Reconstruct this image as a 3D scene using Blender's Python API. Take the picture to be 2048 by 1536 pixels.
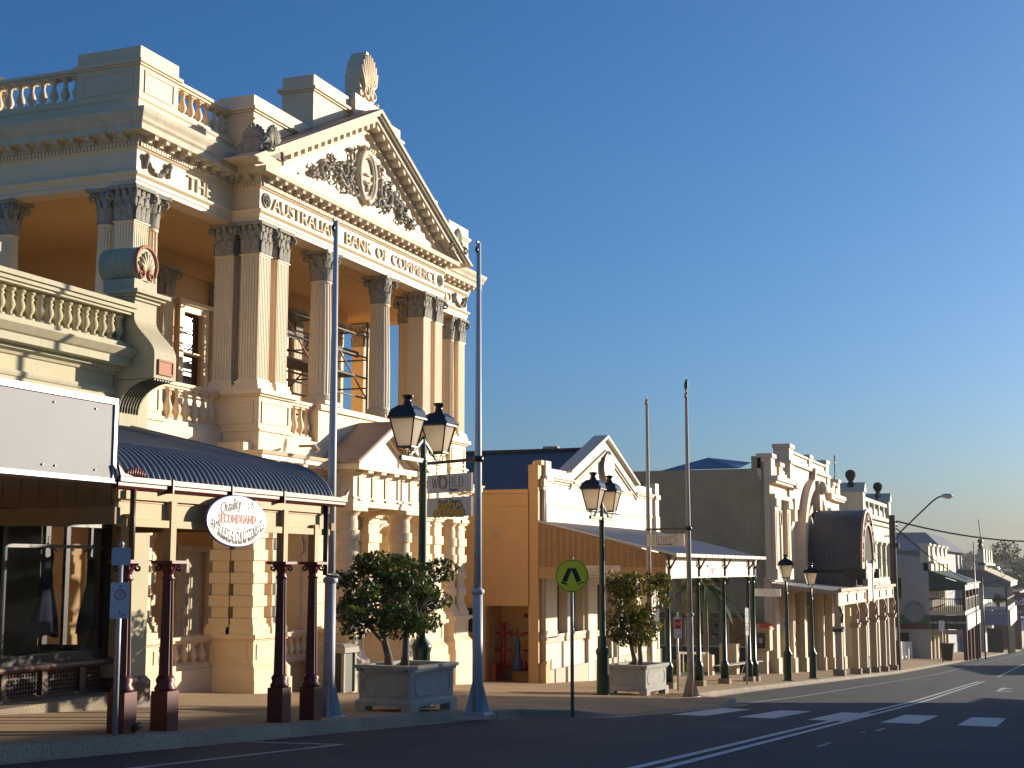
import bpy, bmesh, math, random
from math import radians, sin, cos, pi, sqrt, atan2
from mathutils import Vector, Matrix
for o in list(bpy.data.objects): bpy.data.objects.remove(o)
S = bpy.context.scene
COL = S.collection
# ---------------------------------------------------------------- camera, sky, sun, exposure
cam_d = bpy.data.cameras.new('camera'); cam = bpy.data.objects.new('camera', cam_d); COL.objects.link(cam)
cam.location = (0, 0, 0)
cam.rotation_euler = (radians(97.4), 0, radians(-68.9))
cam_d.sensor_width = 36; cam_d.lens = 50.0
cam_d.clip_start = 0.1; cam_d.clip_end = 6000
S.camera = cam
SUN_AZ = atan2(-0.6, 0.8); SUN_EL = radians(10.5)
W = bpy.data.worlds.new('World'); S.world = W; W.use_nodes = True
nt = W.node_tree; bg = nt.nodes['Background']
sky = nt.nodes.new('ShaderNodeTexSky'); sky.sky_type = 'NISHITA'; sky.sun_disc = False
sky.sun_elevation = SUN_EL; sky.sun_rotation = pi / 2 - SUN_AZ
sky.air_density = 1.0; sky.dust_density = 2.3; sky.ozone_density = 6.0; sky.altitude = 300
hs = nt.nodes.new('ShaderNodeHueSaturation'); hs.inputs['Saturation'].default_value = 1.06
nt.links.new(sky.outputs[0], hs.inputs['Color']); nt.links.new(hs.outputs[0], bg.inputs[0]); bg.inputs[1].default_value = 0.1
sun_d = bpy.data.lights.new('sun', 'SUN'); sun_d.energy = 5.0; sun_d.angle = radians(0.5); sun_d.color = (1.0, 0.88, 0.70)
sun = bpy.data.objects.new('sun', sun_d); COL.objects.link(sun)
sdir = Vector((cos(SUN_EL) * cos(SUN_AZ), cos(SUN_EL) * sin(SUN_AZ), sin(SUN_EL)))
sun.rotation_euler = sdir.to_track_quat('Z', 'Y').to_euler()
sun.location = (60, -40, 30)
S.view_settings.view_transform = 'Standard'; S.view_settings.look = 'None'
S.view_settings.exposure = 0.6; S.view_settings.gamma = 1.0
S.render.engine = 'CYCLES'
S.render.resolution_x = 1024; S.render.resolution_y = 768
try:
    S.cycles.max_bounces = 6; S.cycles.diffuse_bounces = 4; S.cycles.transparent_max_bounces = 8
except Exception: pass

# ---------------------------------------------------------------- mesh helpers
class MB:
    def __init__(s): s.v = []; s.f = []; s.sm = []
    def add(s, vs, fs, smooth=False):
        n = len(s.v); s.v += [tuple(p) for p in vs]
        for f in fs: s.f.append(tuple(i + n for i in f)); s.sm.append(smooth)
        return s
    def box(s, x0, x1, y0, y1, z0, z1):
        return s.add([(x0,y0,z0),(x1,y0,z0),(x1,y1,z0),(x0,y1,z0),(x0,y0,z1),(x1,y0,z1),(x1,y1,z1),(x0,y1,z1)],
                     [(3,2,1,0),(4,5,6,7),(0,1,5,4),(1,2,6,5),(2,3,7,6),(3,0,4,7)])
    def hexa(s, p):      # 8 free corners, bottom ring then top ring
        return s.add(p, [(3,2,1,0),(4,5,6,7),(0,1,5,4),(1,2,6,5),(2,3,7,6),(3,0,4,7)])
    def bar(s, a, b, w, h=None, up=(0,0,1)):   # square bar between points
        h = h or w; a = Vector(a); b = Vector(b); d = (b - a).normalized(); u = Vector(up)
        if abs(d.dot(u)) > .98: u = Vector((1,0,0))
        r = d.cross(u).normalized(); u = r.cross(d).normalized()
        r *= w / 2; u *= h / 2
        return s.hexa([a-r-u, a+r-u, a+r+u, a-r+u, b-r-u, b+r-u, b+r+u, b-r+u])
    def quad(s, a, b, c, d): return s.add([a, b, c, d], [(0,1,2,3)])
    def prism(s, pts, a0, a1, ax='y', smooth=False):   # polygon extruded along an axis
        def m(p, a): return {'y': (p[0], a, p[1]), 'x': (a, p[0], p[1]), 'z': (p[0], p[1], a)}[ax]
        n = len(pts); vs = [m(p, a0) for p in pts] + [m(p, a1) for p in pts]
        s.add(vs, [tuple(range(n))[::-1], tuple(range(n, 2*n))])
        return s.add(vs, [(i, (i+1) % n, n + (i+1) % n, n + i) for i in range(n)], smooth)
    def lathe(s, cx, cy, prof, n=16, smooth=True, rot=0.0, flute=0, fd=0.0, cap=True):
        m = len(prof); vs = []
        for r, z in prof:
            for k in range(n):
                t = 2*pi*k/n + rot
                rr = r
                if flute: rr = r - fd * (0.5 - 0.5*cos(flute*t))
                vs.append((cx + rr*cos(t), cy + rr*sin(t), z))
        fs = [(j*n+k, j*n+(k+1) % n, (j+1)*n+(k+1) % n, (j+1)*n+k) for j in range(m-1) for k in range(n)]
        s.add(vs, fs, smooth)
        if cap:
            s.add(vs[:n], [tuple(range(n))[::-1]]); s.add(vs[-n:], [tuple(range(n))])
        return s
    def tube(s, pts, r, n=8, smooth=True):
        pts = [Vector(p) for p in pts]; m = len(pts); vs = []
        rs = r if isinstance(r, (list, tuple)) else [r]*m
        ref = None
        for i, p in enumerate(pts):
            d = (pts[min(i+1, m-1)] - pts[max(i-1, 0)]).normalized()
            if ref is None or abs(ref.dot(d)) > .95: ref = Vector((0,0,1)) if abs(d.z) < .9 else Vector((1,0,0))
            a = d.cross(ref).normalized(); b = a.cross(d).normalized(); ref = b
            for k in range(n):
                t = 2*pi*k/n; vs.append(tuple(p + a*(rs[i]*cos(t)) + b*(rs[i]*sin(t))))
        s.add(vs, [(j*n+k, j*n+(k+1) % n, (j+1)*n+(k+1) % n, (j+1)*n+k) for j in range(m-1) for k in range(n)], smooth)
        s.add(vs[:n], [tuple(range(n))[::-1]]); s.add(vs[-n:], [tuple(range(n))])
        return s
    def sweep(s, path, prof, closed_ends=True):   # profile (out, z) along plan path, outward is to the right of travel
        P = [Vector((p[0], p[1])) for p in path]; n = len(P); rings = []
        for i in range(n):
            ns = []
            if i > 0: d = (P[i]-P[i-1]).normalized(); ns.append(Vector((d.y, -d.x)))
            if i < n-1: d = (P[i+1]-P[i]).normalized(); ns.append(Vector((d.y, -d.x)))
            o = ns[0] if len(ns) == 1 else (ns[0]+ns[1]) / (1 + ns[0].dot(ns[1]))
            rings.append([(P[i].x + o.x*a, P[i].y + o.y*a, z) for a, z in prof])
        m = len(prof); vs = [p for r in rings for p in r]
        s.add(vs, [(i*m+j, i*m+(j+1) % m, (i+1)*m+(j+1) % m, (i+1)*m+j) for i in range(n-1) for j in range(m)])
        if closed_ends:
            s.add(rings[0], [tuple(range(m))]); s.add(rings[-1], [tuple(range(m))[::-1]])
        return s
    def merge(s, o, M=None):
        n = len(s.v); s.v += [tuple(M @ Vector(p)) if M else p for p in o.v]
        s.f += [tuple(i+n for i in f) for f in o.f]; s.sm += o.sm
        return s

def mk(name, mb, mat, parent=None, label=None):
    me = bpy.data.meshes.new(name)
    off = parent.matrix_basis.translation.copy() if parent else Vector((0,0,0))
    if parent and parent.parent: off = off + parent.parent.matrix_basis.translation
    me.from_pydata([(p[0]-off.x, p[1]-off.y, p[2]-off.z) for p in mb.v], [], mb.f)
    me.polygons.foreach_set('use_smooth', mb.sm)
    bm = bmesh.new(); bm.from_mesh(me); bmesh.ops.remove_doubles(bm, verts=bm.verts, dist=1e-5) if len(mb.v) < 60000 and not getattr(mb, 'raw', False) else None
    if not getattr(mb, 'raw', False): bmesh.ops.recalc_face_normals(bm, faces=bm.faces)
    bm.to_mesh(me); bm.free()
    me.materials.append(mat)
    o = bpy.data.objects.new(name, me); COL.objects.link(o)
    if parent: o.parent = parent
    if label: o['label'] = label
    return o
def thing(name, label, cat, loc=(0,0,0), rz=0.0, group=None):
    o = bpy.data.objects.new(name, None); COL.objects.link(o); o.location = loc; o.rotation_euler = (0,0,rz)
    o.empty_display_size = 0.2
    return tag(o, label, cat, group)
def tag(o, label, cat, group=None):
    o['label'] = label; o['category'] = cat
    if group: o['group'] = group
    return o
def kind(o, k): o['kind'] = k; return o
def copy_tree(o, parent=None):
    c = o.copy(); COL.objects.link(c)
    if parent: c.parent = parent
    for ch in [x for x in bpy.data.objects if x.parent == o]: copy_tree(ch, c)
    return c
def dup(o, loc, rz=0.0, label=None, group=None):
    c = copy_tree(o); c.location = loc; c.rotation_euler = (0,0,rz)
    if label: c['label'] = label
    if group: c['group'] = group
    return c
def pcopy(o, parent, dx, dy, dz=0.0, rz=0.0):      # another copy of a part, shifted
    c = o.copy(); COL.objects.link(c); c.parent = parent
    c.location = (dx, dy, dz); c.rotation_euler = (0,0,rz)
    return c

# ---------------------------------------------------------------- materials
MATS = {}
def mat(name, col, rough=.65, var=.10, scale=2.5, bump=.0, bscale=40, metal=0.0, streak=0.0, streak_col=None, spots=0.0, spot_col=(.08,.07,.06), spec=.5, translucent=0.0, coat=0.0):
    m = bpy.data.materials.new(name); m.use_nodes = True; N = m.node_tree.nodes; L = m.node_tree.links
    b = N['Principled BSDF']; b.inputs['Roughness'].default_value = rough; b.inputs['Metallic'].default_value = metal
    b.inputs['Specular IOR Level'].default_value = spec
    if coat: b.inputs['Coat Weight'].default_value = coat
    tc = N.new('ShaderNodeTexCoord')
    cur = None
    def mix(a, c2, fac, blend='MIX'):
        x = N.new('ShaderNodeMix'); x.data_type = 'RGBA'; x.blend_type = blend
        if hasattr(a, 'links'): L.new(a, x.inputs[6])
        else: x.inputs[6].default_value = (*a, 1)
        if hasattr(c2, 'links'): L.new(c2, x.inputs[7])
        else: x.inputs[7].default_value = (*c2, 1)
        if hasattr(fac, 'links'): L.new(fac, x.inputs[0])
        else: x.inputs[0].default_value = fac
        return x.outputs[2]
    def noise(sc, det=4, vec=None, rgh=.6):
        n = N.new('ShaderNodeTexNoise'); n.inputs['Scale'].default_value = sc; n.inputs['Detail'].default_value = det; n.inputs['Roughness'].default_value = rgh
        L.new(vec or tc.outputs['Object'], n.inputs['Vector']); return n.outputs['Fac']
    def ramp(src, a, c2, lo=0.0, hi=1.0):
        r = N.new('ShaderNodeMapRange'); r.inputs[1].default_value = a; r.inputs[2].default_value = c2; r.inputs[3].default_value = lo; r.inputs[4].default_value = hi
        L.new(src, r.inputs[0]); return r.outputs[0]
    lo = tuple(c*(1-var) for c in col); hi = tuple(min(1, c*(1+var)) for c in col)
    cur = mix(lo, hi, ramp(noise(scale, 5), .3, .7))
    if streak > 0:
        mp = N.new('ShaderNodeMapping'); mp.inputs['Scale'].default_value = (6, 6, .35); L.new(tc.outputs['Object'], mp.inputs['Vector'])
        f = ramp(noise(1.6, 5, mp.outputs[0]), .52, .78, 0, streak)
        cur = mix(cur, streak_col or tuple(c*.45 for c in col), f)
    if spots > 0:
        f = ramp(noise(9, 6, None, .7), .60, .72, 0, spots)
        cur = mix(cur, spot_col, f)
    L.new(cur, b.inputs['Base Color'])
    if bump > 0:
        bp = N.new('ShaderNodeBump'); bp.inputs['Strength'].default_value = bump; bp.inputs['Distance'].default_value = .02
        L.new(noise(bscale, 6), bp.inputs['Height']); L.new(bp.outputs[0], b.inputs['Normal'])
    if translucent > 0:
        t = N.new('ShaderNodeBsdfTranslucent'); L.new(cur, t.inputs[0])
        ms = N.new('ShaderNodeMixShader'); ms.inputs[0].default_value = translucent
        L.new(b.outputs[0], ms.inputs[1]); L.new(t.outputs[0], ms.inputs[2]); L.new(ms.outputs[0], N['Material Output'].inputs[0])
    m['helper'] = 1
    MATS[name] = m
    return m
def glass_mat(name, tint=(.03,.035,.04), rough=.04, alpha=0.0):
    m = bpy.data.materials.new(name); m.use_nodes = True; N = m.node_tree.nodes; L = m.node_tree.links
    b = N['Principled BSDF']; b.inputs['Base Color'].default_value = (*tint, 1); b.inputs['Roughness'].default_value = rough
    b.inputs['Specular IOR Level'].default_value = .8
    if alpha > 0:
        t = N.new('ShaderNodeBsdfTransparent'); ms = N.new('ShaderNodeMixShader'); ms.inputs[0].default_value = alpha
        L.new(b.outputs[0], ms.inputs[1]); L.new(t.outputs[0], ms.inputs[2]); L.new(ms.outputs[0], N['Material Output'].inputs[0])
    n = N.new('ShaderNodeTexNoise'); n.inputs['Scale'].default_value = 1.2
    bp = N.new('ShaderNodeBump'); bp.inputs['Strength'].default_value = .03; L.new(n.outputs[0], bp.inputs['Height']); L.new(bp.outputs[0], b.inputs['Normal'])
    return m
M_CREAM = mat('cream_render_paint', (.78,.60,.39), .6, .05, 1.2, .05, 60, streak=.10, streak_col=(.45,.36,.25))
M_CREAM2 = mat('cream_trim_paint', (.78,.62,.42), .55, .04, 1.5, .04, 60, streak=.08, streak_col=(.5,.42,.3))
M_OCHRE = mat('ochre_inner_wall_paint', (.66,.41,.17), .65, .06, 1.3, .04, 50)
M_CAP = mat('weathered_grey_stone', (.34,.31,.26), .85, .30, 14, .5, 60, spots=.5, spot_col=(.07,.065,.055))
M_GREYCORN = mat('weathered_cornice_paint', (.62,.54,.41), .75, .12, 3, .1, 50, streak=.25, streak_col=(.25,.24,.21))
M_ROOFBR = mat('pediment_roof_sheet', (.30,.22,.17), .7, .12, 2)
M_DARKGL = glass_mat('dark_window_glass', (.012,.013,.015), .12)
M_BLACK = mat('black_iron', (.015,.015,.018), .35, .2, 5)
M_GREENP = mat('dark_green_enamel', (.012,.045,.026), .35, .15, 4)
M_LGREEN = mat('sunlit_green_enamel', (.05,.10,.04), .4, .15, 4)  # lighter copy of the green enamel, sunlight put into its colour
M_MAROON = mat('maroon_enamel', (.12,.018,.018), .4, .15, 4)
M_GALV = mat('galvanised_steel', (.42,.44,.46), .45, .10, 6, .05, 40, metal=.35)
M_POLE = mat('chalky_white_pole_paint', (.52,.53,.55), .55, .08, 3, .06, 30, spots=.35, spot_col=(.18,.13,.10))
M_RUSTPOLE = mat('weathered_pole_paint', (.45,.38,.30), .7, .15, 4, .1, 30, spots=.6, spot_col=(.20,.09,.05))
M_WHITE = mat('white_sign_face', (.78,.77,.74), .4, .03, 2)
M_OFFW = mat('aged_white_sign_face', (.60,.58,.55), .5, .06, 3, streak=.15)
M_INK = mat('black_sign_ink', (.012,.012,.014), .5, .1)
M_RED = mat('red_sign_ink', (.45,.03,.02), .5, .1)
M_ASPH = None

# ---------------------------------------------------------------- lettering
def text_mb(body, size, depth=.01, shear=0.0, bold=0.0, align='CENTER', res=3, xs=1.0, spacing=1.0):
    cu = bpy.data.curves.new('t', 'FONT'); cu.body = body; cu.size = size; cu.align_x = align; cu.align_y = 'CENTER'
    cu.extrude = depth/2; cu.shear = shear; cu.offset = bold; cu.resolution_u = res; cu.space_character = spacing
    ob = bpy.data.objects.new('t', cu); COL.objects.link(ob)
    dg = bpy.context.evaluated_depsgraph_get(); dg.update()
    me = bpy.data.meshes.new_from_object(ob.evaluated_get(dg))
    mb = MB(); mb.v = [(v.co.x*xs, v.co.y, v.co.z) for v in me.vertices]; mb.f = [tuple(p.vertices) for p in me.polygons]; mb.sm = [False]*len(mb.f)
    bpy.data.objects.remove(ob); bpy.data.curves.remove(cu); bpy.data.meshes.remove(me)
    return mb
def fit_text(body, x0, x1, h, depth, **k):
    mb = text_mb(body, 1.0, 1.0, **k); xs = [p[0] for p in mb.v]; ys = [p[1] for p in mb.v]; a, b = min(xs), max(xs); c, d = min(ys), max(ys)
    mb.v = [((p[0]-a)/(b-a)*(x1-x0), ((p[1]-c)/(d-c)-.5)*h, p[2]*depth) for p in mb.v]; return mb
def face_Y(x, y, z):   # text plane facing the street (-Y)
    return Matrix(((1,0,0,x),(0,0,-1,y),(0,1,0,z),(0,0,0,1)))
def face_X(x, y, z):   # text plane facing back up the street (-X)
    return Matrix(((0,0,-1,x),(-1,0,0,y),(0,1,0,z),(0,0,0,1)))
SERIF = {  # strokes: (x0,y0,x1,y1,thick)  on a unit-high letter
 'H': (.8, [(.16,0,.16,1,1),(.64,0,.64,1,1),(.16,.5,.64,.5,0)], [(.16,0),(.16,1),(.64,0),(.64,1)]),
 'E': (.66, [(.16,0,.16,1,1),(.16,.97,.58,.97,0),(.16,.5,.48,.5,0),(.16,.03,.6,.03,0),(.58,.8,.58,.97,0),(.6,.03,.6,.22,0)], [(.16,0),(.16,1)]),
 'N': (.82, [(.16,0,.16,1,0),(.66,0,.66,1,0),(.16,1,.66,0,1)], [(.16,0),(.12,1),(.66,1)]),
 'R': (.78, [(.16,0,.16,1,1),(.16,.97,.45,.97,0),(.16,.5,.45,.5,0),(.45,.97,.57,.88,1),(.57,.88,.57,.6,1),(.57,.6,.45,.5,1),(.42,.5,.68,.02,1)], [(.16,0),(.16,1),(.7,0)]),
 'Y': (.76, [(.1,1,.38,.48,1),(.66,1,.38,.48,0),(.38,0,.38,.5,1)], [(.1,1),(.66,1),(.38,0)]),
 "'": (.22, [(.1,1,.1,.75,1)], []),
 'S': (.62, [(.5,.85,.36,.98,0),(.36,.98,.2,.95,0),(.2,.95,.1,.8,1),(.1,.8,.14,.62,1),(.14,.62,.46,.42,1),(.46,.42,.52,.25,1),(.52,.25,.44,.06,1),(.44,.06,.28,.02,0),(.28,.02,.1,.14,0),(.1,.14,.09,.26,0),(.5,.98,.5,.76,0)], []),
 'C': (.74, [(.62,.8,.5,.95,0),(.5,.95,.3,.98,0),(.3,.98,.14,.8,1),(.14,.8,.1,.5,1),(.1,.5,.14,.2,1),(.14,.2,.3,.02,1),(.3,.02,.5,.04,0),(.5,.04,.64,.2,0),(.62,.72,.62,.97,0)], []),
 'I': (.36, [(.17,0,.17,1,1)], [(.17,0),(.17,1)]),
 'M': (.96, [(.14,0,.14,1,0),(.8,0,.8,1,1),(.14,1,.47,.1,1),(.47,.1,.8,1,0)], [(.14,0),(.8,0),(.12,1),(.82,1)]),
 'A': (.8, [(.1,0,.4,1,0),(.4,1,.7,0,1),(.22,.34,.6,.34,0)], [(.1,0),(.7,0)]),
 'W': (1.02, [(.08,1,.3,0,1),(.3,0,.5,.9,0),(.5,.9,.72,0,1),(.72,0,.92,1,0)], [(.08,1),(.5,.95),(.92,1)]),
 'L': (.66, [(.16,0,.16,1,1),(.16,.03,.6,.03,0),(.6,.03,.6,.24,0)], [(.16,0),(.16,1)]),
 'D': (.82, [(.16,0,.16,1,1),(.16,.97,.42,.97,0),(.16,.03,.42,.03,0),(.42,.97,.62,.8,1),(.62,.8,.68,.5,1),(.68,.5,.62,.2,1),(.62,.2,.42,.03,1)], [(.16,0),(.16,1)]),
 'T': (.72, [(.36,0,.36,1,1),(.06,.97,.66,.97,0),(.06,.97,.06,.76,0),(.66,.97,.66,.76,0)], [(.36,0)]),
 'O': (.84, [(.42,.98,.2,.88,0),(.2,.88,.1,.5,1),(.1,.5,.2,.12,1),(.2,.12,.42,.02,0),(.42,.02,.64,.12,0),(.64,.12,.74,.5,1),(.74,.5,.64,.88,1),(.64,.88,.42,.98,0)], []),
 'Q': (.84, [(.42,.98,.2,.88,0),(.2,.88,.1,.5,1),(.1,.5,.2,.12,1),(.2,.12,.42,.02,0),(.42,.02,.64,.12,0),(.64,.12,.74,.5,1),(.74,.5,.64,.88,1),(.64,.88,.42,.98,0),(.45,.1,.75,-.15,1)], []),
 'U': (.8, [(.16,1,.16,.3,1),(.16,.3,.24,.08,1),(.24,.08,.4,.02,0),(.4,.02,.56,.08,0),(.56,.08,.64,.3,0),(.64,.3,.64,1,0)], [(.16,1),(.64,1)]),
 'B': (.74, [(.16,0,.16,1,1),(.16,.97,.4,.97,0),(.16,.52,.4,.52,0),(.16,.03,.42,.03,0),(.4,.97,.52,.86,1),(.52,.86,.52,.64,1),(.52,.64,.4,.52,1),(.42,.52,.58,.4,1),(.58,.4,.58,.15,1),(.58,.15,.42,.03,1)], [(.16,0),(.16,1)]),
 'K': (.8, [(.16,0,.16,1,1),(.62,1,.18,.46,0),(.3,.58,.68,0,1)], [(.16,0),(.16,1),(.62,1),(.7,0)]),
 'F': (.64, [(.16,0,.16,1,1),(.16,.97,.58,.97,0),(.16,.5,.46,.5,0),(.58,.8,.58,.97,0)], [(.16,0),(.16,1)]),
 '&': (.84, [(.62,.02,.25,.72,1),(.25,.72,.3,.95,0),(.3,.95,.45,.92,0),(.45,.92,.46,.72,0),(.46,.72,.16,.4,0),(.16,.4,.1,.2,1),(.1,.2,.26,.03,1),(.26,.03,.5,.12,0),(.5,.12,.66,.42,0)], []),
 ' ': (.4, [], []),
}
def serif_mb(body, h, depth=.01, thick=.14, thin=.055, xs=1.0, serif=.2, arc=None):
    mb = MB(); x = 0
    tot = sum(SERIF[c][0] for c in body)*h*xs
    def stroke(m, a, b, w):
        a = Vector(a); b = Vector(b); d = b-a
        if d.length < 1e-6: return
        d = d.normalized(); n = Vector((-d.y, d.x))*w/2; e = d*w*.25
        p = [a-e+n, a-e-n, b+e-n, b+e+n]
        m.hexa([(q.x, q.y, -depth/2) for q in p] + [(q.x, q.y, depth/2) for q in p])
    for c in body:
        w, st, sf = SERIF[c]; L = MB()
        for x0, y0, x1, y1, t in st:
            stroke(L, (x0*h*xs, y0*h), (x1*h*xs, y1*h), (thick if t else thin)*h*(xs if t and abs(x1-x0) < .1 else 1))
        for sx, sy in sf:
            yy = sy*h + (-thin*h*.3 if sy > .5 else thin*h*.3)
            stroke(L, (sx*h*xs - serif*h*xs*.62, yy), (sx*h*xs + serif*h*xs*.62, yy), thin*h)
        if arc:
            R, up = arc; cx = x + w*h*xs/2 - tot/2; th = cx/R
            Mx = (Matrix.Translation((R*sin(th), (R - R*cos(th))*up, 0)) @ Matrix.Rotation(th*up, 4, 'Z') @ Matrix.Translation((-w*h*xs/2, -h/2, 0)))
        else: Mx = Matrix.Translation((x - tot/2, -h/2, 0))
        mb.merge(L, Mx); x += w*h*xs
    return mb
# ---------------------------------------------------------------- street levels: the camera eye is z = 0, the street runs downhill along +X
def zr(X):
    if X < 43: return -2.82 - .061*(X-27.5)
    a = -2.82 - .061*15.5
    if X < 90: return a - .054*(X-43)
    a -= .054*47
    if X < 330: return a - .047*(X-90)
    return a - .047*240
def fz(X, Y=10.0): return zr(X) + .13 + .01*(Y-10)
def part_at(name, mb, m, parent, loc, rz=0.0):
    o = mk(name, mb, m); o.parent = parent
    off = parent.matrix_basis.translation.copy()
    if parent.parent: off = off + parent.parent.matrix_basis.translation
    o.location = Vector(loc) - off; o.rotation_euler = (0, 0, rz)
    return o
def again(o, loc, rz=0.0):
    c = o.copy(); COL.objects.link(c); c.parent = o.parent
    off = o.parent.matrix_basis.translation.copy()
    if o.parent.parent: off = off + o.parent.parent.matrix_basis.translation
    c.location = Vector(loc) - off; c.rotation_euler = (0, 0, rz); return c

def ground_mat(name, c1, c2, scale, grain, rough=.9, bump=.3, tracks=False, cracks=0.0, joints=0.0, spec=.3):
    m = bpy.data.materials.new(name); m.use_nodes = True; N = m.node_tree.nodes; L = m.node_tree.links
    b = N['Principled BSDF']; b.inputs['Roughness'].default_value = rough; b.inputs['Specular IOR Level'].default_value = spec
    tc = N.new('ShaderNodeTexCoord')
    def noise(sc, det=5, vec=None):
        n = N.new('ShaderNodeTexNoise'); n.inputs['Scale'].default_value = sc; n.inputs['Detail'].default_value = det
        L.new(vec or tc.outputs['Object'], n.inputs['Vector']); return n.outputs['Fac']
    def rng(s, a, c, lo, hi):
        r = N.new('ShaderNodeMapRange'); r.inputs[1].default_value = a; r.inputs[2].default_value = c; r.inputs[3].default_value = lo; r.inputs[4].default_value = hi
        L.new(s, r.inputs[0]); return r.outputs[0]
    def mix(a, c, f, bl='MIX'):
        x = N.new('ShaderNodeMix'); x.data_type = 'RGBA'; x.blend_type = bl
        for s, i in ((a, 6), (c, 7)):
            if hasattr(s, 'links'): L.new(s, x.inputs[i])
            else: x.inputs[i].default_value = (*s, 1)
        if hasattr(f, 'links'): L.new(f, x.inputs[0])
        else: x.inputs[0].default_value = f
        return x.outputs[2]
    cur = mix(c1, c2, rng(noise(scale, 6), .35, .68, 0, 1))
    cur = mix(cur, tuple(v*.45 for v in c1), rng(noise(grain, 3), .5, .72, 0, .7))
    cur = mix(cur, tuple(min(1, v*1.7) for v in c2), rng(noise(grain*1.37+3, 2), .62, .76, 0, .6))
    if tracks:
        mp = N.new('ShaderNodeMapping'); mp.inputs['Scale'].default_value = (.05, 1.1, 1); L.new(tc.outputs['Object'], mp.inputs['Vector'])
        cur = mix(cur, tuple(v*.6 for v in c1), rng(noise(1.4, 4, mp.outputs[0]), .48, .7, 0, .6))
    if cracks:
        v = N.new('ShaderNodeTexVoronoi'); v.feature = 'DISTANCE_TO_EDGE'; v.inputs['Scale'].default_value = .35; L.new(tc.outputs['Object'], v.inputs['Vector'])
        cur = mix(cur, tuple(q*.4 for q in c1), rng(v.outputs['Distance'], 0, .006, cracks, 0))
    if joints:
        sp = N.new('ShaderNodeSeparateXYZ'); L.new(tc.outputs['Object'], sp.inputs[0])
        def line(out, per, w):
            md = N.new('ShaderNodeMath'); md.operation = 'PINGPONG'; md.inputs[1].default_value = per/2; L.new(out, md.inputs[0])
            return rng(md.outputs[0], 0, w, joints, 0)
        cur = mix(cur, tuple(q*.35 for q in c1), line(sp.outputs[0], 2.4, .018))
        cur = mix(cur, tuple(q*.35 for q in c1), line(sp.outputs[1], 3.1, .014))
    L.new(cur, b.inputs['Base Color'])
    bp = N.new('ShaderNodeBump'); bp.inputs['Strength'].default_value = bump; bp.inputs['Distance'].default_value = .01
    L.new(noise(grain, 5), bp.inputs['Height']); L.new(bp.outputs[0], b.inputs['Normal'])
    return m
M_ROAD = ground_mat('asphalt', (.040,.042,.046), (.062,.060,.060), .5, 60, .80, .45, tracks=True, cracks=.35)
M_PAVE = ground_mat('aggregate_footpath', (.37,.245,.135), (.48,.325,.18), .6, 45, .9, .3, joints=.75)
M_KERB = ground_mat('kerb_concrete', (.25,.21,.15), (.36,.30,.22), 1.2, 30, .9, .5, joints=.5)
M_EARTH = ground_mat('dry_earth', (.16,.13,.07), (.12,.13,.05), .05, 3, .95, .4)
M_PAINT = ground_mat('worn_road_paint', (.50,.50,.49), (.62,.62,.60), 2.0, 16, .6, .3)
M_PAINT2 = ground_mat('thin_road_paint', (.30,.30,.29), (.46,.45,.43), 1.5, 12, .7, .3)

XS = [-40, -25, -12] + [i*2.0 for i in range(-2, 30)] + [60+i*5 for i in range(0, 14)] + [130+i*20 for i in range(0, 11)] + [345, 400, 480, 600, 900, 1600, 2600]
def strip(ys, dz, xs=XS):
    mb = MB(); n = len(ys); vs = [(x, y, zr(x)+dz) for x in xs for y in ys]
    mb.add(vs, [(i*n+j, (i+1)*n+j, (i+1)*n+j+1, i*n+j+1) for i in range(len(xs)-1) for j in range(n-1)], True)
    return mb
kind(mk('ground', strip([-900, -200, -60, -20, 0, 20, 60, 200, 900], -.05), M_EARTH), 'structure')
kind(mk('road', strip([-4.6, 0, 4, 7, 10.0], 0, [x for x in XS if x <= 600]), M_ROAD), 'structure')
# near footpath with the kerb build-out by the zebra crossing
def edge(X):      # kerb line and its upstand
    pts = [(-40, 9.6, .14), (22.6, 9.6, .14), (24.0, 9.1, .14), (24.8, 8.3, .13), (25.4, 8.0, .07), (26.4, 7.92, .012), (33.4, 7.55, .012), (34.4, 7.55, .10), (35.2, 7.7, .13), (35.7, 8.2, .13), (36.6, 8.8, .13), (39.0, 9.55, .13), (42, 9.85, .13), (48, 10.0, .13), (900, 10.0, .13)]
    for (a, ya, ha), (b, yb, hb) in zip(pts, pts[1:]):
        if a <= X <= b: t = (X-a)/(b-a); return ya+(yb-ya)*t, ha+(hb-ha)*t
    return pts[-1][1:]
PX = sorted(set([x for x in XS if x <= 600] + [22.6, 24.0, 24.4, 24.8, 25.1, 25.4, 26.4, 33.4, 34.4, 35.2, 35.5, 35.7, 36.1, 36.6, 39.0]))
mb = MB(); kb = MB(); rows = []; krows = []
for X in PX:
    y, h = edge(X); z = zr(X)
    rows.append([(X, y+.16, z+h+.002), (X, y+1.3, z+.13+.01*(y+1.3-10) if h > .1 else z+.10)] + [(X, yy, fz(X, yy)) for yy in (11.3, 13, 15.4, 18, 24)])
    krows.append([(X, y-.32, z+.004), (X, y-.03, z+.008), (X, y, z+h-.02), (X, y+.03, z+h), (X, y+.162, z+h+.004)])
def grid(rows, m):
    n = len(rows[0]); return m.add([p for r in rows for p in r], [(i*n+j, (i+1)*n+j, (i+1)*n+j+1, i*n+j+1) for i in range(len(rows)-1) for j in range(n-1)], True)
kind(mk('footpath', grid(rows, mb), M_PAVE), 'structure')
kind(mk('kerb', grid(krows, kb), M_KERB), 'structure')
mb = MB(); rows = [[(X, -4.6, zr(X)+.0), (X, -4.6, zr(X)+.13), (X, -4.78, zr(X)+.135), (X, -9.2, zr(X)+.18), (X, -30, zr(X)+.2)] for X in XS if X <= 600]
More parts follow.
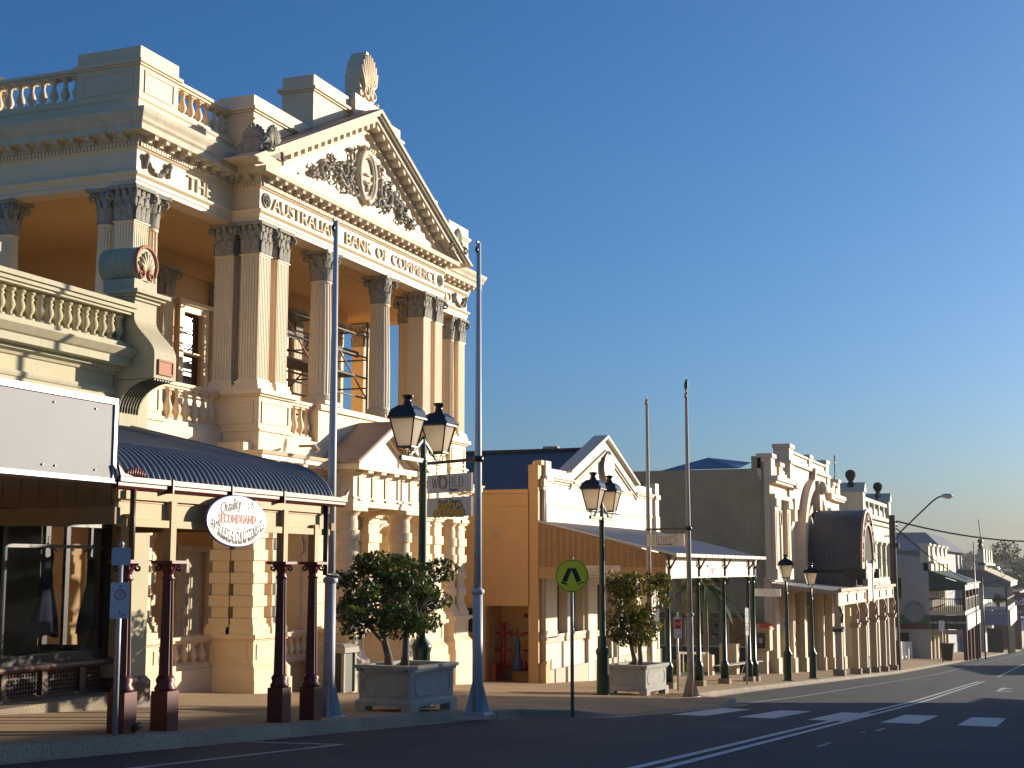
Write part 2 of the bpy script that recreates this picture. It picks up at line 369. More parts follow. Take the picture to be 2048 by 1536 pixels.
kind(mk('opposite_footpath', grid(rows, mb), M_PAVE), 'structure')
# road markings
mk_n = [0]
def marking(polys, m=M_PAINT, name='road_marking', dz=.005):
    b = MB()
    for p in polys:
        for (xa, ya), (xb, yb), (xc, yc), (xd, yd) in [p]:
            k = max(1, int(abs(xb-xa)/2)); 
            for i in range(k):
                t0, t1 = i/k, (i+1)/k
                A = (xa+(xb-xa)*t0, ya+(yb-ya)*t0); B = (xa+(xb-xa)*t1, ya+(yb-ya)*t1); D = (xd+(xc-xd)*t0, yd+(yc-yd)*t0); C = (xd+(xc-xd)*t1, yd+(yc-yd)*t1)
                b.add([(q[0], q[1], zr(q[0])+dz) for q in (A, B, C, D)], [(0,1,2,3)])
    o = mk(name, b, m); kind(o, 'structure'); return o
def rect(x0, x1, y0, y1): return ((x0, y0), (x1, y0), (x1, y1), (x0, y1))
for y in (6.62, 5.30, 3.98, 2.64, 1.29, -.05, -1.4):
    marking([rect(27.5, 31.9, y, y+.68)], name='zebra_stripe')
marking([rect(4, 74, 3.86, 3.98), rect(4, 74, 4.12, 4.24)], name='centre_line', dz=.009)
marking([rect(36, 170, 7.55, 7.65), rect(175, 300, 7.55, 7.65)], M_PAINT2, 'edge_line')
marking([((5, 8.0), (15.6, 8.14), (15.6, 8.24), (5, 8.1)), ((15.1, 9.3), (15.45, 8.2), (15.6, 8.2), (15.25, 9.3))], M_PAINT2, 'parking_bay_line')
marking([rect(88, 150, 3.9, 4.02)], name='centre_line')
marking([((56, 2.5), (60, 2.42), (60, 2.58), (56, 2.62)), ((60, 2.1), (62, 2.5), (62, 2.62), (60, 2.7)), ((56, 2.05), (56.6, 2.05), (56.6, 2.62), (56, 2.62))], name='lane_arrow')
marking([rect(19.2, 20.4, 3.1, 3.16), rect(24.2, 25.3, 2.95, 3.02), rect(23.3, 23.9, 3.1, 3.14)], M_PAINT2, 'worn_marking')
# ================================================================ the bank
BX0, BX1, BY = 22.3, 38.67, 16.38         # bays
PX0, PX1, PY = 25.68, 35.38, 15.68        # portico
CXB = 30.53
BG = -2.55
bank = thing('bank_building', 'tall cream two-storey bank with pediment, grey Corinthian capitals and balustraded parapet', 'building', (CXB, BY, BG))
PATH = [(BX0, 30), (BX0, BY), (PX0, BY), (PX0, PY), (PX1, PY), (PX1, BY), (BX1, BY), (BX1, 30)]
def bpart(name, mb, m=M_CREAM, parent=None, label=None): return mk(name, mb, m, parent or bank, label)
# --- entablature
ENT = [(-.42,7.36),(0,7.36),(0,7.45),(.025,7.45),(.025,7.52),(.04,7.53),(.08,7.57),(.09,7.61),(.0,7.625),(0,8.06),(.03,8.075),(.05,8.10),(-.42,8.10)]
bpart('entablature', MB().sweep(PATH, ENT), M_CREAM2)
BED = [(-.42,8.10),(.05,8.10),(.055,8.20),(.085,8.21),(.085,8.33),(.345,8.335),(.345,8.455),(-.42,8.46)]
cornice = bpart('cornice', MB().sweep(PATH, BED), M_GREYCORN)
CYM = [(-.42,8.46),(.345,8.458),(.36,8.475),(.385,8.50),(.40,8.56),(.45,8.64),(.47,8.70),(.47,8.735),(-.42,8.76)]
bpart('gutter_moulding', MB().sweep(PATH[:4], CYM).sweep(PATH[4:], CYM), M_GREYCORN, cornice)
def run(mb, a, b, step, fn):      # repeats along a plan segment
    a = Vector(a); b = Vector(b); L = (b-a).length; n = max(1, int(round(L/step))); d = (b-a).normalized(); nn = Vector((d.y, -d.x))
    for i in range(n): fn(mb, a + d*(L*(i+.5)/n), d, nn)
def obox(mb, p, d, nn, w, o0, o1, z0, z1):
    q = []
    for z in (z0, z1):
        for s, o in ((-1, o0), (1, o0), (1, o1), (-1, o1)): r = p + d*(s*w/2) + nn*o; q.append((r.x, r.y, z))
    mb.hexa(q)
den = MB(); mod = MB()
def modill(m, p, d, nn):
    obox(m, p, d, nn, .11, .08, .31, 8.255, 8.335); obox(m, p, d, nn, .11, .08, .17, 8.21, 8.258)
    obox(m, p, d, nn, .15, .08, .33, 8.32, 8.337)
for a, b in zip(PATH, PATH[1:]):
    if a[1] == 30: a = (a[0], 24.0)
    if b[1] == 30: b = (b[0], 20.0)
    run(den, a, b, .085, lambda m, p, d, nn: obox(m, p, d, nn, .05, .05, .088, 8.115, 8.198))
    run(mod, a, b, .385, modill)
for (x, y) in [(BX0,BY),(PX0,PY),(PX1,PY),(BX1,BY)]:
    pass
bpart('dentil_row', den, M_CREAM2, cornice); bpart('modillion_row', mod, M_GREYCORN, cornice)
# --- inscription
inz = MB()
for body, a, b, y in (('AUSTRALIAN', 26.16, 29.11, PY), ('BANK', 29.56, 30.93, PY), ('OF', 31.20, 31.80, PY), ('COMMERCE', 32.08, 34.85, PY), ('THE', 23.99, 24.87, BY), ('LTD', 36.35, 37.45, BY)):
    inz.merge(fit_text(body, a, b, .285, .07, res=3), face_Y(a, y-.008, 7.838))
bpart('inscription', inz, M_GREYCORN)
def rosette(x, y, z, r):
    m = MB(); n = 20
    m.tube([(x + r*cos(2*pi*k/n), y, z + r*sin(2*pi*k/n)) for k in range(n+1)], r*.16, 6)
    for k in range(8):
        t = 2*pi*k/8; m.tube([(x + r*.2*cos(t), y-.01, z + r*.2*sin(t)), (x + r*.55*cos(t), y-.03, z + r*.55*sin(t)), (x + r*.8*cos(t), y-.005, z + r*.8*sin(t))], [r*.06, r*.15, r*.1], 5)
    m.lathe(0, 0, [(r*.2, 0), (r*.12, .05)], 8); m2 = MB(); m2.tube([(x, y, z), (x, y-.05, z)], [r*.2, r*.12], 8)
    mm = MB(); mm.merge(m2)
    for f in (m,): mm.v += []
    q = MB(); q.tube([(x + r*cos(2*pi*k/n), y, z + r*sin(2*pi*k/n)) for k in range(n+1)], r*.16, 6)
    for k in range(8):
        t = 2*pi*k/8; q.tube([(x + r*.2*cos(t), y-.01, z + r*.2*sin(t)), (x + r*.55*cos(t), y-.03, z + r*.55*sin(t)), (x + r*.8*cos(t), y-.005, z + r*.8*sin(t))], [r*.06, r*.15, r*.1], 5)
    return q.merge(m2)
for x in (25.93, 35.12): bpart('rosette', rosette(x, PY-.015, 7.85, .15), M_CAP)
def festoon(x0, x1, y, z):
    m = MB(); rnd = random.Random(3); w = x1-x0
    for s in (0, 1):
        x = x0+.06 if s == 0 else x1-.06
        m.tube([(x, y-.03, z+.14), (x, y-.05, z+.08), (x, y-.03, z-.02), (x+(.02 if s else -.02), y-.02, z-.16)], [.05, .07, .05, .03], 7)
    for i in range(17):
        t = i/16; xx = x0+.09 + (w-.18)*t; zz = z+.06 - .26*(1-(2*t-1)**2)
        for k in range(3): m.lathe(xx+rnd.uniform(-.02,.02), y-.03+rnd.uniform(-.025,.02), [(.004, zz-.045+rnd.uniform(-.02,.02)), (.035, zz), (.004, zz+.05)], 5)
    return m
bpart('festoon', festoon(22.5, 23.38, BY-.01, 7.88), M_CAP); bpart('festoon', festoon(37.62, 38.52, BY-.01, 7.88), M_CAP)
# --- pediment
SL = .4745
def zl(x, off=0.0): return 8.73 + SL*(min(x-25.21, 2*CXB-25.21-x)) + off
APZ = 8.73 + SL*(CXB-25.21)
def rake(mb, a, b, y0, y1, zmin=8.462):
    for s in (-1, 1):
        xb = CXB + s*((APZ+b-zmin)/SL); xa = CXB + s*((APZ+a-zmin)/SL)
        mb.prism([(xb, zmin), (CXB, APZ+b), (CXB, APZ+a), (xa, zmin)], y0, y1, 'y')
    return mb
ped = bpart('pediment', MB().prism([(PX0+.12, 8.46), (PX1-.12, 8.46), (CXB, APZ-.3)], PY-.002, PY+.18, 'y'), M_CREAM2)
rk = MB(); rake(rk, -.10, 0, PY-.47, PY+.3); rake(rk, -.16, -.098, PY-.42, PY+.3); rake(rk, -.30, -.162, PY-.345, PY+.3); rake(rk, -.44, -.304, PY-.09, PY+.2); rake(rk, -.58, -.444, PY-.05, PY+.2)
bpart('raking_cornice', rk, M_GREYCORN, ped)
md = MB(); dn = MB()
for s in (-1, 1):
    L = (CXB-26.3); n = 14
    for i in range(n):
        x = CXB - s*L*(i+.4)/n*1.0; z = zl(x, -.38)
        c = [(x-.06, z-.05), (x+.06, z-.05), (x+.06, z+.075), (x-.06, z+.075)]
        c = [(xx, zz + SL*(-s)*0 + (SL if xx < CXB else -SL)*(xx-x)) for xx, zz in c]
        md.prism(c, PY-.31, PY-.085, 'y')
    n = 62
    for i in range(n):
        x = CXB - s*(CXB-26.5)*(i+.5)/n; z = zl(x, -.57)
        dn.prism([(x-.022, z), (x+.022, z), (x+.022, z+.10), (x-.022, z+.10)], PY-.088, PY-.045, 'y')
bpart('raking_modillions', md, M_GREYCORN, ped); bpart('raking_dentils', dn, M_CREAM2, ped)
# roof of the pediment
rf = MB()
for s in (-1, 1):
    x0 = CXB - s*5.36
    rf.hexa([(x0, PY-.40, 8.70), (CXB, PY-.40, APZ-.02), (CXB, PY+.9, APZ-.02), (x0, PY+.9, 8.70), (x0, PY-.40, 8.74), (CXB, PY-.40, APZ+.02), (CXB, PY+.9, APZ+.02), (x0, PY+.9, 8.74)])
bpart('pediment_roof', rf, M_ROOFBR, ped)
# inner frame of tympanum
fr = MB(); T = [(27.24, 8.80), (CXB, 10.45), (33.82, 8.80)]
for i in range(3):
    a, b = T[i], T[(i+1) % 3]; fr.bar((a[0], PY+.01, a[1]), (b[0], PY+.01, b[1]), .05, .06, (0,1,0))
bpart('tympanum_frame', fr, M_CREAM2, ped)
def spiral(cx, cz, r0, turns, a0, y, dirn=1, r=.045, n=26):
    pts = []
    for i in range(n+1):
        t = i/n; rr = r0*(1-.86*t); an = a0 + dirn*turns*2*pi*t; pts.append((cx + rr*cos(an), y - .03*sin(pi*t), cz + rr*sin(an)))
    return pts, [r*(1-.55*i/n) for i in range(n+1)]
rel = MB(); rnd = random.Random(11); yR = PY-.03
for s in (-1, 1):
    for (dx, dz, r0, tn, a0, dr, rr) in [(1.15, .55, .40, 1.6, 2.2, 1, .07), (2.05, .32, .27, 1.5, 2.0, -1, .055), (.78, 1.02, .20, 1.2, .5, 1, .05), (.85, .24, .17, 1.3, 4.0, -1, .045), (2.55, .14, .13, 1.2, 2, 1, .04), (1.75, .72, .16, 1.2, 3.5, 1, .04), (.50, .20, .14, 1.1, 1, 1, .045)]:
        p, q = spiral(0, 0, r0, tn, a0, 0, dr, rr)
        rel.tube([(CXB + s*(dx + a), yR + b, 8.86 + dz + c) for a, b, c in p], q, 6)
    for k in range(60):      # acanthus leaves
        u = rnd.random()**.8; dx = .55 + 2.2*u; top = (3.29-dx)*.50; z = 8.9 + rnd.random()*max(.05, top-.16)
        an = rnd.uniform(0, 2*pi); l = rnd.uniform(.10, .20)
        x = CXB + s*dx; rel.tube([(x, yR, z), (x + l*.5*cos(an), yR-.09, z + l*.5*sin(an)), (x + l*cos(an), yR-.02, z + l*sin(an))], [.02, .045, .012], 5)
bpart('relief_scrolls', rel, M_CAP, ped)
md = MB(); n = 28
def ell(rx, rz, y, k): return (CXB + rx*cos(2*pi*k/n), y, 9.57 + rz*sin(2*pi*k/n))
md.tube([ell(.42, .62, yR-.03, k) for k in range(n+1)], .09, 8); md.tube([ell(.33, .52, yR-.05, k) for k in range(n+1)], .035, 6)
md.add([ell(.33, .52, yR-.02, k) for k in range(n)], [tuple(range(n))])
for k in range(22): md.lathe(CXB + .30*cos(2*pi*k/22), yR-.05, [(.003, 9.57+.47*sin(2*pi*k/22)-.025), (.025, 9.57+.47*sin(2*pi*k/22)), (.003, 9.57+.47*sin(2*pi*k/22)+.025)], 6)
for k in range(-2, 3): md.tube([(CXB + k*.09, yR-.02, 10.14), (CXB + k*.13, yR-.10, 10.28), (CXB + k*.15, yR-.02, 10.34 - abs(k)*.04)], [.04, .06, .04], 6)
md.tube([(CXB-.2, yR-.06, 9.6), (CXB+.2, yR-.06, 9.64)], .03, 5); md.tube([(CXB-.2, yR-.06, 9.42), (CXB+.05, yR-.06, 9.36), (CXB+.18, yR-.06, 9.46)], .04, 5); md.tube([(CXB, yR-.06, 9.4), (CXB+.02, yR-.06, 9.2)], .035, 5)
md.tube([(CXB-.12, yR-.03, 8.98), (CXB, yR-.09, 8.9), (CXB+.12, yR-.03, 8.98)], [.07, .09, .07], 6)
bpart('relief_medallion', md, M_GREYCORN, ped)
def palmette(x, y, z, w, h, m=None):
    m = m or MB()
    for k in range(-4, 5):
        a = k*.27; L = h*(.95-.05*abs(k))
        m.tube([(x, y, z), (x + .6*L*sin(a), y-.03, z + .6*L*cos(a)), (x + L*sin(a), y-.01, z + L*cos(a))], [.02, .045, .035], 6)
    for s in (-1, 1):
        p, q = spiral(0, 0, .13, 1.4, pi/2, 0, s, .035); m.tube([(x + s*.17 + a, y + b, z + .0 + c) for a, b, c in p], q, 6)
        p, q = spiral(0, 0, .08, 1.2, pi/2, 0, s, .03); m.tube([(x + s*(w/2) + a, y + b, z - .2 + c) for a, b, c in p], q, 6)
        m.tube([(x + s*.17, y, z+.12), (x + s*.3, y-.02, z-.05), (x + s*w/2, y, z-.14)], [.035, .04, .03], 6)
    m.prism([(x-w/2, z-.28), (x+w/2, z-.28), (x+.16, z+.05), (x-.16, z+.05)], y-.0, y+.07, 'y')
    return m
for sx in (-1, 1):
    ac = palmette(CXB + sx*4.98, PY-.36, 8.98, .95, .42)
    ac2 = palmette(0, 0, 0, .95, .42); M2 = Matrix.Translation((CXB + sx*5.26, PY-.05, 8.98)) @ Matrix.Rotation(-sx*pi/2, 4, 'Z')
    ac.merge(ac2, M2); bpart('acroterion', ac, M_CAP, ped)
# --- attic over the portico, with the carved shell on top
at = MB()
def block(mb, x0, x1, y0, y1, z0, z1, cap=.16, out=.09):
    mb.box(x0, x1, y0, y1, z0, z1-cap-.10)
    mb.box(x0-out, x1+out, y0-out, y1+out, z1-cap-.098, z1-cap-.03); mb.box(x0-out*.5, x1+out*.5, y0-out*.5, y1+out*.5, z1-cap-.14, z1-cap-.1)
    mb.box(x0, x1, y0, y1, z1-cap-.03, z1+.04)
block(at, PX0, PX1, PY+.20, PY+1.1, 8.5, 10.13, .20)
block(at, 28.2, 32.86, PY+.16, PY+1.0, 10.0, 11.42, .22)
attic = bpart('attic', at, M_CREAM)
pan = MB()
for y0, y1 in ((PY+.15, PY+.95),):
    pan.box(PX0-.02, PX0, y0, y1, 9.0, 9.05); pan.box(PX0-.02, PX0, y0, y1, 9.6, 9.65)
bpart('attic_panel', pan, M_CREAM, attic)
cr = MB(); cr.box(30.0, 31.9, PY+.0, PY+.75, 10.7, 11.42); cr.box(30.08, 31.6, PY+.05, PY+.7, 11.42, 11.6)
prof = [(.62, 0), (.60, .18), (.52, .22), (.62, .42), (.54, .45), (.6, .66), (.5, .69), (.5, .86), (.40, .9), (.38, 1.05), (.26, 1.08), (.22, 1.2), (.1, 1.22), (.1, 1.3)]
for s in (-1, 1):
    cr.prism([(30.84, 11.6)] + [(30.84 + s*a*.66, 11.6 + b) for a, b in prof] + [(30.84, 12.9)], PY+.12, PY+.55, 'y')
for k in range(-4, 5):
    a = k*.22; cr.tube([(30.84, PY+.10, 11.75), (30.84 + .42*sin(a), PY+.06, 11.75 + .55*cos(a)), (30.84 + 1.02*sin(a)*.55, PY+.1, 11.75 + 1.05*cos(a))], [.03, .06, .075], 6)
for s in (-1, 1):
    p, q = spiral(0, 0, .2, 1.3, pi/2, 0, s, .05); cr.tube([(30.84 + s*.2 + a, PY+.07 + b, 11.82 + c) for a, b, c in p], q, 6)
    cr.tube([(30.84 + s*.45, PY+.1, 11.66), (30.84 + s*.5, PY+.08, 11.62)], .06, 6)
bpart('carved_shell', cr, M_CREAM2, attic)
# --- parapet over the bays
par = MB()
PB = [(-.40,8.74),(.0,8.74),(.0,9.06),(.03,9.10),(.03,9.15),(-.40,9.15)]
par.sweep([(BX0, 30), (BX0, BY), (PX0, BY)], PB); par.sweep([(PX1, BY), (BX1, BY), (BX1, 30)], PB)
block(par, BX0-.03, 23.56, BY-.03, 17.84, 9.15, 10.09, .20, .07)
block(par, BX0-.03, 23.0, 20.15, 21.6, 9.15, 10.09, .20, .07); 
block(par, 37.25, BX1+.03, BY-.03, 17.84, 9.15, 10.09, .20, .07)
def frame(mb, x0, x1, z0, z1, y, w=.04, d=.02):
    mb.box(x0, x1, y-d, y, z0, z0+w); mb.box(x0, x1, y-d, y, z1-w, z1); mb.box(x0, x0+w, y-d, y, z0+w, z1-w); mb.box(x1-w, x1, y-d, y, z0+w, z1-w)
def frameX(mb, y0, y1, z0, z1, x, w=.04, d=.02):
    mb.box(x-d, x, y0, y1, z0, z0+w); mb.box(x-d, x, y0, y1, z1-w, z1); mb.box(x-d, x, y0, y0+w, z0+w, z1-w); mb.box(x-d, x, y1-w, y1, z0+w, z1-w)
frame(par, 22.42, 23.42, 9.22, 9.68, BY-.03); frameX(par, 16.5, 17.7, 9.22, 9.68, BX0-.03); frame(par, 37.4, 38.5, 9.22, 9.68, BY-.03)
parapet = bpart('parapet', par, M_CREAM)
BAL = [(.075,.0),(.075,.07),(.05,.08),(.045,.11),(.075,.17),(.095,.25),(.088,.33),(.06,.44),(.042,.54),(.04,.58),(.058,.60),(.04,.62),(.05,.67),(.075,.69),(.075,.75)]
def bal_mb(h, w=1.0, n=10):
    m = MB(); k = h/.75
    m.lathe(0, 0, [(r*w, z*k) for r, z in BAL], n); m.box(-.085*w, .085*w, -.085*w, .085*w, 0, .06*k); m.box(-.085*w, .085*w, -.085*w, .085*w, .70*k, .75*k)
    return m
BALS = {}
def balustrade(parent, a, b, zb, zt, n, mr, w=1.0, rail=.12, base=.10, rw=.16, m=M_CREAM, name='balustrade', z_of=None):
    a = Vector(a); b = Vector(b); d = (b-a).normalized(); nn = Vector((d.y, -d.x)); L = (b-a).length; mid = (a+b)/2
    r = MB()
    obox(r, mid, d, nn, L, -rw, rw, zt-rail*.55, zt); obox(r, mid, d, nn, L, -rw*.75, rw*.75, zt-rail, zt-rail*.55-.001); obox(r, mid, d, nn, L, -rw*.8, rw*.8, zb, zb+base)
    ob = mk(name, r, mr, parent)
    h = zt-rail-zb-base; first = None
    for i in range(n):
        p = a + d*(L*(i+.5)/n)
        if first is None:
            key = (round(h, 3), w, m.name); first = part_at('baluster', bal_mb(h, w), m, ob, (p.x, p.y, zb+base))
        else: again(first, (p.x, p.y, zb+base))
    return ob
balustrade(bank, (23.6, BY+.2), (25.66, BY+.2), 9.15, 9.88, 7, M_CREAM)
balustrade(bank, (35.4, BY+.2), (37.2, BY+.2), 9.15, 9.88, 6, M_CREAM)
balustrade(bank, (BX0+.2, 20.1), (BX0+.2, 17.88), 9.15, 9.88, 8, M_CREAM)
balustrade(bank, (BX0+.2, 26), (BX0+.2, 21.7), 9.15, 9.88, 14, M_CREAM)

# --- columns and piers of the upper storey
def leaf(mb, base, out, side, w, h, curl):
    base = Vector(base); out = Vector(out); side = Vector(side); up = Vector((0,0,1)); P = []
    prof = [(0, .0, .8), (.35, .02, 1.0), (.7, .05, .9), (.92, .12, .62), (1.0, .22, .35), (.93, .28, .12)]
    for t, o, ww in prof: c = base + up*(h*t) + out*(o*curl); P += [c - side*(w*ww/2), c + out*.012, c + side*(w*ww/2)]
    mb.add(P, [(3*i+j, 3*i+j+1, 3*i+j+4, 3*i+j+3) for i in range(5) for j in range(2)], True)
def capital(mb, cx, cy, z0, z1, r, square=False, ry=None):
    h = z1-z0; ry = ry or r
    mb.box(cx-r-.10, cx+r+.10, cy-ry-.10, cy+ry+.10, z1-h*.11, z1) if square else mb.prism([(cx+(r+.14)*c*1.0, cy+(r+.14)*s_) for c, s_ in ((-1,-1),(0,-.72),(1,-1),(.72,0),(1,1),(0,.72),(-1,1),(-.72,0))], z1-h*.11, z1, 'z')
    if square:
        mb.box(cx-r, cx+r, cy-ry, cy+ry, z0, z1-h*.11)
        sides = [((0,-1), (1,0), r, ry), ((-1,0), (0,-1), ry, r), ((1,0), (0,1), ry, r), ((0,1), (-1,0), r, ry)]
        for (nx, ny), (sx, sy), hw, off in sides:
            for tier, (zz, hh, cnt) in enumerate(((0, .45, 3), (.0, .72, 2), (.3, .62, 3))):
                for i in range(cnt):
                    u = ((i+.5)/cnt*2-1)*hw*(1 if cnt == 3 else .9)
                    leaf(mb, (cx + nx*(off+.012+.008*(2-tier)) + sx*u, cy + ny*(off+.012+.008*(2-tier)) + sy*u, z0 + h*zz), (nx, ny, 0), (sx, sy, 0), hw*.62, h*hh, .42*h)
        for sx in (-1, 1):
            for sy in (-1, 1): volute(mb, cx+sx*r, cy+sy*ry, z1-h*.27, sx, sy, h)
    else:
        mb.lathe(cx, cy, [(r, z0), (r*.98, z0+h*.3), (r*1.08, z0+h*.65), (r*1.3, z1-h*.11)], 16)
        for zz, hh, a0 in ((0, .45, 0), (0, .75, pi/8)):
            for i in range(8):
                t = a0 + i*pi/4; leaf(mb, (cx + (r+.015)*cos(t), cy + (r+.015)*sin(t), z0 + h*zz), (cos(t), sin(t), 0), (-sin(t), cos(t), 0), r*.68, h*hh, .45*h)
        for sx in (-1, 1):
            for sy in (-1, 1): volute(mb, cx+sx*r*.86, cy+sy*r*.86, z1-h*.27, sx, sy, h)
def volute(mb, x, y, z, sx, sy, h):
    d = Vector((sx, sy, 0)).normalized(); R = h*.13; pts = []; rad = []
    for i in range(15):
        t = i/14; a = pi*.55 - t*2.6*pi; rr = R*(1-.75*t); c = Vector((x, y, z)) + d*(.08 + rr*cos(a)) + Vector((0,0,rr*sin(a))); pts.append(c); rad.append(.030*(1-.4*t))
    pts = [Vector((x, y, z-h*.33)) - d*.02] + pts; rad = [.02] + rad
    mb.tube(pts, rad, 5)
def flute_poly(cx, cy, rx, ry, nx=7, ny=7, dep=.016):
    P = []
    def side(ax, ay, bx, by, n, ox, oy):
        P.append((ax, ay))
        for i in range(n):
            c = (i+.5)/n; w = .30/n
            for u, d in ((c-w, 0), (c-w*.7, dep), (c+w*.7, dep), (c+w, 0)): P.append((ax+(bx-ax)*u - ox*d, ay+(by-ay)*u - oy*d))
    side(cx-rx, cy-ry, cx+rx, cy-ry, nx, 0, -1); side(cx+rx, cy-ry, cx+rx, cy+ry, ny, 1, 0)
    side(cx+rx, cy+ry, cx-rx, cy+ry, nx, 0, 1); side(cx-rx, cy+ry, cx-rx, cy-ry, ny, -1, 0)
    return P
ZB, ZBT, ZC, ZA = 3.74, 3.98, 6.68, 7.36
def pier(cx, cy, rx=.23, ry=.23, z0=ZB, zt=ZA, nm='pier', nf=7):
    m = MB(); b = z0
    for o, a, c in ((.085, 0, .08), (.075, .08, .115), (.045, .115, .145), (.06, .145, .19), (.02, .19, .24)): m.box(cx-rx-o, cx+rx+o, cy-ry-o, cy+ry+o, b+a, b+c)
    m.prism(flute_poly(cx, cy, rx, ry, nf, nf), b+.24, zt-.74, 'z'); m.box(cx-rx, cx+rx, cy-ry, cy+ry, zt-.74, zt-.68); m.box(cx-rx-.03, cx+rx+.03, cy-ry-.03, cy+ry+.03, zt-.715, zt-.69)
    p = bpart(nm, m, M_CREAM2); c = MB(); capital(c, cx, cy, zt-.68, zt, rx, True, ry); mk('capital', c, M_CAP, p); return p
def column(cx, cy, r=.27, z0=ZB, zt=ZA, nm='column'):
    m = MB(); m.box(cx-r-.1, cx+r+.1, cy-r-.1, cy+r+.1, z0, z0+.09)
    m.lathe(cx, cy, [(r+.09, z0+.09), (r+.10, z0+.12), (r+.09, z0+.15), (r+.04, z0+.165), (r+.04, z0+.18), (r+.06, z0+.2), (r+.055, z0+.225), (r+.01, z0+.24), (r, z0+.28)], 24)
    m.lathe(cx, cy, [(r, z0+.28), (r, z0+1.2), (r*.86, zt-.76)], 96, False, 0, 20, .022); m.lathe(cx, cy, [(r*.86, zt-.76), (r*.95, zt-.735), (r*.95, zt-.70), (r*.86, zt-.68)], 24)
    p = bpart(nm, m, M_CREAM2); c = MB(); capital(c, cx, cy, zt-.68, zt, r*.86); mk('capital', c, M_CAP, p); return p
for s in (-1, 1):
    def mx(x): return x if s < 0 else 2*CXB - x
    pier(mx(25.97), PY+.24); pier(mx(26.73), PY+.24)
    pier(mx(25.97), BY+.18, .23, .23)
    column(mx(28.98), PY+.30)
for x in (22.57, BX1-.27): pier(x, BY+.27, .23, .23)
column(23.12, BY+.27, .21); column(37.85, BY+.27, .21)
column(BX0+.27, 17.2, .21); column(BX0+.27, 19.6, .21); column(BX1-.27, 17.2, .21)
pier(BX0+.27, 21.6); pier(BX1-.27, 19.75, .23, .2); pier(BX0+.27, 24.5)
# --- upper loggia: floor, ceiling, back wall with windows and responds
YBK = 19.4
lg = MB()
lg.box(PX0-.38, PX1+.38, PY+.02, YBK+.3, 2.3, 2.6); lg.box(BX0+.02, BX1-.02, BY+.02, YBK+.3, 2.28, 2.59)
lg.box(BX0+.05, 27.3, YBK+.2, 26, 2.3, 2.6)
bpart('loggia_floor', lg, M_CREAM)
cl = MB(); cl.box(BX0+.4, BX1-.4, BY+.4, 30, 7.40, 7.5); cl.box(PX0+.4, PX1-.4, PY+.4, BY+.41, 7.41, 7.51)
bpart('loggia_ceiling', cl, M_OCHRE)
def wall_open(mb, x0, x1, z0, z1, y0, y1, holes):   # wall with rectangular holes (hx0,hx1,hz0,hz1), sorted in x
    x = x0
    for a, b, c, d in sorted(holes):
        if a > x: mb.box(x, a, y0, y1, z0, z1)
        if c > z0: mb.box(a, b, y0, y1, z0, c)
        if d < z1: mb.box(a, b, y0, y1, d, z1)
        x = b
    if x < x1: mb.box(x, x1, y0, y1, z0, z1)
    return mb
uw = MB(); UH = [(28.35, 29.25, 4.15, 6.1), (30.0, 31.1, 2.7, 6.1), (32.2, 33.1, 4.15, 6.1)]
wall_open(uw, 27.1, 36.6, 2.6, 7.4, YBK, YBK+.35, UH)
uw.box(27.1, 27.45, YBK+.35, 26, 2.6, 7.4); uw.box(36.25, 36.6, YBK+.35, 30, 2.6, 7.4); uw.box(BX0, 27.45, 26, 26.3, 2.6, 7.4); uw.box(36.6, BX1, 24, 24.3, 2.6, 7.4)
uw.box(27.0, 36.7, YBK-.06, YBK+.4, 7.0, 7.40)
uwall = bpart('upper_wall', uw, M_OCHRE)
for a, b, c, d in UH + [(22.9, 24.7, 4.2, 6.2)]:
    y = YBK if b > 27 else 26
    w = MB(); frame(w, a-.16, b+.16, c-.0 if c < 3 else c-.16, d+.16, y, .17, .09); w.box(a-.28, b+.28, y-.16, y, d+.162, d+.27); w.box(a-.05, b+.05, y-.02, y+.1, (c+d)/2-.03, (c+d)/2+.03)
    if c > 3: w.box(a-.3, b+.3, y-.2, y, c-.3, c-.162)
    wo = mk('window', w, M_CREAM2, bank); g = MB(); g.box(a, b, y+.1 if y < 25 else y-.03, y+.14 if y < 25 else y-.01, c, d); mk('pane', g, M_DARKGL, wo)
for x in (28.0-.45, 29.75, 31.35, 33.6, 35.9): pier(x, YBK-.08, .2, .12, 2.6, 7.0, 'respond', 5)
# --- balcony level: pedestals and balustrades
def pedestal(x0, x1, y0, y1, z0=2.43, z1=3.74, nm='balcony_pedestal', panels=True):
    m = MB(); m.box(x0, x1, y0, y1, z0, z0+.42); m.box(x0+.0, x1-.0, y0+.0, y1, z0+.42, z0+.5)
    m.box(x0-.04, x1+.04, y0-.04, y1+.02, z0+.43, z0+.475)
    m.box(x0+.03, x1-.03, y0+.03, y1, z0+.5, z1-.14); m.box(x0-.03, x1+.03, y0-.03, y1+.02, z1-.14, z1-.10); m.box(x0-.09, x1+.09, y0-.09, y1+.05, z1-.10, z1-.001)
    if panels: frame(m, x0+.13, x1-.13, z0+.6, z1-.24, y0+.03, .035, .022); frameX(m, y0+.16, y1-.12, z0+.6, z1-.24, x0+.03, .035, .022)
    return bpart(nm, m, M_CREAM)
pedestal(25.66, 27.05, PY-.12, BY+.5); pedestal(2*CXB-27.05, 2*CXB-25.66, PY-.12, BY+.5)
pedestal(22.28, 23.42, BY-.02, BY+.6); pedestal(37.5, 38.7, BY-.02, BY+.6)
pb = MB(); pb.box(27.1, 33.95, PY+.06, PY+.5, 2.43, 2.85); pb.box(28.5, 32.55, PY+.05, PY+.52, 2.851, 3.6); pb.box(28.5, 32.55, PY-.02, PY+.58, 3.6, 3.73)
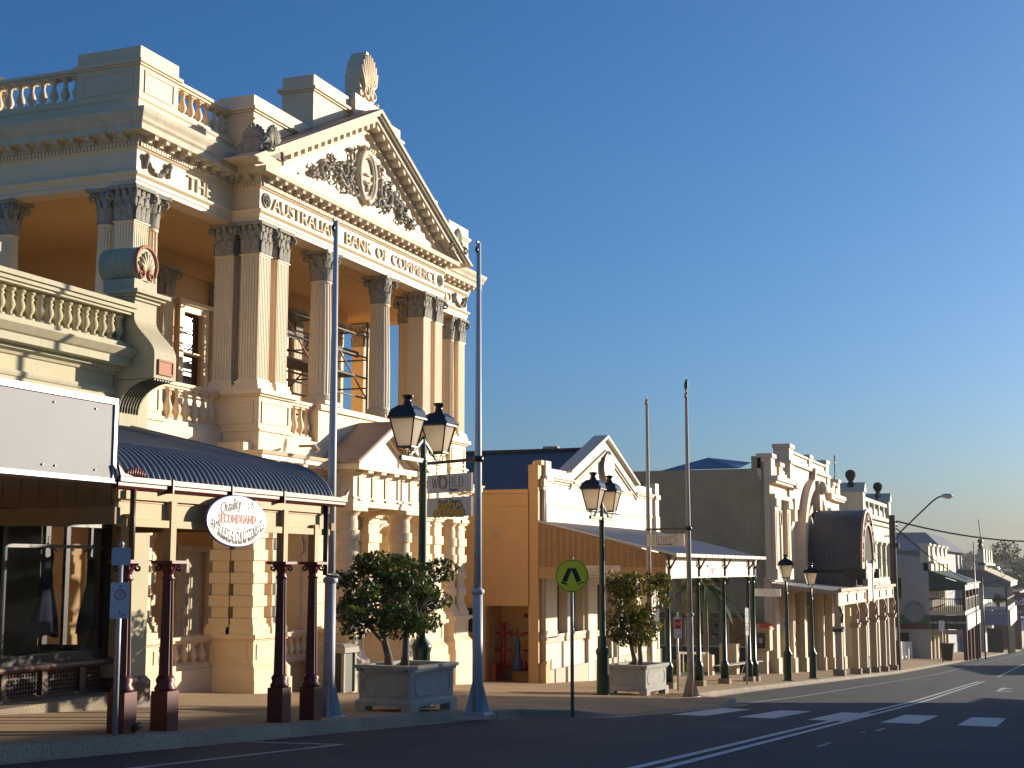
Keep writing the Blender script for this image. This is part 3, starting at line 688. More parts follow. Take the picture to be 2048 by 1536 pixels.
pb.box(23.45, 25.64, BY+.06, BY+.45, 2.43, 2.85); pb.box(35.43, 37.48, BY+.06, BY+.45, 2.43, 2.85)
bpart('balcony_blocking', pb, M_CREAM)
balustrade(bank, (27.1, PY+.28), (28.48, PY+.28), 2.85, 3.72, 5, M_CREAM); balustrade(bank, (32.58, PY+.28), (33.95, PY+.28), 2.85, 3.72, 5, M_CREAM)
balustrade(bank, (23.47, BY+.25), (25.64, BY+.25), 2.85, 3.72, 7, M_CREAM); balustrade(bank, (35.44, BY+.25), (37.46, BY+.25), 2.85, 3.72, 7, M_CREAM)
balustrade(bank, (BX0+.25, 26), (BX0+.25, BY+.66), 2.7, 3.72, 28, M_CREAM)
# --- lower entablature (Doric) with mutules and triglyphs
LP = [(BX0, 30), (BX0, BY-.06), (PX0, BY-.06), (PX0, PY-.06), (PX1, PY-.06), (PX1, BY-.06), (BX1, BY-.06), (BX1, 30)]
LE = [(-.5,1.41),(0,1.41),(0,1.49),(.02,1.49),(.02,1.58),(.05,1.585),(.05,1.62),(0,1.622),(0,2.10),(.03,2.105),(.03,2.15),(.10,2.17),(.10,2.25),(.34,2.255),(.34,2.34),(.37,2.36),(.40,2.43),(-.5,2.45)]
lent = bpart('lower_entablature', MB().sweep(LP, LE), M_CREAM2)
mu = MB(); tg = MB()
def tri(m, p, d, nn):
    for k in (-1, 0, 1): obox(m, p + d*(k*.085), d, nn, .06, .0, .03, 1.625, 2.09)
    obox(m, p, d, nn, .24, .0, .018, 1.625, 2.10); obox(m, p, d, nn, .25, .05, .065, 1.55, 1.583)
for a, b in zip(LP, LP[1:]):
    if a[1] == 30 or b[1] == 30: continue
    run(mu, a, b, .62, lambda m, p, d, nn: obox(m, p, d, nn, .24, .10, .31, 2.195, 2.254)); run(tg, a, b, .62, tri)
bpart('mutule_row', mu, M_CREAM2, lent); bpart('triglyph_row', tg, M_CREAM2, lent)
# --- lower storey pedestals, banded pilasters and columns
def low_ped(x0, x1, y0, y1, zt=-1.34, zg=None):
    zg = zg if zg is not None else fz((x0+x1)/2, y0) - .35
    m = MB()
    m.box(x0-.12, x1+.12, y0-.12, y1+.05, zg, -2.27); m.box(x0-.09, x1+.09, y0-.09, y1+.04, -2.27, -2.05)
    m.hexa([(x0-.09, y0-.09, -2.05), (x1+.09, y0-.09, -2.05), (x1+.09, y1+.04, -2.05), (x0-.09, y1+.04, -2.05), (x0, y0, -1.93), (x1, y0, -1.93), (x1, y1, -1.93), (x0, y1, -1.93)])
    m.box(x0, x1, y0, y1, -1.93, zt-.13); m.box(x0-.04, x1+.04, y0-.04, y1+.02, zt-.13, zt-.09); m.box(x0-.10, x1+.10, y0-.10, y1+.05, zt-.09, zt)
    frame(m, x0+.12, x1-.12, -1.86, zt-.2, y0, .03, .018); frameX(m, y0+.14, y1-.1, -1.86, zt-.2, x0, .03, .018)
    return bpart('pedestal', m, M_CREAM)
def banded(cx, cy, r, ry=None, rnd_=False, z0=-1.34, z1=1.41, nm='banded_pilaster'):
    m = MB(); ry = ry or r; H = z1-z0; n = 9; zz = z0+.32; st = (H-.32-.30)/n
    if not rnd_:
        for o, a, b in ((.10, 0, .14), (.07, .14, .2), (.04, .2, .32)): m.box(cx-r-o, cx+r+o, cy-ry-o, cy+ry+o, z0+a, z0+b)
        for i in range(n):
            o = .045 if i % 2 else 0; g = .006
            m.box(cx-r-o, cx+r+o, cy-ry-o, cy+ry+o, zz+i*st+g, zz+(i+1)*st-g); m.box(cx-r+.012, cx+r-.012, cy-ry+.012, cy+ry-.012, zz+(i+1)*st-g, zz+(i+1)*st+g)
        for o, a, b in ((.03, .30, .25), (.0, .25, .16), (.06, .16, .1), (.1, .1, 0)): m.box(cx-r-o, cx+r+o, cy-ry-o, cy+ry+o, z1-a, z1-b)
    else:
        m.box(cx-r-.09, cx+r+.09, cy-r-.09, cy+r+.09, z0, z0+.12)
        pr = [(r+.08, z0+.12), (r+.09, z0+.17), (r+.05, z0+.21), (r+.05, z0+.24), (r+.02, z0+.3)]
        for i in range(n):
            o = .05 if i % 2 else 0; pr += [(r+o, zz+i*st+.004), (r+o, zz+(i+1)*st-.004)]
        pr += [(r*.95, z1-.3), (r*.95, z1-.2), (r+.02, z1-.19), (r+.03, z1-.16), (r+.08, z1-.1)]
        m.lathe(cx, cy, pr, 28, False); m.box(cx-r-.1, cx+r+.1, cy-r-.1, cy+r+.1, z1-.1, z1)
    return bpart(nm, m, M_CREAM)
for s in (-1, 1):
    def mx(x): return x if s < 0 else 2*CXB - x
    a, b = sorted((mx(25.70), mx(26.98))); low_ped(a, b, 15.6, 16.65)
    for xx in (25.97, 26.72): banded(mx(xx), 15.9, .23)
    banded(mx(25.97), 16.45, .23, .2)
    a, b = sorted((mx(28.78), mx(29.5))); low_ped(a, b, 14.98, 16.0)
    banded(mx(29.13), 15.3, .26, None, True, nm='porch_column'); banded(mx(29.13), 16.12, .3, .12)
for x0, x1 in ((22.3, 23.4), (37.65, 38.7)): low_ped(x0, x1, 16.30, 17.0)
banded(23.08, 16.62, .22, None, True, nm='banded_column'); banded(22.56, 16.62, .2); banded(37.55+.35, 16.62, .22, None, True, nm='banded_column'); banded(38.42, 16.62, .22)
banded(2*CXB-28.3+.9, 16.5, .2)
# arcade wall behind
def arch_wall(mb, x0, x1, z0, z1, y0, y1, cx, r, zs, n=16):
    mb.box(x0, cx-r, y0, y1, z0, z1); mb.box(cx+r, x1, y0, y1, z0, z1)
    for i in range(n):
        t0, t1 = pi*i/n, pi*(i+1)/n
        xa, za, xb, zb2 = cx+r*cos(t0), zs+r*sin(t0), cx+r*cos(t1), zs+r*sin(t1)
        mb.prism([(xa, za), (xa, z1), (xb, z1), (xb, zb2)], y0, y1, 'y')
    return mb
aw = MB(); arch_wall(aw, 27.1, 28.9, -2.6, 1.45, 16.24, 16.6, 27.96, .72, .35); arch_wall(aw, 29.3, 31.76, -2.9, 1.45, 16.24, 16.6, CXB, 1.0, .2); arch_wall(aw, 2*CXB-28.9, 33.96, -3.0, 1.45, 16.24, 16.6, 2*CXB-27.96, .72, .35)
for cx, r, zs in ((27.96, .72, .35), (CXB, 1.0, .2), (2*CXB-27.96, .72, .35)):
    aw.tube([(cx + (r+.06)*cos(pi*k/20), 16.235, zs + (r+.06)*sin(pi*k/20)) for k in range(21)], .05, 6)
for cx, r in ((27.96, .72), (2*CXB-27.96, .72)):
    for zz in [-1.3+.3*i for i in range(6)]:
        aw.box(cx-r-.02, cx-r+.02, 16.2, 16.5, zz, zz+.01)
bpart('arcade_wall', aw, M_CREAM)
for x, z in ((29.45, 1.08), (31.6, 1.08), (28.72, 1.15), (32.35, 1.15)): bpart('spandrel_rosette', rosette(x, 16.2, z, .13), M_GREYCORN)
# recessed inner wall, doors, side responds
iw = MB(); IH = [(24.2, 25.2, -2.8, .2), (27.4, 28.5, -2.8, .4), (29.7, 31.3, -3, .7), (32.6, 33.7, -3, .4)]
wall_open(iw, 23.0, 38.3, -3.3, 1.5, 18.6, 18.9, IH); iw.box(BX0+.3, 23.0, 18.6, 26, -3.0, 1.5); iw.box(38.3, BX1, 16.9, 30, -3.4, 1.5)
iw.box(BX0+.2, BX1-.1, 16.4, 18.7, 1.46, 1.52)
bpart('lower_wall', iw, M_OCHRE)
for a, b, c, d in IH:
    m = MB(); frame(m, a-.12, b+.12, c, d+.12, 18.6, .13, .06)
    for k in range(2):
        x0 = a + (b-a)*k/2; frame(m, x0+.06, x0+(b-a)/2-.04, c+.5, d-.5, 18.69, .05, .02); m.box(x0+.01, x0+(b-a)/2-.01, 18.69, 18.74, c, d)
    mk('door', m, M_GREYCORN, bank)
banded(24.0, 17.75, .25, .2, nm='inner_pilaster'); banded(25.6, 18.4, .25, .2, nm='inner_pilaster')
bl = MB(); bl.box(23.45, 25.65, 16.5, 16.9, fz(24.5, 16)-.3, -2.02); bl.box(35.4, 37.6, 16.5, 16.9, -3.6, -2.02); bl.box(27.05, 28.75, 16.1, 16.5, -3.0, -2.02); bl.box(32.3, 34.0, 16.1, 16.5, -3.4, -2.02)
bl.box(22.5, 38.5, 16.95, 18.7, -3.4, -2.3)
bpart('plinth', bl, M_CREAM)
balustrade(bank, (23.45, 16.7), (25.64, 16.7), -2.02, -1.36, 7, M_CREAM); balustrade(bank, (35.42, 16.7), (37.6, 16.7), -2.02, -1.36, 7, M_CREAM)
balustrade(bank, (27.05, 16.05), (28.7, 16.05), -2.02, -1.36, 6, M_CREAM); balustrade(bank, (32.35, 16.05), (33.98, 16.05), -2.02, -1.36, 6, M_CREAM)
# --- porch
po = MB(); XA, XB, YA = 28.83, 2*CXB-28.83, 14.98
po.sweep([(XA, 16.1), (XA, YA), (XB, YA), (XB, 16.1)], [(-.4,1.41),(0,1.41),(0,1.49),(.02,1.49),(.02,1.58),(.05,1.585),(.05,1.62),(0,1.622),(0,2.10),(.03,2.105),(.03,2.15),(.10,2.17),(.10,2.22),(.30,2.225),(.30,2.36),(-.4,2.37)])
po.box(XA+.3, XB-.3, YA+.3, 16.2, 1.5, 1.55)
porch = bpart('porch', po, M_CREAM2)
mu = MB(); tg = MB()
for a, b in (((XA, 15.9), (XA, YA)), ((XA, YA), (XB, YA)), ((XB, YA), (XB, 15.9))):
    run(mu, a, b, .62, lambda m, p, d, nn: obox(m, p, d, nn, .24, .10, .27, 2.165, 2.224)); run(tg, a, b, .62, tri)
bpart('porch_mutules', mu, M_CREAM2, porch); bpart('porch_triglyphs', tg, M_CREAM2, porch)
pp = MB(); sl = .53; ax = CXB; hw = ax-28.55; az = 2.36 + sl*hw
pp.prism([(28.7, 2.36), (2*ax-28.7, 2.36), (ax, az-.1)], YA+.03, YA+.3, 'y')
for s in (-1, 1):
    for a, b, y in ((-.10, .04, YA-.32), (-.20, -.102, YA-.24), (-.34, -.204, YA-.05)):
        xb = ax + s*(az+b-2.37)/sl; xa = ax + s*(az+a-2.37)/sl; pp.prism([(xb, 2.37), (ax, az+b), (ax, az+a), (xa, 2.37)], y, YA+.25, 'y')
bpart('porch_pediment', pp, M_CREAM2, porch)
pr = MB()
for s in (-1, 1):
    x0 = ax + s*(hw+.06)
    pr.hexa([(x0, YA-.3, 2.36), (ax, YA-.3, az+.02), (ax, PY+.1, az+.02), (x0, PY+.1, 2.36), (x0, YA-.3, 2.41), (ax, YA-.3, az+.08), (ax, PY+.1, az+.08), (x0, PY+.1, 2.41)])
bpart('porch_roof', pr, M_ROOFBR, porch)
st = MB()
for i in range(4): st.box(29.6, 31.5, 15.2+i*.32, 17, zr(30.5)-.1, fz(30.5)+.15*(i+1)+.05)
bpart('porch_step', st, M_CREAM)
lamp = MB(); lamp.bar((26.9, 15.3, 2.62), (26.9, 14.95, 2.62), .05); lamp.bar((26.9, 14.95, 2.62), (26.9, 14.85, 2.5), .12, .1)
bpart('spotlight', lamp, M_ROOFBR)
# main roof body
rb = MB(); rb.box(BX0+.42, BX1-.42, BY+.5, 30, 8.76, 8.9)
bpart('flat_roof', rb, M_ROOFBR)

# --- scaffold tower standing in the upper loggia
sc = thing('scaffold_tower', 'steel tube scaffold tower standing between the columns of the bank balcony', 'scaffold', (31, 17.4, 2.6))
M_STEEL = mat('dull_scaffold_steel', (.20,.18,.16), .5, .2, 5, metal=.5); M_RUST = mat('rusty_brace_tube', (.30,.14,.07), .6, .3, 5)
m = MB(); xa, xb, ya, yb2 = 28.95, 33.2, 16.9, 18.1
for x in (xa, 31.05, xb):
    for y in (ya, yb2): m.tube([(x, y, 2.6), (x, y, 6.45)], .03, 6)
    for z in (3.2, 3.95, 4.7, 5.45, 6.2): m.tube([(x, ya, z), (x, yb2, z)], .022, 6)
for y in (ya, yb2):
    for z in (3.9, 4.42, 4.95, 5.5, 6.05): m.tube([(xa, y, z), (xb, y, z)], .026, 6)
mk('frame', m, M_STEEL, sc); m = MB()
for x0, x1 in ((xa, 31.05), (31.05, xb)):
    m.tube([(x0, ya, 5.9), (x1, ya, 4.4)], .022, 6); m.tube([(x0, yb2, 4.4), (x1, yb2, 5.9)], .022, 6); m.tube([(x0, ya, 4.3), (x1, ya, 2.9)], .022, 6)
    m.tube([(x0, ya, 6.4), (x0+.9, yb2, 5.6)], .022, 6)
mk('brace', m, M_RUST, sc)
m = MB(); m.box(xa+.1, xb-.1, ya+.25, yb2-.1, 5.0, 5.06); m.box(xa+.1, xb-.1, ya+.2, ya+.22, 5.5, 5.66); mk('plank', m, mat('grey_planks', (.14,.12,.10), .8, .2, 4), sc)
# ================================================================ antique shop beside the bank
M_SHOP = mat('pale_olive_render', (.50,.44,.27), .7, .07, 1.5, .06, 50, streak=.3, streak_col=(.30,.26,.16))
M_SHOPT = mat('olive_trim_paint', (.46,.41,.27), .7, .08, 2, .06, 50, streak=.35, streak_col=(.2,.18,.12), spots=.25, spot_col=(.1,.09,.07))
M_TERRA = mat('terracotta_paint', (.42,.16,.08), .7, .1, 3)
M_TAN = mat('tan_timber_paint', (.50,.33,.15), .6, .08, 3, .05, 30)
M_BROWN = mat('dark_brown_paint', (.10,.045,.025), .5, .15, 3)
M_CORR = mat('grey_corrugated_iron', (.17,.185,.205), .40, .10, 1.5, .03, 20, metal=.3, streak=.35, streak_col=(.10,.10,.11))
M_BLK2 = mat('black_window_joinery', (.012,.011,.010), .4, .1)
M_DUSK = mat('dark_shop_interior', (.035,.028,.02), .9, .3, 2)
shop = thing('antique_shop', 'pale olive shop with scrolled end bracket, balustraded parapet and dark display window', 'shop', (16, 13.7, -2.1))
def sp(name, mb, m, parent=None, label=None): return mk(name, mb, m, parent or shop, label)
SX0, SX1, SY = 11.0, 19.2, 13.7
w = MB(); w.box(SX0, 18.3, SY+.02, SY+.35, .85, 3.95)
w.box(18.5, 19.2, SY-.1, SY+.45, -1.75, 2.2); w.box(18.28, 19.2, SY+.02, 24, .85, 3.45); w.box(19.0, 19.2, 15.55, 24, -2.6, .9); w.box(19.0, 19.2, 14.1, 16.65, -2.6, -1.3)
w.box(SX0, 19.2, 23.8, 24, -2.6, 3.4); w.box(SX0, SX0+.2, SY+.3, 24, -2.6, 3.4); w.box(SX0, 19.2, SY+.3, 24, 3.2, 3.3)
sp('wall', w, M_SHOP)
sp('wall_base', MB().box(18.44, 19.26, SY-.16, SY+.5, -2.6, -1.74).hexa([(18.44,SY-.16,-1.74),(19.26,SY-.16,-1.74),(19.26,SY+.5,-1.74),(18.44,SY+.5,-1.74),(18.5,SY-.1,-1.66),(19.2,SY-.1,-1.66),(19.2,SY+.45,-1.66),(18.5,SY+.45,-1.66)]), M_BROWN)
cw = MB(); cw.sweep([(SX0, SY+.02), (18.3, SY+.02)], [(-.1,3.0),(.03,3.0),(.05,3.05),(.14,3.07),(.14,3.12),(.30,3.13),(.30,3.24),(.34,3.26),(.42,3.36),(.42,3.38),(-.1,3.44)])
cw.sweep([(SX0, SY+.02), (18.3, SY+.02)], [(-.1,2.70),(.02,2.70),(.03,2.74),(.03,2.78),(-.1,2.8)])
sp('cornice', cw, M_SHOPT)
SB = [(.085,.0),(.085,.06),(.045,.07),(.04,.12),(.07,.17),(.085,.23),(.07,.30),(.05,.35),(.072,.385),(.05,.42),(.07,.46),(.085,.47),(.085,.53)]
r = MB(); r.box(15.0, 18.3, SY-.28, SY+.1, 3.38, 3.47); r.box(15.0, 18.32, SY-.27, SY+.09, 3.93, 3.97); r.box(15.0, 18.32, SY-.31, SY+.12, 3.97, 4.03); r.box(15.0, 18.36, SY-.35, SY+.14, 4.03, 4.10)
rail = sp('balustrade', r, M_SHOPT)
first = None
for i in range(16):
    x = 15.12 + i*.205
    if first is None:
        m = MB(); m.lathe(0, 0, [(a*.95, b*.87) for a, b in SB], 10); first = part_at('baluster', m, M_SHOP, rail, (x, SY-.1, 3.47))
    else: again(first, (x, SY-.1, 3.47))
pr = MB(); pr.box(14.2, 15.0, SY-.40, SY+.1, 2.95, 4.25); pr.box(14.12, 15.08, SY-.48, SY+.15, 4.25, 4.38)
sp('parapet_pier', pr, M_SHOPT); sp('pier_panel', MB().box(14.4, 14.85, SY-.415, SY-.40, 3.12, 3.32), M_TERRA)
# scrolled end bracket
def scroll(x0, x1, full=True):
    m = MB(); Y0 = SY
    low = [(Y0+.1, 2.05)] + [(Y0-.05-.62*(1-cos(t*pi/2))**1.1, 2.40+.52*sin(t*pi/2)) for t in [i/8 for i in range(9)]] + [(Y0+.1, 2.92)]
    m.prism(low, x0+.02, x1-.02, 'x')
    m.box(x0, x1, Y0-.70, Y0+.1, 2.93, 3.30)
    s = [(Y0+.1, 3.30), (Y0-.70, 3.30)] + [(Y0-.70+.40*(.5-.5*cos(pi*t)), 3.30+.62*t + .0) for t in [i/10 for i in range(11)]] + [(Y0-.30, 4.18), (Y0+.1, 4.18)]
    m.prism(s, x0, x1, 'x')
    return m
b = scroll(18.32, 18.90); b.box(18.28, 18.95, SY-.14, SY+.12, 2.03, 2.14); b.box(18.30, 18.92, SY-.10, SY+.12, 2.14, 2.40)
for o, a, c in ((.04, 4.18, 4.23), (.10, 4.23, 4.27), (.16, 4.27, 4.33)): b.box(18.32-o, 18.90+o, SY-.30-o, SY+.12, a, c)
b.box(18.32, 18.90, SY-.28, SY+.3, 4.33, 4.53)
b2 = MB(); cx, cz, R = 18.61, 4.80, .29
n = 28; ring = [(cx+R*cos(2*pi*k/n), cz+R*sin(2*pi*k/n)) for k in range(n)]
b.prism(ring, SY-.28, SY+.42, 'y', True)
brk = sp('scroll_bracket', b, M_SHOPT)
fl = MB()
for i in range(7):
    x = 18.39 + i*.07; fl.tube([(x, SY-.05-.62*(1-cos(t*pi/2))**1.1-.008, 2.42+.49*sin(t*pi/2)) for t in [j/8 for j in range(9)]], .013, 5)
mk('bracket_flutes', fl, M_BLK2, brk)
mk('bracket_panel', MB().box(18.44, 18.78, SY-.715, SY-.701, 3.02, 3.2), M_TERRA, brk)
pf = MB(); frame(pf, 18.41, 18.81, 2.99, 3.23, SY-.70, .03, .03); mk('panel_frame', pf, M_TERRA, brk)
dr = MB(); dr.tube([(cx+R*.97*cos(2*pi*k/n), SY-.285, cz+R*.97*sin(2*pi*k/n)) for k in range(-3, 18)], .030, 6)
for s in (-1, 1):
    p, q = spiral(0, 0, .09, 1.3, pi/2, 0, s, .028); dr.tube([(cx+s*.13+a, SY-.29+c2*0, cz-.17+c) for a, c2, c in p], q, 6)
mk('disc_ring', dr, M_TERRA, brk)
pl = MB()
for k in range(-3, 4):
    a = k*.36; pl.tube([(cx, SY-.285, cz-.12), (cx+.12*sin(a), SY-.30, cz-.12+.17*cos(a)), (cx+.22*sin(a), SY-.29, cz-.12+.32*cos(a)*(1-.06*abs(k)))], [.012, .03, .022], 5)
mk('palmette', pl, mat('pale_yellow_paint', (.60,.52,.33), .7), brk)
# awning with bullnose
AX0, AX1 = 13.42, 18.62
def awn_prof():
    P = [(SY, 2.22), (12.3, 1.89), (10.95, 1.56)]
    c0 = Vector((10.95, 1.56)); 
    for i in range(1, 11):
        t = i/10; a = pi/2*t
        P.append((10.95 - .93*sin(a*.98) , 1.56 - .58*(1-cos(a))**1.0 - .06*t))
    return P
AP = awn_prof()
cm = MB(); pitch = .115; nx = int((AX1-AX0)/pitch*8); vs = []
for i in range(nx+1):
    x = AX0 + (AX1-AX0)*i/nx; h = .020*cos(2*pi*(x-AX0)/pitch)
    for j, (y, z) in enumerate(AP):
        a = AP[max(0, j-1)]; c = AP[min(len(AP)-1, j+1)]; d = Vector((c[0]-a[0], c[1]-a[1])).normalized(); nn = Vector((d.y, -d.x)); nn = nn if nn.y > 0 or nn.x < 0 else -nn
        vs.append((x, y + nn.x*h, z + nn.y*h))
m = len(AP); cm.add(vs, [(i*m+j, i*m+j+1, (i+1)*m+j+1, (i+1)*m+j) for i in range(nx) for j in range(m-1)], True)
awn = sp('awning', cm, M_CORR)
eb = MB(); eb.tube([(AX1+.01, y, z+.012) for y, z in AP], .03, 6); mk('awning_edge', eb, M_CORR, awn)
gb = MB()
bt = .70
gb.prism([(y, z-.03) for y, z in AP] + [(AP[-1][0], bt), (SY, bt)], AX0-.03, AX0, 'x')
for i in range(14): gb.box(AX0-.036, AX0-.029, 9.99+i*.26, 9.995+i*.26, bt, 1.0 + (0.35 if i > 1 else .0))
mk('gable_boards', gb, mat('brown_awning_boards', (.22,.13,.06), .7, .12, 3, .06, 30), awn)
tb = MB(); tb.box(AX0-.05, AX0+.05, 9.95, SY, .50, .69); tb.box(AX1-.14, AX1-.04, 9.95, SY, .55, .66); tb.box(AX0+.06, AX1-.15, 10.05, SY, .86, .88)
mk('awning_beam', tb, mat('shaded_beam_paint', (.30,.19,.085), .7, .1, 3), awn)  # darker copy of the tan paint, under-awning shade put into its colour
g = MB(); g.sweep([(AX0-.12, 9.99), (AX1+.12, 9.99)], [(0,.97),(.06,.90),(.10,.90),(.13,.93),(.13,.965),(.16,.975),(.16,1.035),(.13,1.04),(.10,1.0),(0,1.0)])
for x, s in ((AX1+.12, 1), (AX0-.12, -1)): g.prism([(x-.28*s, 1.03), (x, 1.03), (x+.05*s, 1.16), (x-.06*s, 1.07)], 9.83, 9.86, 'y')
for i in range(8): g.tube([(AX0+.02+.045*i, 9.86, 1.03), (AX0+.03+.045*i, 9.86, 1.10 + .05*(1-abs(i-3.5)/4))], .022, 5)
for x in (14.3, 15.6, 16.9): g.box(x-.012, x+.012, 9.815, 9.99, .88, 1.045)
mk('gutter', g, M_MAROON, awn)
fs = MB(); fs.box(AX0-.02, AX1-.25, 9.93, 10.03, .79, .905); fs.box(AX0, AX1-.25, 9.98, 10.0, .57, .785); 
for a, c in ((AX0+.06, 14.42), (14.54, 17.02), (17.16, 17.93), (18.02, AX1-.25)): fs.box(a, c, 9.92, 10.03, .48, .565)
fs.box(AX0, AX1-.25, 9.965, 9.978, .76, .772)
mk('fascia', fs, M_TAN, awn)
for i, x in enumerate((13.64, 14.46, 17.10, 17.97)):
    y = 9.96; zg = fz(x, y)
    p = MB(); p.box(x-.115, x+.115, y-.115, y+.115, zg-.05, zg+.47); p.lathe(x, y, [(.12, zg+.47), (.13, zg+.5), (.10, zg+.55), (.115, zg+.6), (.085, zg+.65)], 14); zt = -.12
    p.lathe(x, y, [(.082, zg+.65), (.062, zt-.02)], 60, False, 0, 12, .012); p.lathe(x, y, [(.062, zt-.02), (.085, zt), (.062, zt+.03), (.062, zt+.06), (.10, zt+.17), (.13, zt+.18)], 14)
    for sx in (-1, 1):
        for sy in (-1, 1): 
            q, rr = spiral(0, 0, .045, 1.2, pi/2, 0, 1, .02); p.tube([(x + sx*.09 + sx*a*.7, y + sy*.09 + sy*a*.7, zt+.13 + c) for a, c0, c in q], rr, 5)
    p.box(x-.15, x+.15, y-.15, y+.15, zt+.18, zt+.215)
    post = mk('awning_post', p, M_MAROON, shop); mk('timber_post', MB().box(x-.055, x+.055, y-.055, y+.055, zt+.216, .62 if i in (0, 3) else .8), M_TAN, post)
dp = MB(); x, y = 13.66, 9.86; dp.tube([(x-.08, y, .9), (x-.08, y, .1)], .035, 8); dp.tube([(x+.05, y, zr(x)+.2), (x+.16, y-.02, zr(x)+.22)], .045, 8)
sp('downpipe', dp, M_BROWN)
dp = MB(); dp.tube([(18.22, 9.9, .9), (18.22, 9.9, -.08), (18.5, 9.86, -.10)], .04, 8); sp('downpipe', dp, M_BLK2)
# shopfront, interior
ft = MB(); wall_open(ft, SX0, 18.5, -1.35, .86, SY+.10, SY+.2, [(SX0+.2, 16.05, -1.22, .62), (16.15, 18.36, -1.22, .62)])
for z in (.30,): ft.box(SX0, 18.4, SY+.12, SY+.17, z, z+.05)
sp('shop_window', ft, M_BLK2)
sp('window_pane', MB().box(SX0+.2, 18.36, SY+.14, SY+.15, -1.22, .62), glass_mat('shop_glass', (.01,.012,.014), .03, .72), None)
lt = MB(); lt.box(SX0, 18.5, SY+.05, SY+.3, -1.44, -1.35); lt.box(SX0, 18.5, SY+.12, SY+.25, -1.95, -1.80); lt.tube([(SX0, SY+.04, -1.40), (18.5, SY+.04, -1.40)], .05, 8)
for x in [SX0+.05+i*.85 for i in range(9)]: lt.box(x, x+.12, SY+.10, SY+.22, -1.81, -1.43)
for x in [SX0+.1+i*.062 for i in range(118)]: lt.bar((x, SY+.16, -1.80), (x, SY+.16, -1.44), .028, .02)
for i in range(6): lt.box(SX0, 18.4, SY+.15, SY+.17, -1.79+i*.06, -1.765+i*.06)
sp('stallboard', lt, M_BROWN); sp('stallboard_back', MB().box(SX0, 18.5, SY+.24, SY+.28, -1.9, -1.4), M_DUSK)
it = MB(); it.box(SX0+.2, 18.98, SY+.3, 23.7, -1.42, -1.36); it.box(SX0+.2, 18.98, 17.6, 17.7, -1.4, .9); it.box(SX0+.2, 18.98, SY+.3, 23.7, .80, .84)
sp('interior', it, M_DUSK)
sw = MB(); frameX(sw, 14.1, 15.6, -1.3, .86, 19.18, .09, .12)
for y in (14.62, 15.1): sw.box(19.06, 19.16, y, y+.06, -1.25, .8)
sp('side_window', sw, M_BLK2)
kind(mk('shop_step', MB().box(SX0, 18.42, 13.33, SY+.4, -2.6, -1.86), M_KERB), 'structure')
# things in the window
def dress(name, x, y, z, L, label, m):
    t = thing(name, label, 'dress', (x, y, z-L)); d = MB(); n = 24; rows = []
    for i in range(15):
        u = i/14; zz = z - L*u
        wd = .15 - .035*sin(pi*min(1, u/.32)) if u < .32 else .125 + .17*((u-.32)/.68)**.9
        dp_ = .05 + .10*max(0, u-.3); row = []
        for k in range(n):
            a = 2*pi*k/n; f = 1 + (.13*sin(a*7+u*2) if u > .35 else 0)*min(1, (u-.3)*2)
            row.append((x + wd*f*cos(a), y + dp_*f*sin(a), zz + (.06*abs(cos(a))**2 if i == 0 else 0) - (.10*abs(cos(a)) if i == 14 else 0)))
        rows.append(row)
    d.add([p for r in rows for p in r], [(i*n+k, i*n+(k+1) % n, (i+1)*n+(k+1) % n, (i+1)*n+k) for i in range(14) for k in range(n)], True)
    for s in (-1, 1): d.tube([(x + s*.12, y, z+.03), (x + s*.09, y, z+.13), (x + s*.06, y, z+.17)], .022, 5)
    mk('fabric', d, m, t)
    h = MB(); h.tube([(x-.22, y, z+.10), (x, y, z+.22), (x+.22, y, z+.10)], .012, 5); h.tube([(x, y, z+.22), (x, y, z+.30), (x+.03, y, z+.33)], .006, 5)
    mk('hanger', h, M_BLK2, t); return t
dress('hanging_dress', 18.52, 14.15, .16, 1.06, 'slate blue sleeveless dress on a hanger, rightmost in the shop window', mat('slate_blue_cloth', (.09,.12,.20), .85, .15, 5))
dress('hanging_dress', 17.62, 14.3, .16, 1.1, 'dark navy dress hanging left of the slate blue dress', mat('navy_cloth', (.03,.04,.10), .85, .15, 5))
dress('hanging_dress', 16.35, 14.3, .16, 1.25, 'dark teal dress hanging leftmost in the shop window', mat('teal_cloth', (.012,.06,.07), .85, .15, 5))
t = thing('table_lamp', 'yellow cylinder lampshade standing on the window display below the blue dress', 'lamp', (18.62, 14.3, -1.36))
mk('lamp_shade', MB().lathe(18.62, 14.3, [(.13, -1.28), (.15, -.98)], 18, True), mat('yellow_shade', (.60,.55,.12), .7, .1, 4, translucent=.4), t); mk('lamp_base', MB().lathe(18.62, 14.3, [(.08, -1.36), (.03, -1.33), (.03, -1.28)], 12), M_BLK2, t)
t = mk('display_card', MB().hexa([(18.14, 14.0, -1.36), (18.26, 14.0, -1.36), (18.26, 14.06, -1.36), (18.14, 14.06, -1.36), (18.14, 14.04, -1.16), (18.26, 14.04, -1.16), (18.26, 14.05, -1.16), (18.14, 14.05, -1.16)]), mat('blue_grey_card', (.35,.42,.52), .6)); tag(t, 'small pale card standing on the shop window display', 'card')
m = MB(); rr = random.Random(5)
for i in range(7): 
    x = 16.2+i*.3; m.hexa([(x, 14.0, -1.36), (x+.3, 13.98, -1.36), (x+.32, 14.5, -1.36), (x, 14.5, -1.36), (x+.03, 14.05, -1.36+rr.uniform(.02,.06)), (x+.26, 14.02, -1.36+rr.uniform(.02,.07)), (x+.28, 14.42, -1.36+rr.uniform(.02,.06)), (x+.03, 14.45, -1.36+rr.uniform(.02,.06))])
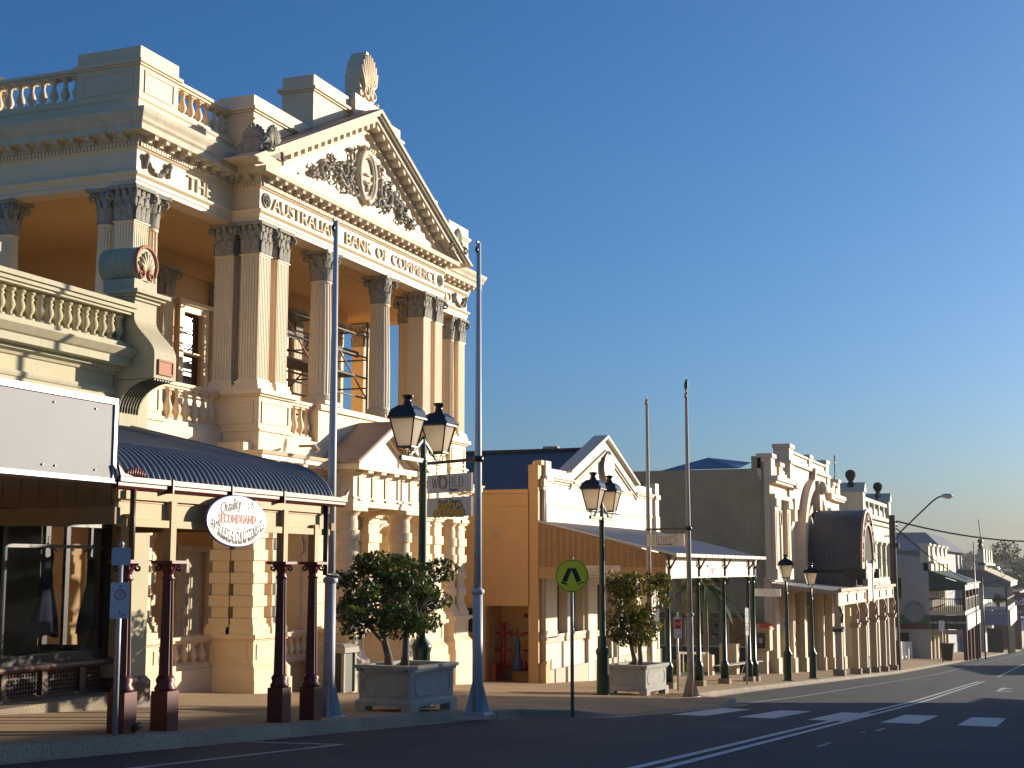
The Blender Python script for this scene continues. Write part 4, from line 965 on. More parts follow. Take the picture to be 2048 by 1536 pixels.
t = mk('display_cloth', m, mat('grey_display_cloth', (.30,.31,.33), .8, .15, 6)); tag(t, 'crumpled pale cloth spread along the shop window floor', 'cloth')
# oval sign on the awning
t = thing('oval_sign', 'white oval hanging sign lettered Quality Secondhand in black and red on the shop awning', 'sign', (15.70, 9.80, .60))
n = 48; el = [(15.70+.70*cos(2*pi*k/n), .60+.315*sin(2*pi*k/n)) for k in range(n)]
mk('sign_board', MB().prism(el, 9.80, 9.84, 'y'), M_WHITE, t)
ed = MB(); ed.tube([(15.70+.70*cos(2*pi*k/n), 9.82, .60+.315*sin(2*pi*k/n)) for k in range(n+1)], .018, 6); mk('sign_edge', ed, mat('blue_edge', (.10,.09,.30), .5), t)
yy = 9.797
tx = MB(); tx.merge(text_mb('Quality', .20, .006, .35, .002, xs=.85), face_Y(15.52, yy, .785) @ Matrix.Rotation(.17, 4, 'Z'))
tx.merge(serif_mb('ANTIQUES & COLLECTABLES', .135, .006, .022, .009, xs=.62, serif=.14, arc=(1.15, 1)), face_Y(15.70, yy, .405))
def arc_text(body, h, R, cx, y, z, wd=.6, up=1):
    mb = MB(); tot = len(body)*h*wd; x = 0
    for c in body:
        if c != ' ':
            th = (x + h*wd/2 - tot/2)/R; g = text_mb(c, h, .006, res=2); 
            mb.merge(g, face_Y(cx, y, z) @ Matrix.Translation((R*sin(th), (R-R*cos(th))*up, 0)) @ Matrix.Rotation(th*up, 4, 'Z'))
        x += h*wd
    return mb
tx.merge(arc_text('SECONDHAND DEALERS No 3052575', .062, .95, 15.70, yy, .325, .54))
mk('black_lettering', tx, M_INK, t); mk('red_lettering', MB().merge(text_mb('SECONDHAND', .165, .006, 0, .004, xs=.78), face_Y(15.70, yy, .62)), M_RED, t)
dd = MB(); 
for a in (0, .5): dd.tube([(16.0+a*.28+.06*cos(k*.45)*(1+a), yy, .80+.07*sin(k*.45)*(1-.5*a)+a*.05) for k in range(15)], .004, 4)
mk('scissor_drawing', dd, M_OFFW, t)
bo = MB()
for x, z in ((15.4, .83), (16.05, .83), (15.72, .50), (15.13, .55), (16.28, .5)): bo.tube([(x, 9.795, z), (x, 9.79, z)], .012, 6)
mk('sign_bolt', bo, M_BLK2, t)
# neighbouring box awning
nb = thing('box_awning', 'long white metal box awning of the neighbouring shop, blank and weathered', 'awning', (11, 10, 1.0))
m = MB(); m.box(2.0, 13.25, 9.90, 10.15, .99, 1.87); mk('sign_panel', m, mat('chalky_white_metal', (.20,.205,.22), .6, .07, 1.2, .04, 20, streak=.22, streak_col=(.28,.27,.26), spots=.1), nb)
m = MB(); m.box(2.0, 13.27, 9.875, 10.17, 1.83, 1.90); m.box(2.0, 13.27, 9.875, 10.17, .95, 1.0); m.box(13.22, 13.275, 9.88, 10.17, 1.0, 1.83)
mk('panel_trim', m, M_GALV, nb)
bb = MB()
for x in (12.2, 12.9, 12.25, 12.05, 12.92): bb.tube([(x, 9.90, 1.75 if x in (12.2, 12.9) else 1.08), (x, 9.885, 1.75 if x in (12.2, 12.9) else 1.08)], .012, 6)
mk('bolt', bb, M_BLK2, nb)
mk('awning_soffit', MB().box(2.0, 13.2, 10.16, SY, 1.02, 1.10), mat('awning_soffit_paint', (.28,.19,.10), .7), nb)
ns = thing('neighbour_shop', 'olive rendered shop behind the white box awning', 'shop', (6, SY, -1.4))
m = MB(); m.box(0, SX0-.02, SY+.02, 24, -1.6, 3.2); mk('wall', m, M_SHOP, ns)
m = MB(); m.sweep([(0, SY), (SX0-.02, SY)], [(-.1,3.0),(.03,3.0),(.14,3.07),(.14,3.12),(.30,3.13),(.30,3.24),(.42,3.36),(-.1,3.44)]); mk('cornice', m, M_SHOPT, ns)
# ================================================================ street furniture
def flagpole(x, y, h, label, m=M_POLE, collar=2.0, r0=.088, grp='flagpoles along the footpath'):
    z = fz(x, y); t = thing('flagpole', label, 'flagpole', (x, y, z), 0, grp)
    p = MB(); p.lathe(x, y, [(r0, z), (r0*.95, z+collar)], 16); p.lathe(x, y, [(r0*.78, z+collar), (r0*.70, z+h*.5), (r0*.42, z+h)], 16); mk('pole', p, m, t)
    c = MB(); c.lathe(x, y, [(r0*1.0, z+collar-.05), (r0*1.25, z+collar-.03), (r0*1.25, z+collar+.02), (r0*.85, z+collar+.05)], 16); mk('collar', c, m, t)
    f = MB()
    for a in (.4, .4+pi/2, .4+pi, .4+1.5*pi):
        d = Vector((cos(a), sin(a), 0)); n = Vector((-sin(a), cos(a), 0))*.008; b0 = Vector((x, y, z))
        pts = [b0 + d*(r0*.9), b0 + d*.21, b0 + d*(r0*.9) + Vector((0,0,.55))]
        f.add([q-n for q in pts] + [q+n for q in pts], [(2,1,0),(3,4,5),(0,1,4,3),(1,2,5,4),(2,0,3,5)])
    f.box(x-.2, x+.2, y-.2, y+.2, z-.02, z+.025); mk('base_fin', f, m, t)
    k = MB(); k.bar((x, y, z+h), (x-.09, y, z+h), .03); k.tube([(x-.09, y, z+h), (x-.09, y, z+h-.09)], .006, 4); k.lathe(x-.09, y, [(.008, z+h-.2), (.028, z+h-.16), (.03, z+h-.12), (.008, z+h-.08)], 8); mk('pulley', k, M_BLACK, t)
    return t
flagpole(18.9, 10.18, 7.46, 'tall white flagpole in front of the bank at the end of the shop awning')
flagpole(22.2, 9.18, 7.95, 'tall pale flagpole beside the planter carrying the two hanging theatre signs', M_POLE)
flagpole(35.6, 8.92, 7.74, 'weathered flagpole at the kerb with a dark bird on its tip', M_RUSTPOLE, 2.05)
flagpole(37.3, 10.45, 7.9, 'weathered flagpole standing behind the second planter', M_RUSTPOLE, 2.05)
# bird
def bird(x, y, z):
    t = mk('perched_bird', MB().merge(MB().tube([(x-.03, y, z-.14), (x-.025, y, z-.02), (x-.01, y, z+.06), (x+.01, y, z+.15), (x+.03, y, z+.21), (x+.05, y, z+.245), (x+.075, y, z+.245)], [.010, .024, .05, .055, .038, .036, .012], 8)).tube([(x+.07, y, z+.245), (x+.115, y, z+.235)], [.012, .003], 5).tube([(x+.01, y-.015, z+.04), (x+.012, y-.015, z)], .006, 4).tube([(x+.01, y+.015, z+.04), (x+.012, y+.015, z)], .006, 4), mat('black_feathers', (.02,.02,.025), .6))
    tag(t, 'small dark bird perched on the tip of the kerbside flagpole', 'bird')
bird(35.6, 8.92, fz(35.6, 8.92)+7.78)
# hanging signs
def hang_sign(name, label, px, py, zarm, t0, t1, boards, arm=True, d=(.46,.88)):
    D = Vector((d[0], d[1], 0)); mid = Vector((px, py, 0)) + D*((t0+t1)/2); th = atan2(-d[1], -d[0])
    T = thing(name, label, 'sign', (0, 0, 0)); wdt = t1-t0; root = T
    # local frame: origin mid, x to the right as seen from the camera side (towards -D)
    if arm:
        a = MB(); a.bar((-(t1-t0)/2-.03, 0, 0), ((t0+t1)/2, 0, 0), .03, .05); a.lathe((t0+t1)/2, 0, [(.09, -.05), (.09, .05)], 12); mk('bracket_arm', a, M_BLACK, T)
    ch = MB()
    for (z0, z1, base, txt) in boards:
        b = MB(); b.box(-wdt/2, wdt/2, -.02, .02, z0, z1); bo = mk('sign_board', b, base, T)
        fb = MB(); frame(fb, -wdt/2, wdt/2, z0, z1, -.02, .012, .006); mk('sign_frame', fb, M_GALV, bo)
        for nm, g, mt in txt: mk(nm, g, mt, bo)
    zz = 0
    for (z0, z1, base, txt) in boards:
        for x in (-wdt*.3, wdt*.3):
            for k in range(3): ch.lathe(x, 0, [(.006, z1+(zz-z1)*(k+.1)/3), (.014, z1+(zz-z1)*(k+.5)/3), (.006, z1+(zz-z1)*(k+.9)/3)], 6)
        zz = z0
    mk('chain', ch, M_BLACK, T)
    T.location = (mid.x, mid.y, zarm); T.rotation_euler = (0, 0, th)
    return T
def T_(g, x, z, y=-.0235): return MB().merge(g, face_Y(x, y, z))
M_ORANGE = mat('ochre_sign_ink', (.50,.30,.16), .6); M_YEL = mat('gold_sign_ink', (.55,.33,.03), .6); M_BLUEI = mat('dark_blue_ink', (.06,.07,.14), .6)
oring = MB(); oring.tube([(-.17+.10*cos(2*pi*k/20), -.0235, -.36+.10*sin(2*pi*k/20)) for k in range(21)], .022, 6)
hang_sign('theatre_sign', 'grey hanging board reading WORLD over a gold GIFTS and SOUVENIRS board', 22.2, 9.18, 1.84, .16, 1.37,
  [(-.53, -.22, M_OFFW, [('lettering', T_(serif_mb('W', .17, .006, .035, .014, serif=.16), -.39, -.36).merge(T_(serif_mb('RLD', .17, .006, .035, .014, serif=.16, xs=1.1), .20, -.36)).merge(T_(text_mb('Theatre', .075, .006, .3), .12, -.49)).merge(T_(text_mb('The', .05, .006), -.26, -.255)), M_INK), ('ring_letter', oring, M_ORANGE)]),
   (-.95, -.62, M_OFFW, [('script_line', T_(text_mb('World Theatre', .105, .006, .35, xs=1.0), .0, -.69), M_INK), ('gold_lettering', T_(text_mb('GIFTS &', .155, .008, 0, .010, xs=1.25), .03, -.785).merge(T_(text_mb('SOUVENIRS', .15, .008, 0, .010, xs=1.08), .0, -.895)), M_YEL), ('letter_shadow', T_(text_mb('GIFTS &', .155, .004, 0, .020, xs=1.25), .035, -.79, -.0225).merge(T_(text_mb('SOUVENIRS', .15, .004, 0, .020, xs=1.08), .005, -.90, -.0225)), M_BLUEI)])])
def henrys(h, xs=1.0): 
    return MB().merge(serif_mb('H', h*1.25, .006, .2*h, .07*h, xs=xs, serif=.22), Matrix.Translation((-2.02*h*xs, .06*h, 0))).merge(serif_mb("ENRY'", h, .006, .19*h, .07*h, xs=xs, serif=.2), Matrix.Translation((.1*h*xs, -.05*h, 0))).merge(serif_mb('S', h*1.25, .006, .2*h, .07*h, xs=xs), Matrix.Translation((2.2*h*xs, .06*h, 0)))
hang_sign('cafe_sign', 'pale hanging board reading HENRY\'S on the kerbside flagpole arm', 35.6, 8.92, 1.02, .14, 1.46,
  [(-.45, -.13, M_OFFW, [('lettering', T_(henrys(.17), 0, -.26).merge(T_(text_mb('CAFE & RESTAURANT', .06, .006), 0, -.40)), M_INK)])])
# heritage lamps
def lantern(cx, cz, name='lantern', y=0):
    L = MB(); h = .50
    b, t_ = .13, .235
    fr = MB()
    for sx in (-1, 1):
        for sy in (-1, 1): fr.bar((cx+sx*b, y+sy*b, cz), (cx+sx*t_, y+sy*t_, cz+h), .022)
    for s, z in ((b, cz), (t_+.02, cz+h)):
        for a, c in (((-s,-s),(s,-s)), ((s,-s),(s,s)), ((s,s),(-s,s)), ((-s,s),(-s,-s))): fr.bar((cx+a[0], y+a[1], z), (cx+c[0], y+c[1], z), .03)
    for sx in (-1, 1):
        for sy in (-1, 1): fr.tube([(cx+sx*b, y+sy*b, cz), (cx+sx*b*.9, y+sy*b*.9, cz-.05), (cx+sx*b*.45, y+sy*b*.45, cz-.07), (cx+sx*b*.4, y+sy*b*.4, cz-.15), (cx, y, cz-.17)], .010, 5)
    gl = MB(); gl.hexa([(cx-b+.01, y-b+.01, cz+.01), (cx+b-.01, y-b+.01, cz+.01), (cx+b-.01, y+b-.01, cz+.01), (cx-b+.01, y+b-.01, cz+.01), (cx-t_+.01, y-t_+.01, cz+h), (cx+t_-.01, y-t_+.01, cz+h), (cx+t_-.01, y+t_-.01, cz+h), (cx-t_+.01, y+t_-.01, cz+h)])
    tp = MB(); s0, s1 = t_+.03, .13; z0, z1 = cz+h+.015, cz+h+.26
    q = [(cx+a*s0, y+c*s0, z0) for a, c in ((-1,-1),(1,-1),(1,1),(-1,1))] + [(cx+a*(s0*.87), y+c*(s0*.87), z0+.13) for a, c in ((-1,-1),(1,-1),(1,1),(-1,1))]
    tp.hexa(q); tp.hexa([(p[0], p[1], p[2]+.001) for p in q[4:]] + [(cx+a*s1, y+c*s1, z1-.03) for a, c in ((-1,-1),(1,-1),(1,1),(-1,1))])
    tp.lathe(cx, y, [(.13, z1-.04), (.08, z1+.0), (.065, z1+.07), (.075, z1+.11), (.11, z1+.13), (.10, z1+.16), (.03, z1+.17)], 14)
    for sx in (-1, 1):
        for sy in (-1, 1): tp.tube([(cx+sx*s0, y+sy*s0, z0), (cx+sx*(s0+.02), y+sy*(s0+.02), z0+.07)], [.018, .005], 5)
    return fr, gl, tp
M_OPAL = mat('opal_lamp_glass', (.85,.76,.62), .35, .05, 3, translucent=.6)
def lamp_post(h, heads):
    T = thing('street_lamp', 'dark green heritage lamp post with two black lanterns on a crossarm', 'street lamp', (0, 0, 0), 0, 'heritage street lamps')
    p = MB(); p.lathe(0, 0, [(.17, -.05), (.165, .05), (.155, .95), (.17, 1.0), (.185, 1.05), (.17, 1.1), (.10, 1.2), (.082, 1.35), (.065, h-.55), (.075, h-.5), (.075, h-.42), (.05, h-.4), (.045, h-.02), (.02, h+.03)], 18)
    p.box(-.19, .19, -.19, .19, -.1, .03); post = mk('post', p, M_GREENP, T)
    if heads == 2:
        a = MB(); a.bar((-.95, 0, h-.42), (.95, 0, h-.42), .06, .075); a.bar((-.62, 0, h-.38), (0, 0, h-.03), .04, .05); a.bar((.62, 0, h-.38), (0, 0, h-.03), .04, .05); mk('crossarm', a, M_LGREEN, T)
        pos = [(-.68, h-.22), (.68, h-.22)]
    else: pos = [(0, h+.16)]
    for cx, cz in pos:
        f, g, t2 = lantern(cx, cz); lo = mk('lantern', f, M_BLACK, T); mk('lantern_glass', g, M_OPAL, lo); mk('lantern_top', t2, mat('glossy_black_lamp_top', (.008,.008,.010), .18, .2, 5) if 'glossy_black_lamp_top' not in MATS else MATS['glossy_black_lamp_top'], lo)
    return T
L1 = lamp_post(4.78, 2); L1.location = (23.35, 10.73, fz(23.35, 10.7)); L1['label'] = 'dark green twin lantern lamp post behind the bank planter trees'
dup(L1, (34.4, 10.85, fz(34.4, 10.85)), 0, 'dark green twin lantern lamp post beside the second planter box')
L3 = lamp_post(3.9, 1); L3.location = (57.5, 10.45, fz(57.5, 10.45)); L3.rotation_euler = (0, 0, .4); L3['label'] = 'single lantern green lamp post by the cinema notice board'
dup(L3, (63.5, 10.45, fz(63.5, 10.45)), .4, 'single lantern green lamp post just left of the cinema veranda')
# planters and trees
M_PLAN = mat('weathered_planter_concrete', (.43,.42,.38), .85, .12, 4, .3, 40, streak=.35, streak_col=(.16,.15,.13), spots=.35, spot_col=(.12,.12,.11))
M_SOIL = mat('planter_soil', (.10,.055,.03), .95, .4, 20, .5)
def planter():
    T = thing('planter_box', 'square weathered concrete planter box with moulded rim and recessed panels', 'planter', (0, 0, 0), 0, 'concrete planter boxes')
    m = MB(); a, b = .70, .56
    for sx in (-1, 1):
        for sy in (-1, 1): m.box(sx*a - (.0 if sx < 0 else .22), sx*a + (.22 if sx < 0 else .0), sy*b - (.0 if sy < 0 else .2), sy*b + (.2 if sy < 0 else 0), -.06, .06)
    m.box(-a, a, -b, b, .06, .13); m.hexa([(-a,-b,.13),(a,-b,.13),(a,b,.13),(-a,b,.13),(-a+.05,-b+.05,.17),(a-.05,-b+.05,.17),(a-.05,b-.05,.17),(-a+.05,b-.05,.17)])
    ho = [(-a+.05,-b+.05),(a-.05,-b+.05),(a-.05,b-.05),(-a+.05,b-.05)]
    m.hexa([(x, y, .17) for x, y in ho] + [(x*1.01, y*1.01, .62) for x, y in ho])
    body = mk('box_body', m, M_PLAN, T)
    rm = MB()
    for x0, x1, y0, y1 in ((-a-.02, a+.02, -b-.02, -b+.12), (-a-.02, a+.02, b-.12, b+.02), (-a-.02, -a+.12, -b+.12, b-.12), (a-.12, a+.02, -b+.12, b-.12)): rm.box(x0, x1, y0, y1, .66, .72); rm.box(x0+.03, x1-.03, y0+.03, y1-.03, .62, .66)
    mk('rim', rm, M_PLAN, T)
    gr = MB()
    def notch(P): 
        for i in range(len(P)): gr.bar(P[i], P[(i+1) % len(P)], .016, .014)
    y = -b+.045; w = a-.16; zb, zt, c = .235, .565, .10
    notch([(-w+c, y, zb), (w-c, y, zb), (w-c*.4, y, zb+c*.4), (w, y, zb+c), (w, y, zt-c), (w-c*.4, y, zt-c*.4), (w-c, y, zt), (-w+c, y, zt), (-w+c*.4, y, zt-c*.4), (-w, y, zt-c), (-w, y, zb+c), (-w+c*.4, y, zb+c*.4)])
    x = -a+.045; w = b-.14
    notch([(x, -w+c, zb), (x, w-c, zb), (x, w-c*.4, zb+c*.4), (x, w, zb+c), (x, w, zt-c), (x, w-c*.4, zt-c*.4), (x, w-c, zt), (x, -w+c, zt), (x, -w+c*.4, zt-c*.4), (x, -w, zt-c), (x, -w, zb+c), (x, -w+c*.4, zb+c*.4)])
    mk('panel_moulding', gr, M_PLAN, T); mk('soil', MB().box(-a+.13, a-.13, -b+.13, b-.13, .58, .665), M_SOIL, T)
    return T
RZ = radians(-8)
def place_pl(cx, cy):   # near-left corner -> centre
    a, b = .70, .56; return (cx + a*cos(RZ) - b*sin(RZ), cy + a*sin(RZ) + b*cos(RZ))
c1 = place_pl(21.25, 9.93); c2 = place_pl(35.2, 9.95)
pl1 = planter(); pl1.location = (*c1, fz(*c1)+.06); pl1.rotation_euler = (0, 0, RZ); pl1['label'] = 'weathered concrete planter box between the two white flagpoles before the bank'
dup(pl1, (*c2, fz(*c2)+.06), RZ, 'paler concrete planter box beside the second lamp post, fallen leaves round it')
def leafmat(name, c, tr=.35):
    m = mat(name, c, .45, .35, 3.5, translucent=tr, spec=.4); return m
M_LEAF = leafmat('ficus_leaf_green', (.045,.085,.018)); M_LEAF2 = leafmat('ficus_leaf_olive', (.10,.11,.015), .4); M_LEAFY = leafmat('ficus_leaf_yellow', (.26,.15,.012), .4)
M_BARK = mat('grey_bark', (.16,.135,.11), .9, .25, 8, .6, 30, spots=.3)
def leaf_cloud(mbs, blobs, n, size, rnd, wts, fill=.55, droop=.5):
    tot = sum(b[3]*b[4]*b[5] for b in blobs)
    for bx, by, bz, rx, ry, rz_ in blobs:
        for i in range(int(n*rx*ry*rz_/tot)):
            while True:
                v = Vector((rnd.uniform(-1,1), rnd.uniform(-1,1), rnd.uniform(-1,1))); L = v.length
                if L < 1 and rnd.random() < fill + (1-fill)*L**3: break
            p = Vector((bx+v.x*rx, by+v.y*ry, bz+v.z*rz_)); s = size*rnd.uniform(.65, 1.25)
            a = rnd.uniform(0, 2*pi); el = rnd.uniform(-1.2, .4)*droop*1.6
            d = Vector((cos(a)*cos(el), sin(a)*cos(el), sin(el))); u = d.cross(Vector((rnd.uniform(-.6,.6), rnd.uniform(-.6,.6), 1))).normalized(); nn = u.cross(d)*.18
            mb = rnd.choices(mbs, wts)[0]
            mb.add([p - d*s*.5, p + u*s*.26 + nn*s*.3, p + d*s*.5, p - u*s*.26 + nn*s*.3], [(0,1,2),(0,2,3)])
def shrub_tree(x, y, z, lean, seed, label, n=3200, warm=False, hgt=1.75, W=1.0, grp='small trees in the planter boxes'):
    rnd = random.Random(seed); T = thing('planter_tree', label, 'tree', (x, y, z), 0, grp)
    tr = MB(); tx, ty = x+lean*.25, y+.05
    tr.tube([(x, y, z), (x+lean*.08, y, z+.2), (tx, ty, z+.5), (tx+lean*.2, ty, z+.8)], [.085, .065, .055, .045], 9)
    for k in range(9):
        a = k*2.4; L = rnd.uniform(.5, .95); e = Vector((tx+lean*.15, ty, z+rnd.uniform(.45, .8)))
        q = e + Vector((cos(a)*L*.75, sin(a)*L*.6, L*rnd.uniform(.25, .9)))
        tr.tube([e, (e+q)/2 + Vector((0,0,.05)), q], [.03, .02, .008], 6)
        for j in range(3): tr.tube([(e+q)/2, q + Vector((rnd.uniform(-.3,.3), rnd.uniform(-.3,.3), rnd.uniform(-.15,.3)))], [.012, .004], 4)
    mk('trunk', tr, M_BARK, T)
    blobs = []
    for k in range(20):
        a = rnd.uniform(0, 2*pi); R = rnd.uniform(.15, .86)*W; h = rnd.uniform(.0, 1.0)
        sc = 1.0 - .35*abs(h-.45)
        blobs.append((tx+lean*.45+cos(a)*R*.95*sc, ty+sin(a)*R*.75*sc, z+.62+h*(hgt-.85), rnd.uniform(.22, .36), rnd.uniform(.22, .34), rnd.uniform(.15, .25)))
    A, B, C = MB(), MB(), MB()
    for q in (A, B, C): q.raw = True
    leaf_cloud([A, B, C], blobs, n, .105, rnd, (.30, .45, .25) if warm else (.72, .25, .03), .5, .7)
    cr = mk('crown', A, M_LEAF, T); mk('olive_leaves', B, M_LEAF2, cr)
    if C.f: mk('yellow_leaves', C, M_LEAFY, cr)
    return T
def in_pl(c, dx, dy): return (c[0] + dx*cos(RZ) - dy*sin(RZ), c[1] + dx*sin(RZ) + dy*cos(RZ))
for c, pts, wm, lab, sd in ((c1, ((-.30, .16), (.22, .2)), False, ('dark leafy ficus on the left of the planter before the bank', 'dark leafy ficus on the right of the planter before the bank'), 1), (c2, ((-.18, .0), (.26, .05)), True, ('yellow tinged ficus on the left of the second planter', 'yellow tinged ficus on the right of the second planter'), 7)):
    for (dx, dy), lean, lb in zip(pts, (-.42, .62), lab):
        x, y = in_pl(c, dx, dy); shrub_tree(x, y, fz(x, y)+.70, lean*(1.1 if not wm else 1.0), sd, lb, 4300, wm, 1.98 if not wm else 2.55, W=1.12 if not wm else 1.3); sd += 1
# fallen leaves
m = MB(); m.raw = True; rnd = random.Random(4)
for i in range(420):
    x = c2[0] + rnd.gauss(.3, .9); y = c2[1] + rnd.gauss(-.75, .45); s = rnd.uniform(.03, .06); a = rnd.uniform(0, 6)
    if y < edge(x)[0]+.1: continue
    z = fz(x, y)+.012 if y > edge(x)[0]+1.3 else zr(x) + (.13 if edge(x)[1] > .1 else .012 + .09*(y-edge(x)[0]-.16)/1.14) + .012
    m.add([(x+s*cos(a), y+s*sin(a), z), (x-s*.5*sin(a), y+s*.5*cos(a), z+.008), (x-s*cos(a), y-s*sin(a), z+.004), (x+s*.5*sin(a), y-s*.5*cos(a), z+.006)], [(0,1,2,3)])
lv = mk('fallen_leaves', m, mat('dry_leaf', (.34,.15,.03), .8, .4, 20)); kind(tag(lv, 'dry orange leaves scattered round the second planter', 'leaves'), 'stuff')
# signs on posts
def sign_post(name, label, x, y, zt, rz, plates, pr=.03, m=M_GALV, grp=None):
    z = fz(x, y) if y > edge(x)[0]+1 else zr(x)+edge(x)[1]
    T = thing(name, label, 'sign', (0, 0, 0), 0, grp); p = MB(); p.lathe(0, 0, [(pr, -.1), (pr, zt-z)], 12); mk('post', p, m, T)
    cp = MB(); cp.lathe(0, 0, [(pr*1.15, zt-z-.03), (pr*1.15, zt-z), (pr*.6, zt-z+.02)], 12); mk('post_cap', cp, m, T)
    for pname, mb, mt, subs in plates:
        o = mk(pname, MB().merge(mb, Matrix.Translation((0, -pr-.005, -z))), mt, T)
        for n2, g, m2 in subs: mk(n2, MB().merge(g, Matrix.Translation((0, -pr-.005, -z))), m2, o)
    T.location = (x, y, z); T.rotation_euler = (0, 0, rz); return T
def rrect(w, h, z, r=.02, d=.004, y0=-.004):
    P = []
    for cx, cz, a0 in ((w/2-r, h/2-r, 0), (-w/2+r, h/2-r, pi/2), (-w/2+r, -h/2+r, pi), (w/2-r, -h/2+r, 1.5*pi)):
        P += [(cx+r*cos(a0+k*pi/8), z+cz+r*sin(a0+k*pi/8)) for k in range(5)]
    return MB().prism(P, y0, y0+d, 'y')
def ringf(cx, cz, r, w, y=-.006, n=32):
    m = MB(); 
    for k in range(n):
        a, b = 2*pi*k/n, 2*pi*(k+1)/n
        m.hexa([(cx+(r-w)*cos(a), y, cz+(r-w)*sin(a)), (cx+r*cos(a), y, cz+r*sin(a)), (cx+r*cos(b), y, cz+r*sin(b)), (cx+(r-w)*cos(b), y, cz+(r-w)*sin(b))] + [(cx+(r-w)*cos(a), y+.003, cz+(r-w)*sin(a)), (cx+r*cos(a), y+.003, cz+r*sin(a)), (cx+r*cos(b), y+.003, cz+r*sin(b)), (cx+(r-w)*cos(b), y+.003, cz+(r-w)*sin(b))])
    return m
M_SIGNW = mat('sign_white', (.62,.63,.66), .35, .04); M_SIGNG = mat('sign_back_grey', (.42,.47,.54), .4, .05)
nz = -.345
sub = [('red_ring', ringf(0, nz+.06, .060, .010).merge(MB().bar((-.036, -.0065, nz+.022), (.036, -.0065, nz+.098), .010, .003)), M_RED), ('letter', T_(serif_mb('S', .085, .003, .018, .012), 0, nz+.06, -.006), M_INK),
       ('red_arrow', MB().bar((-.06, -.006, nz-.155), (.05, -.006, nz-.155), .010, .003).prism([(.04, nz-.17), (.065, nz-.155), (.04, nz-.14)], -.008, -.005, 'y'), M_RED), ('bolt', MB().tube([(0, -.004, nz+.155), (0, -.012, nz+.155)], .010, 8).tube([(0, -.004, nz-.125), (0, -.012, nz-.125)], .010, 8), M_BLK2)]
sign_post('no_standing_sign', 'white no standing sign with red circle below a blank grey plate', 13.2, 9.72, .28, radians(-47), [('blank_plate', rrect(.205, .195, .135), M_SIGNG, []), ('sign_plate', rrect(.205, .395, nz), M_SIGNW, sub)], .028)
pc = -.125; R = .30
disc = MB().prism([(R*cos(2*pi*k/40), pc+R*sin(2*pi*k/40)) for k in range(40)], -.006, 0, 'y')
legs = MB(); 
def fl(P): legs.prism([(a, pc+b) for a, b in P], -.010, -.0065, 'y')
fl([(-.075, .135), (-.025, .135), (-.012, .10), (-.095, -.115), (-.175, -.085)][::1]); fl([(-.02, .135), (.07, .135), (.165, -.085), (.085, -.12)])
fl([(-.185, -.105), (-.165, -.095), (-.10, -.13), (-.075, -.175), (-.10, -.165), (-.135, -.145), (-.185, -.135)]); fl([(.10, -.14), (.20, -.105), (.225, -.095), (.21, -.12), (.15, -.14), (.11, -.165)])
sign_post('pedestrian_crossing_sign', 'round yellow pedestrian crossing sign with black walking legs on a grey post', 24.2, 8.2, .19, radians(-66), [('yellow_disc', disc, mat('reflective_yellow', (.98,.84,.02), .35, .05, 3), [('black_ring', ringf(0, pc, R-.018, .010, -.009), M_INK), ('walking_legs', legs, M_INK), ('bolt', MB().tube([(0, -.006, pc+.27), (0, -.014, pc+.27)], .012, 8).tube([(0, -.006, pc-.27), (0, -.014, pc-.27)], .012, 8), M_BLK2)])], .032, mat('dull_grey_post', (.20,.22,.24), .5))
# ================================================================ cafe with the gabled parapet (Henry's)
M_HENW = mat('cafe_cream_paint', (.72,.63,.48), .6, .04, 1.2, .05, 50, streak=.12, streak_col=(.45,.38,.28))
M_HENO = mat('cafe_ochre_paint', (.62,.38,.16), .65, .06, 1.0, .05, 50, streak=.15, streak_col=(.35,.23,.11))
M_HENB = mat('cafe_trim_paint', (.48,.38,.27), .6, .06, 2, .04, 40)
M_BOARD = mat('awning_gable_boards', (.36,.205,.08), .6, .10, 2.5, .05, 30)
M_SLATE = mat('dark_corrugated_roof', (.045,.05,.06), .5, .15, 1.5, metal=.2)
M_GREYROOF = mat('grey_awning_iron', (.34,.33,.33), .45, .12, 1.0, .03, 20, metal=.2, streak=.3, streak_col=(.2,.18,.17))
hen = thing('corner_cafe', 'cream single storey cafe with pointed gable parapet and long timber veranda', 'building', (50, 15.5, -3.7))
def hp(name, mb, m, parent=None, label=None): return mk(name, mb, m, parent or hen, label)
HX0, HX1, HY, HC = 42.6, 57.0, 15.5, 49.75
w = MB(); HH = [(44.35, 45.45, -2.10, -.45), (46.05, 47.15, -2.10, -.45), (48.7, 50.4, -3.6, -.5), (52.0, 53.2, -2.1, -.45), (54.0, 55.2, -2.1, -.45)]
wall_open(w, HX0+.5, HX1, -4.4, 3.0, HY+.05, HY+.4, HH)
w.box(HX0+.5, HX1-.9, HY+.05, HY+.4, 3.0, 3.25)
w.prism([(45.7, 3.25), (53.8, 3.25), (HC, 4.72)], HY+.05, HY+.4, 'y')
w.box(HX1-.4, HX1, HY+.4, 24, -4.6, 2.4)
hp('front_wall', w, M_HENW)
t = MB()
for a, b, y in ((2.78, 2.84, .05), (2.86, 2.93, .10), (2.93, 2.98, .14)): 
    t.box(HX0+.55, 46.0, HY+.05-y, HY+.05, a, b); t.box(53.5, HX1-.1, HY+.05-y, HY+.05, a, b)
    t.box(46.0, 53.5, HY+.05-y*.4, HY+.05, a-.02, b-.02)
t.box(HX0+.55, HX1-.1, HY+.02, HY+.06, 2.02, 2.10); t.box(HX0+.5, HX1-.05, HY-.02, HY+.05, -2.36, -2.16); t.box(HX0+.5, HX1-.05, HY-.05, HY+.05, -4.4, -3.2)
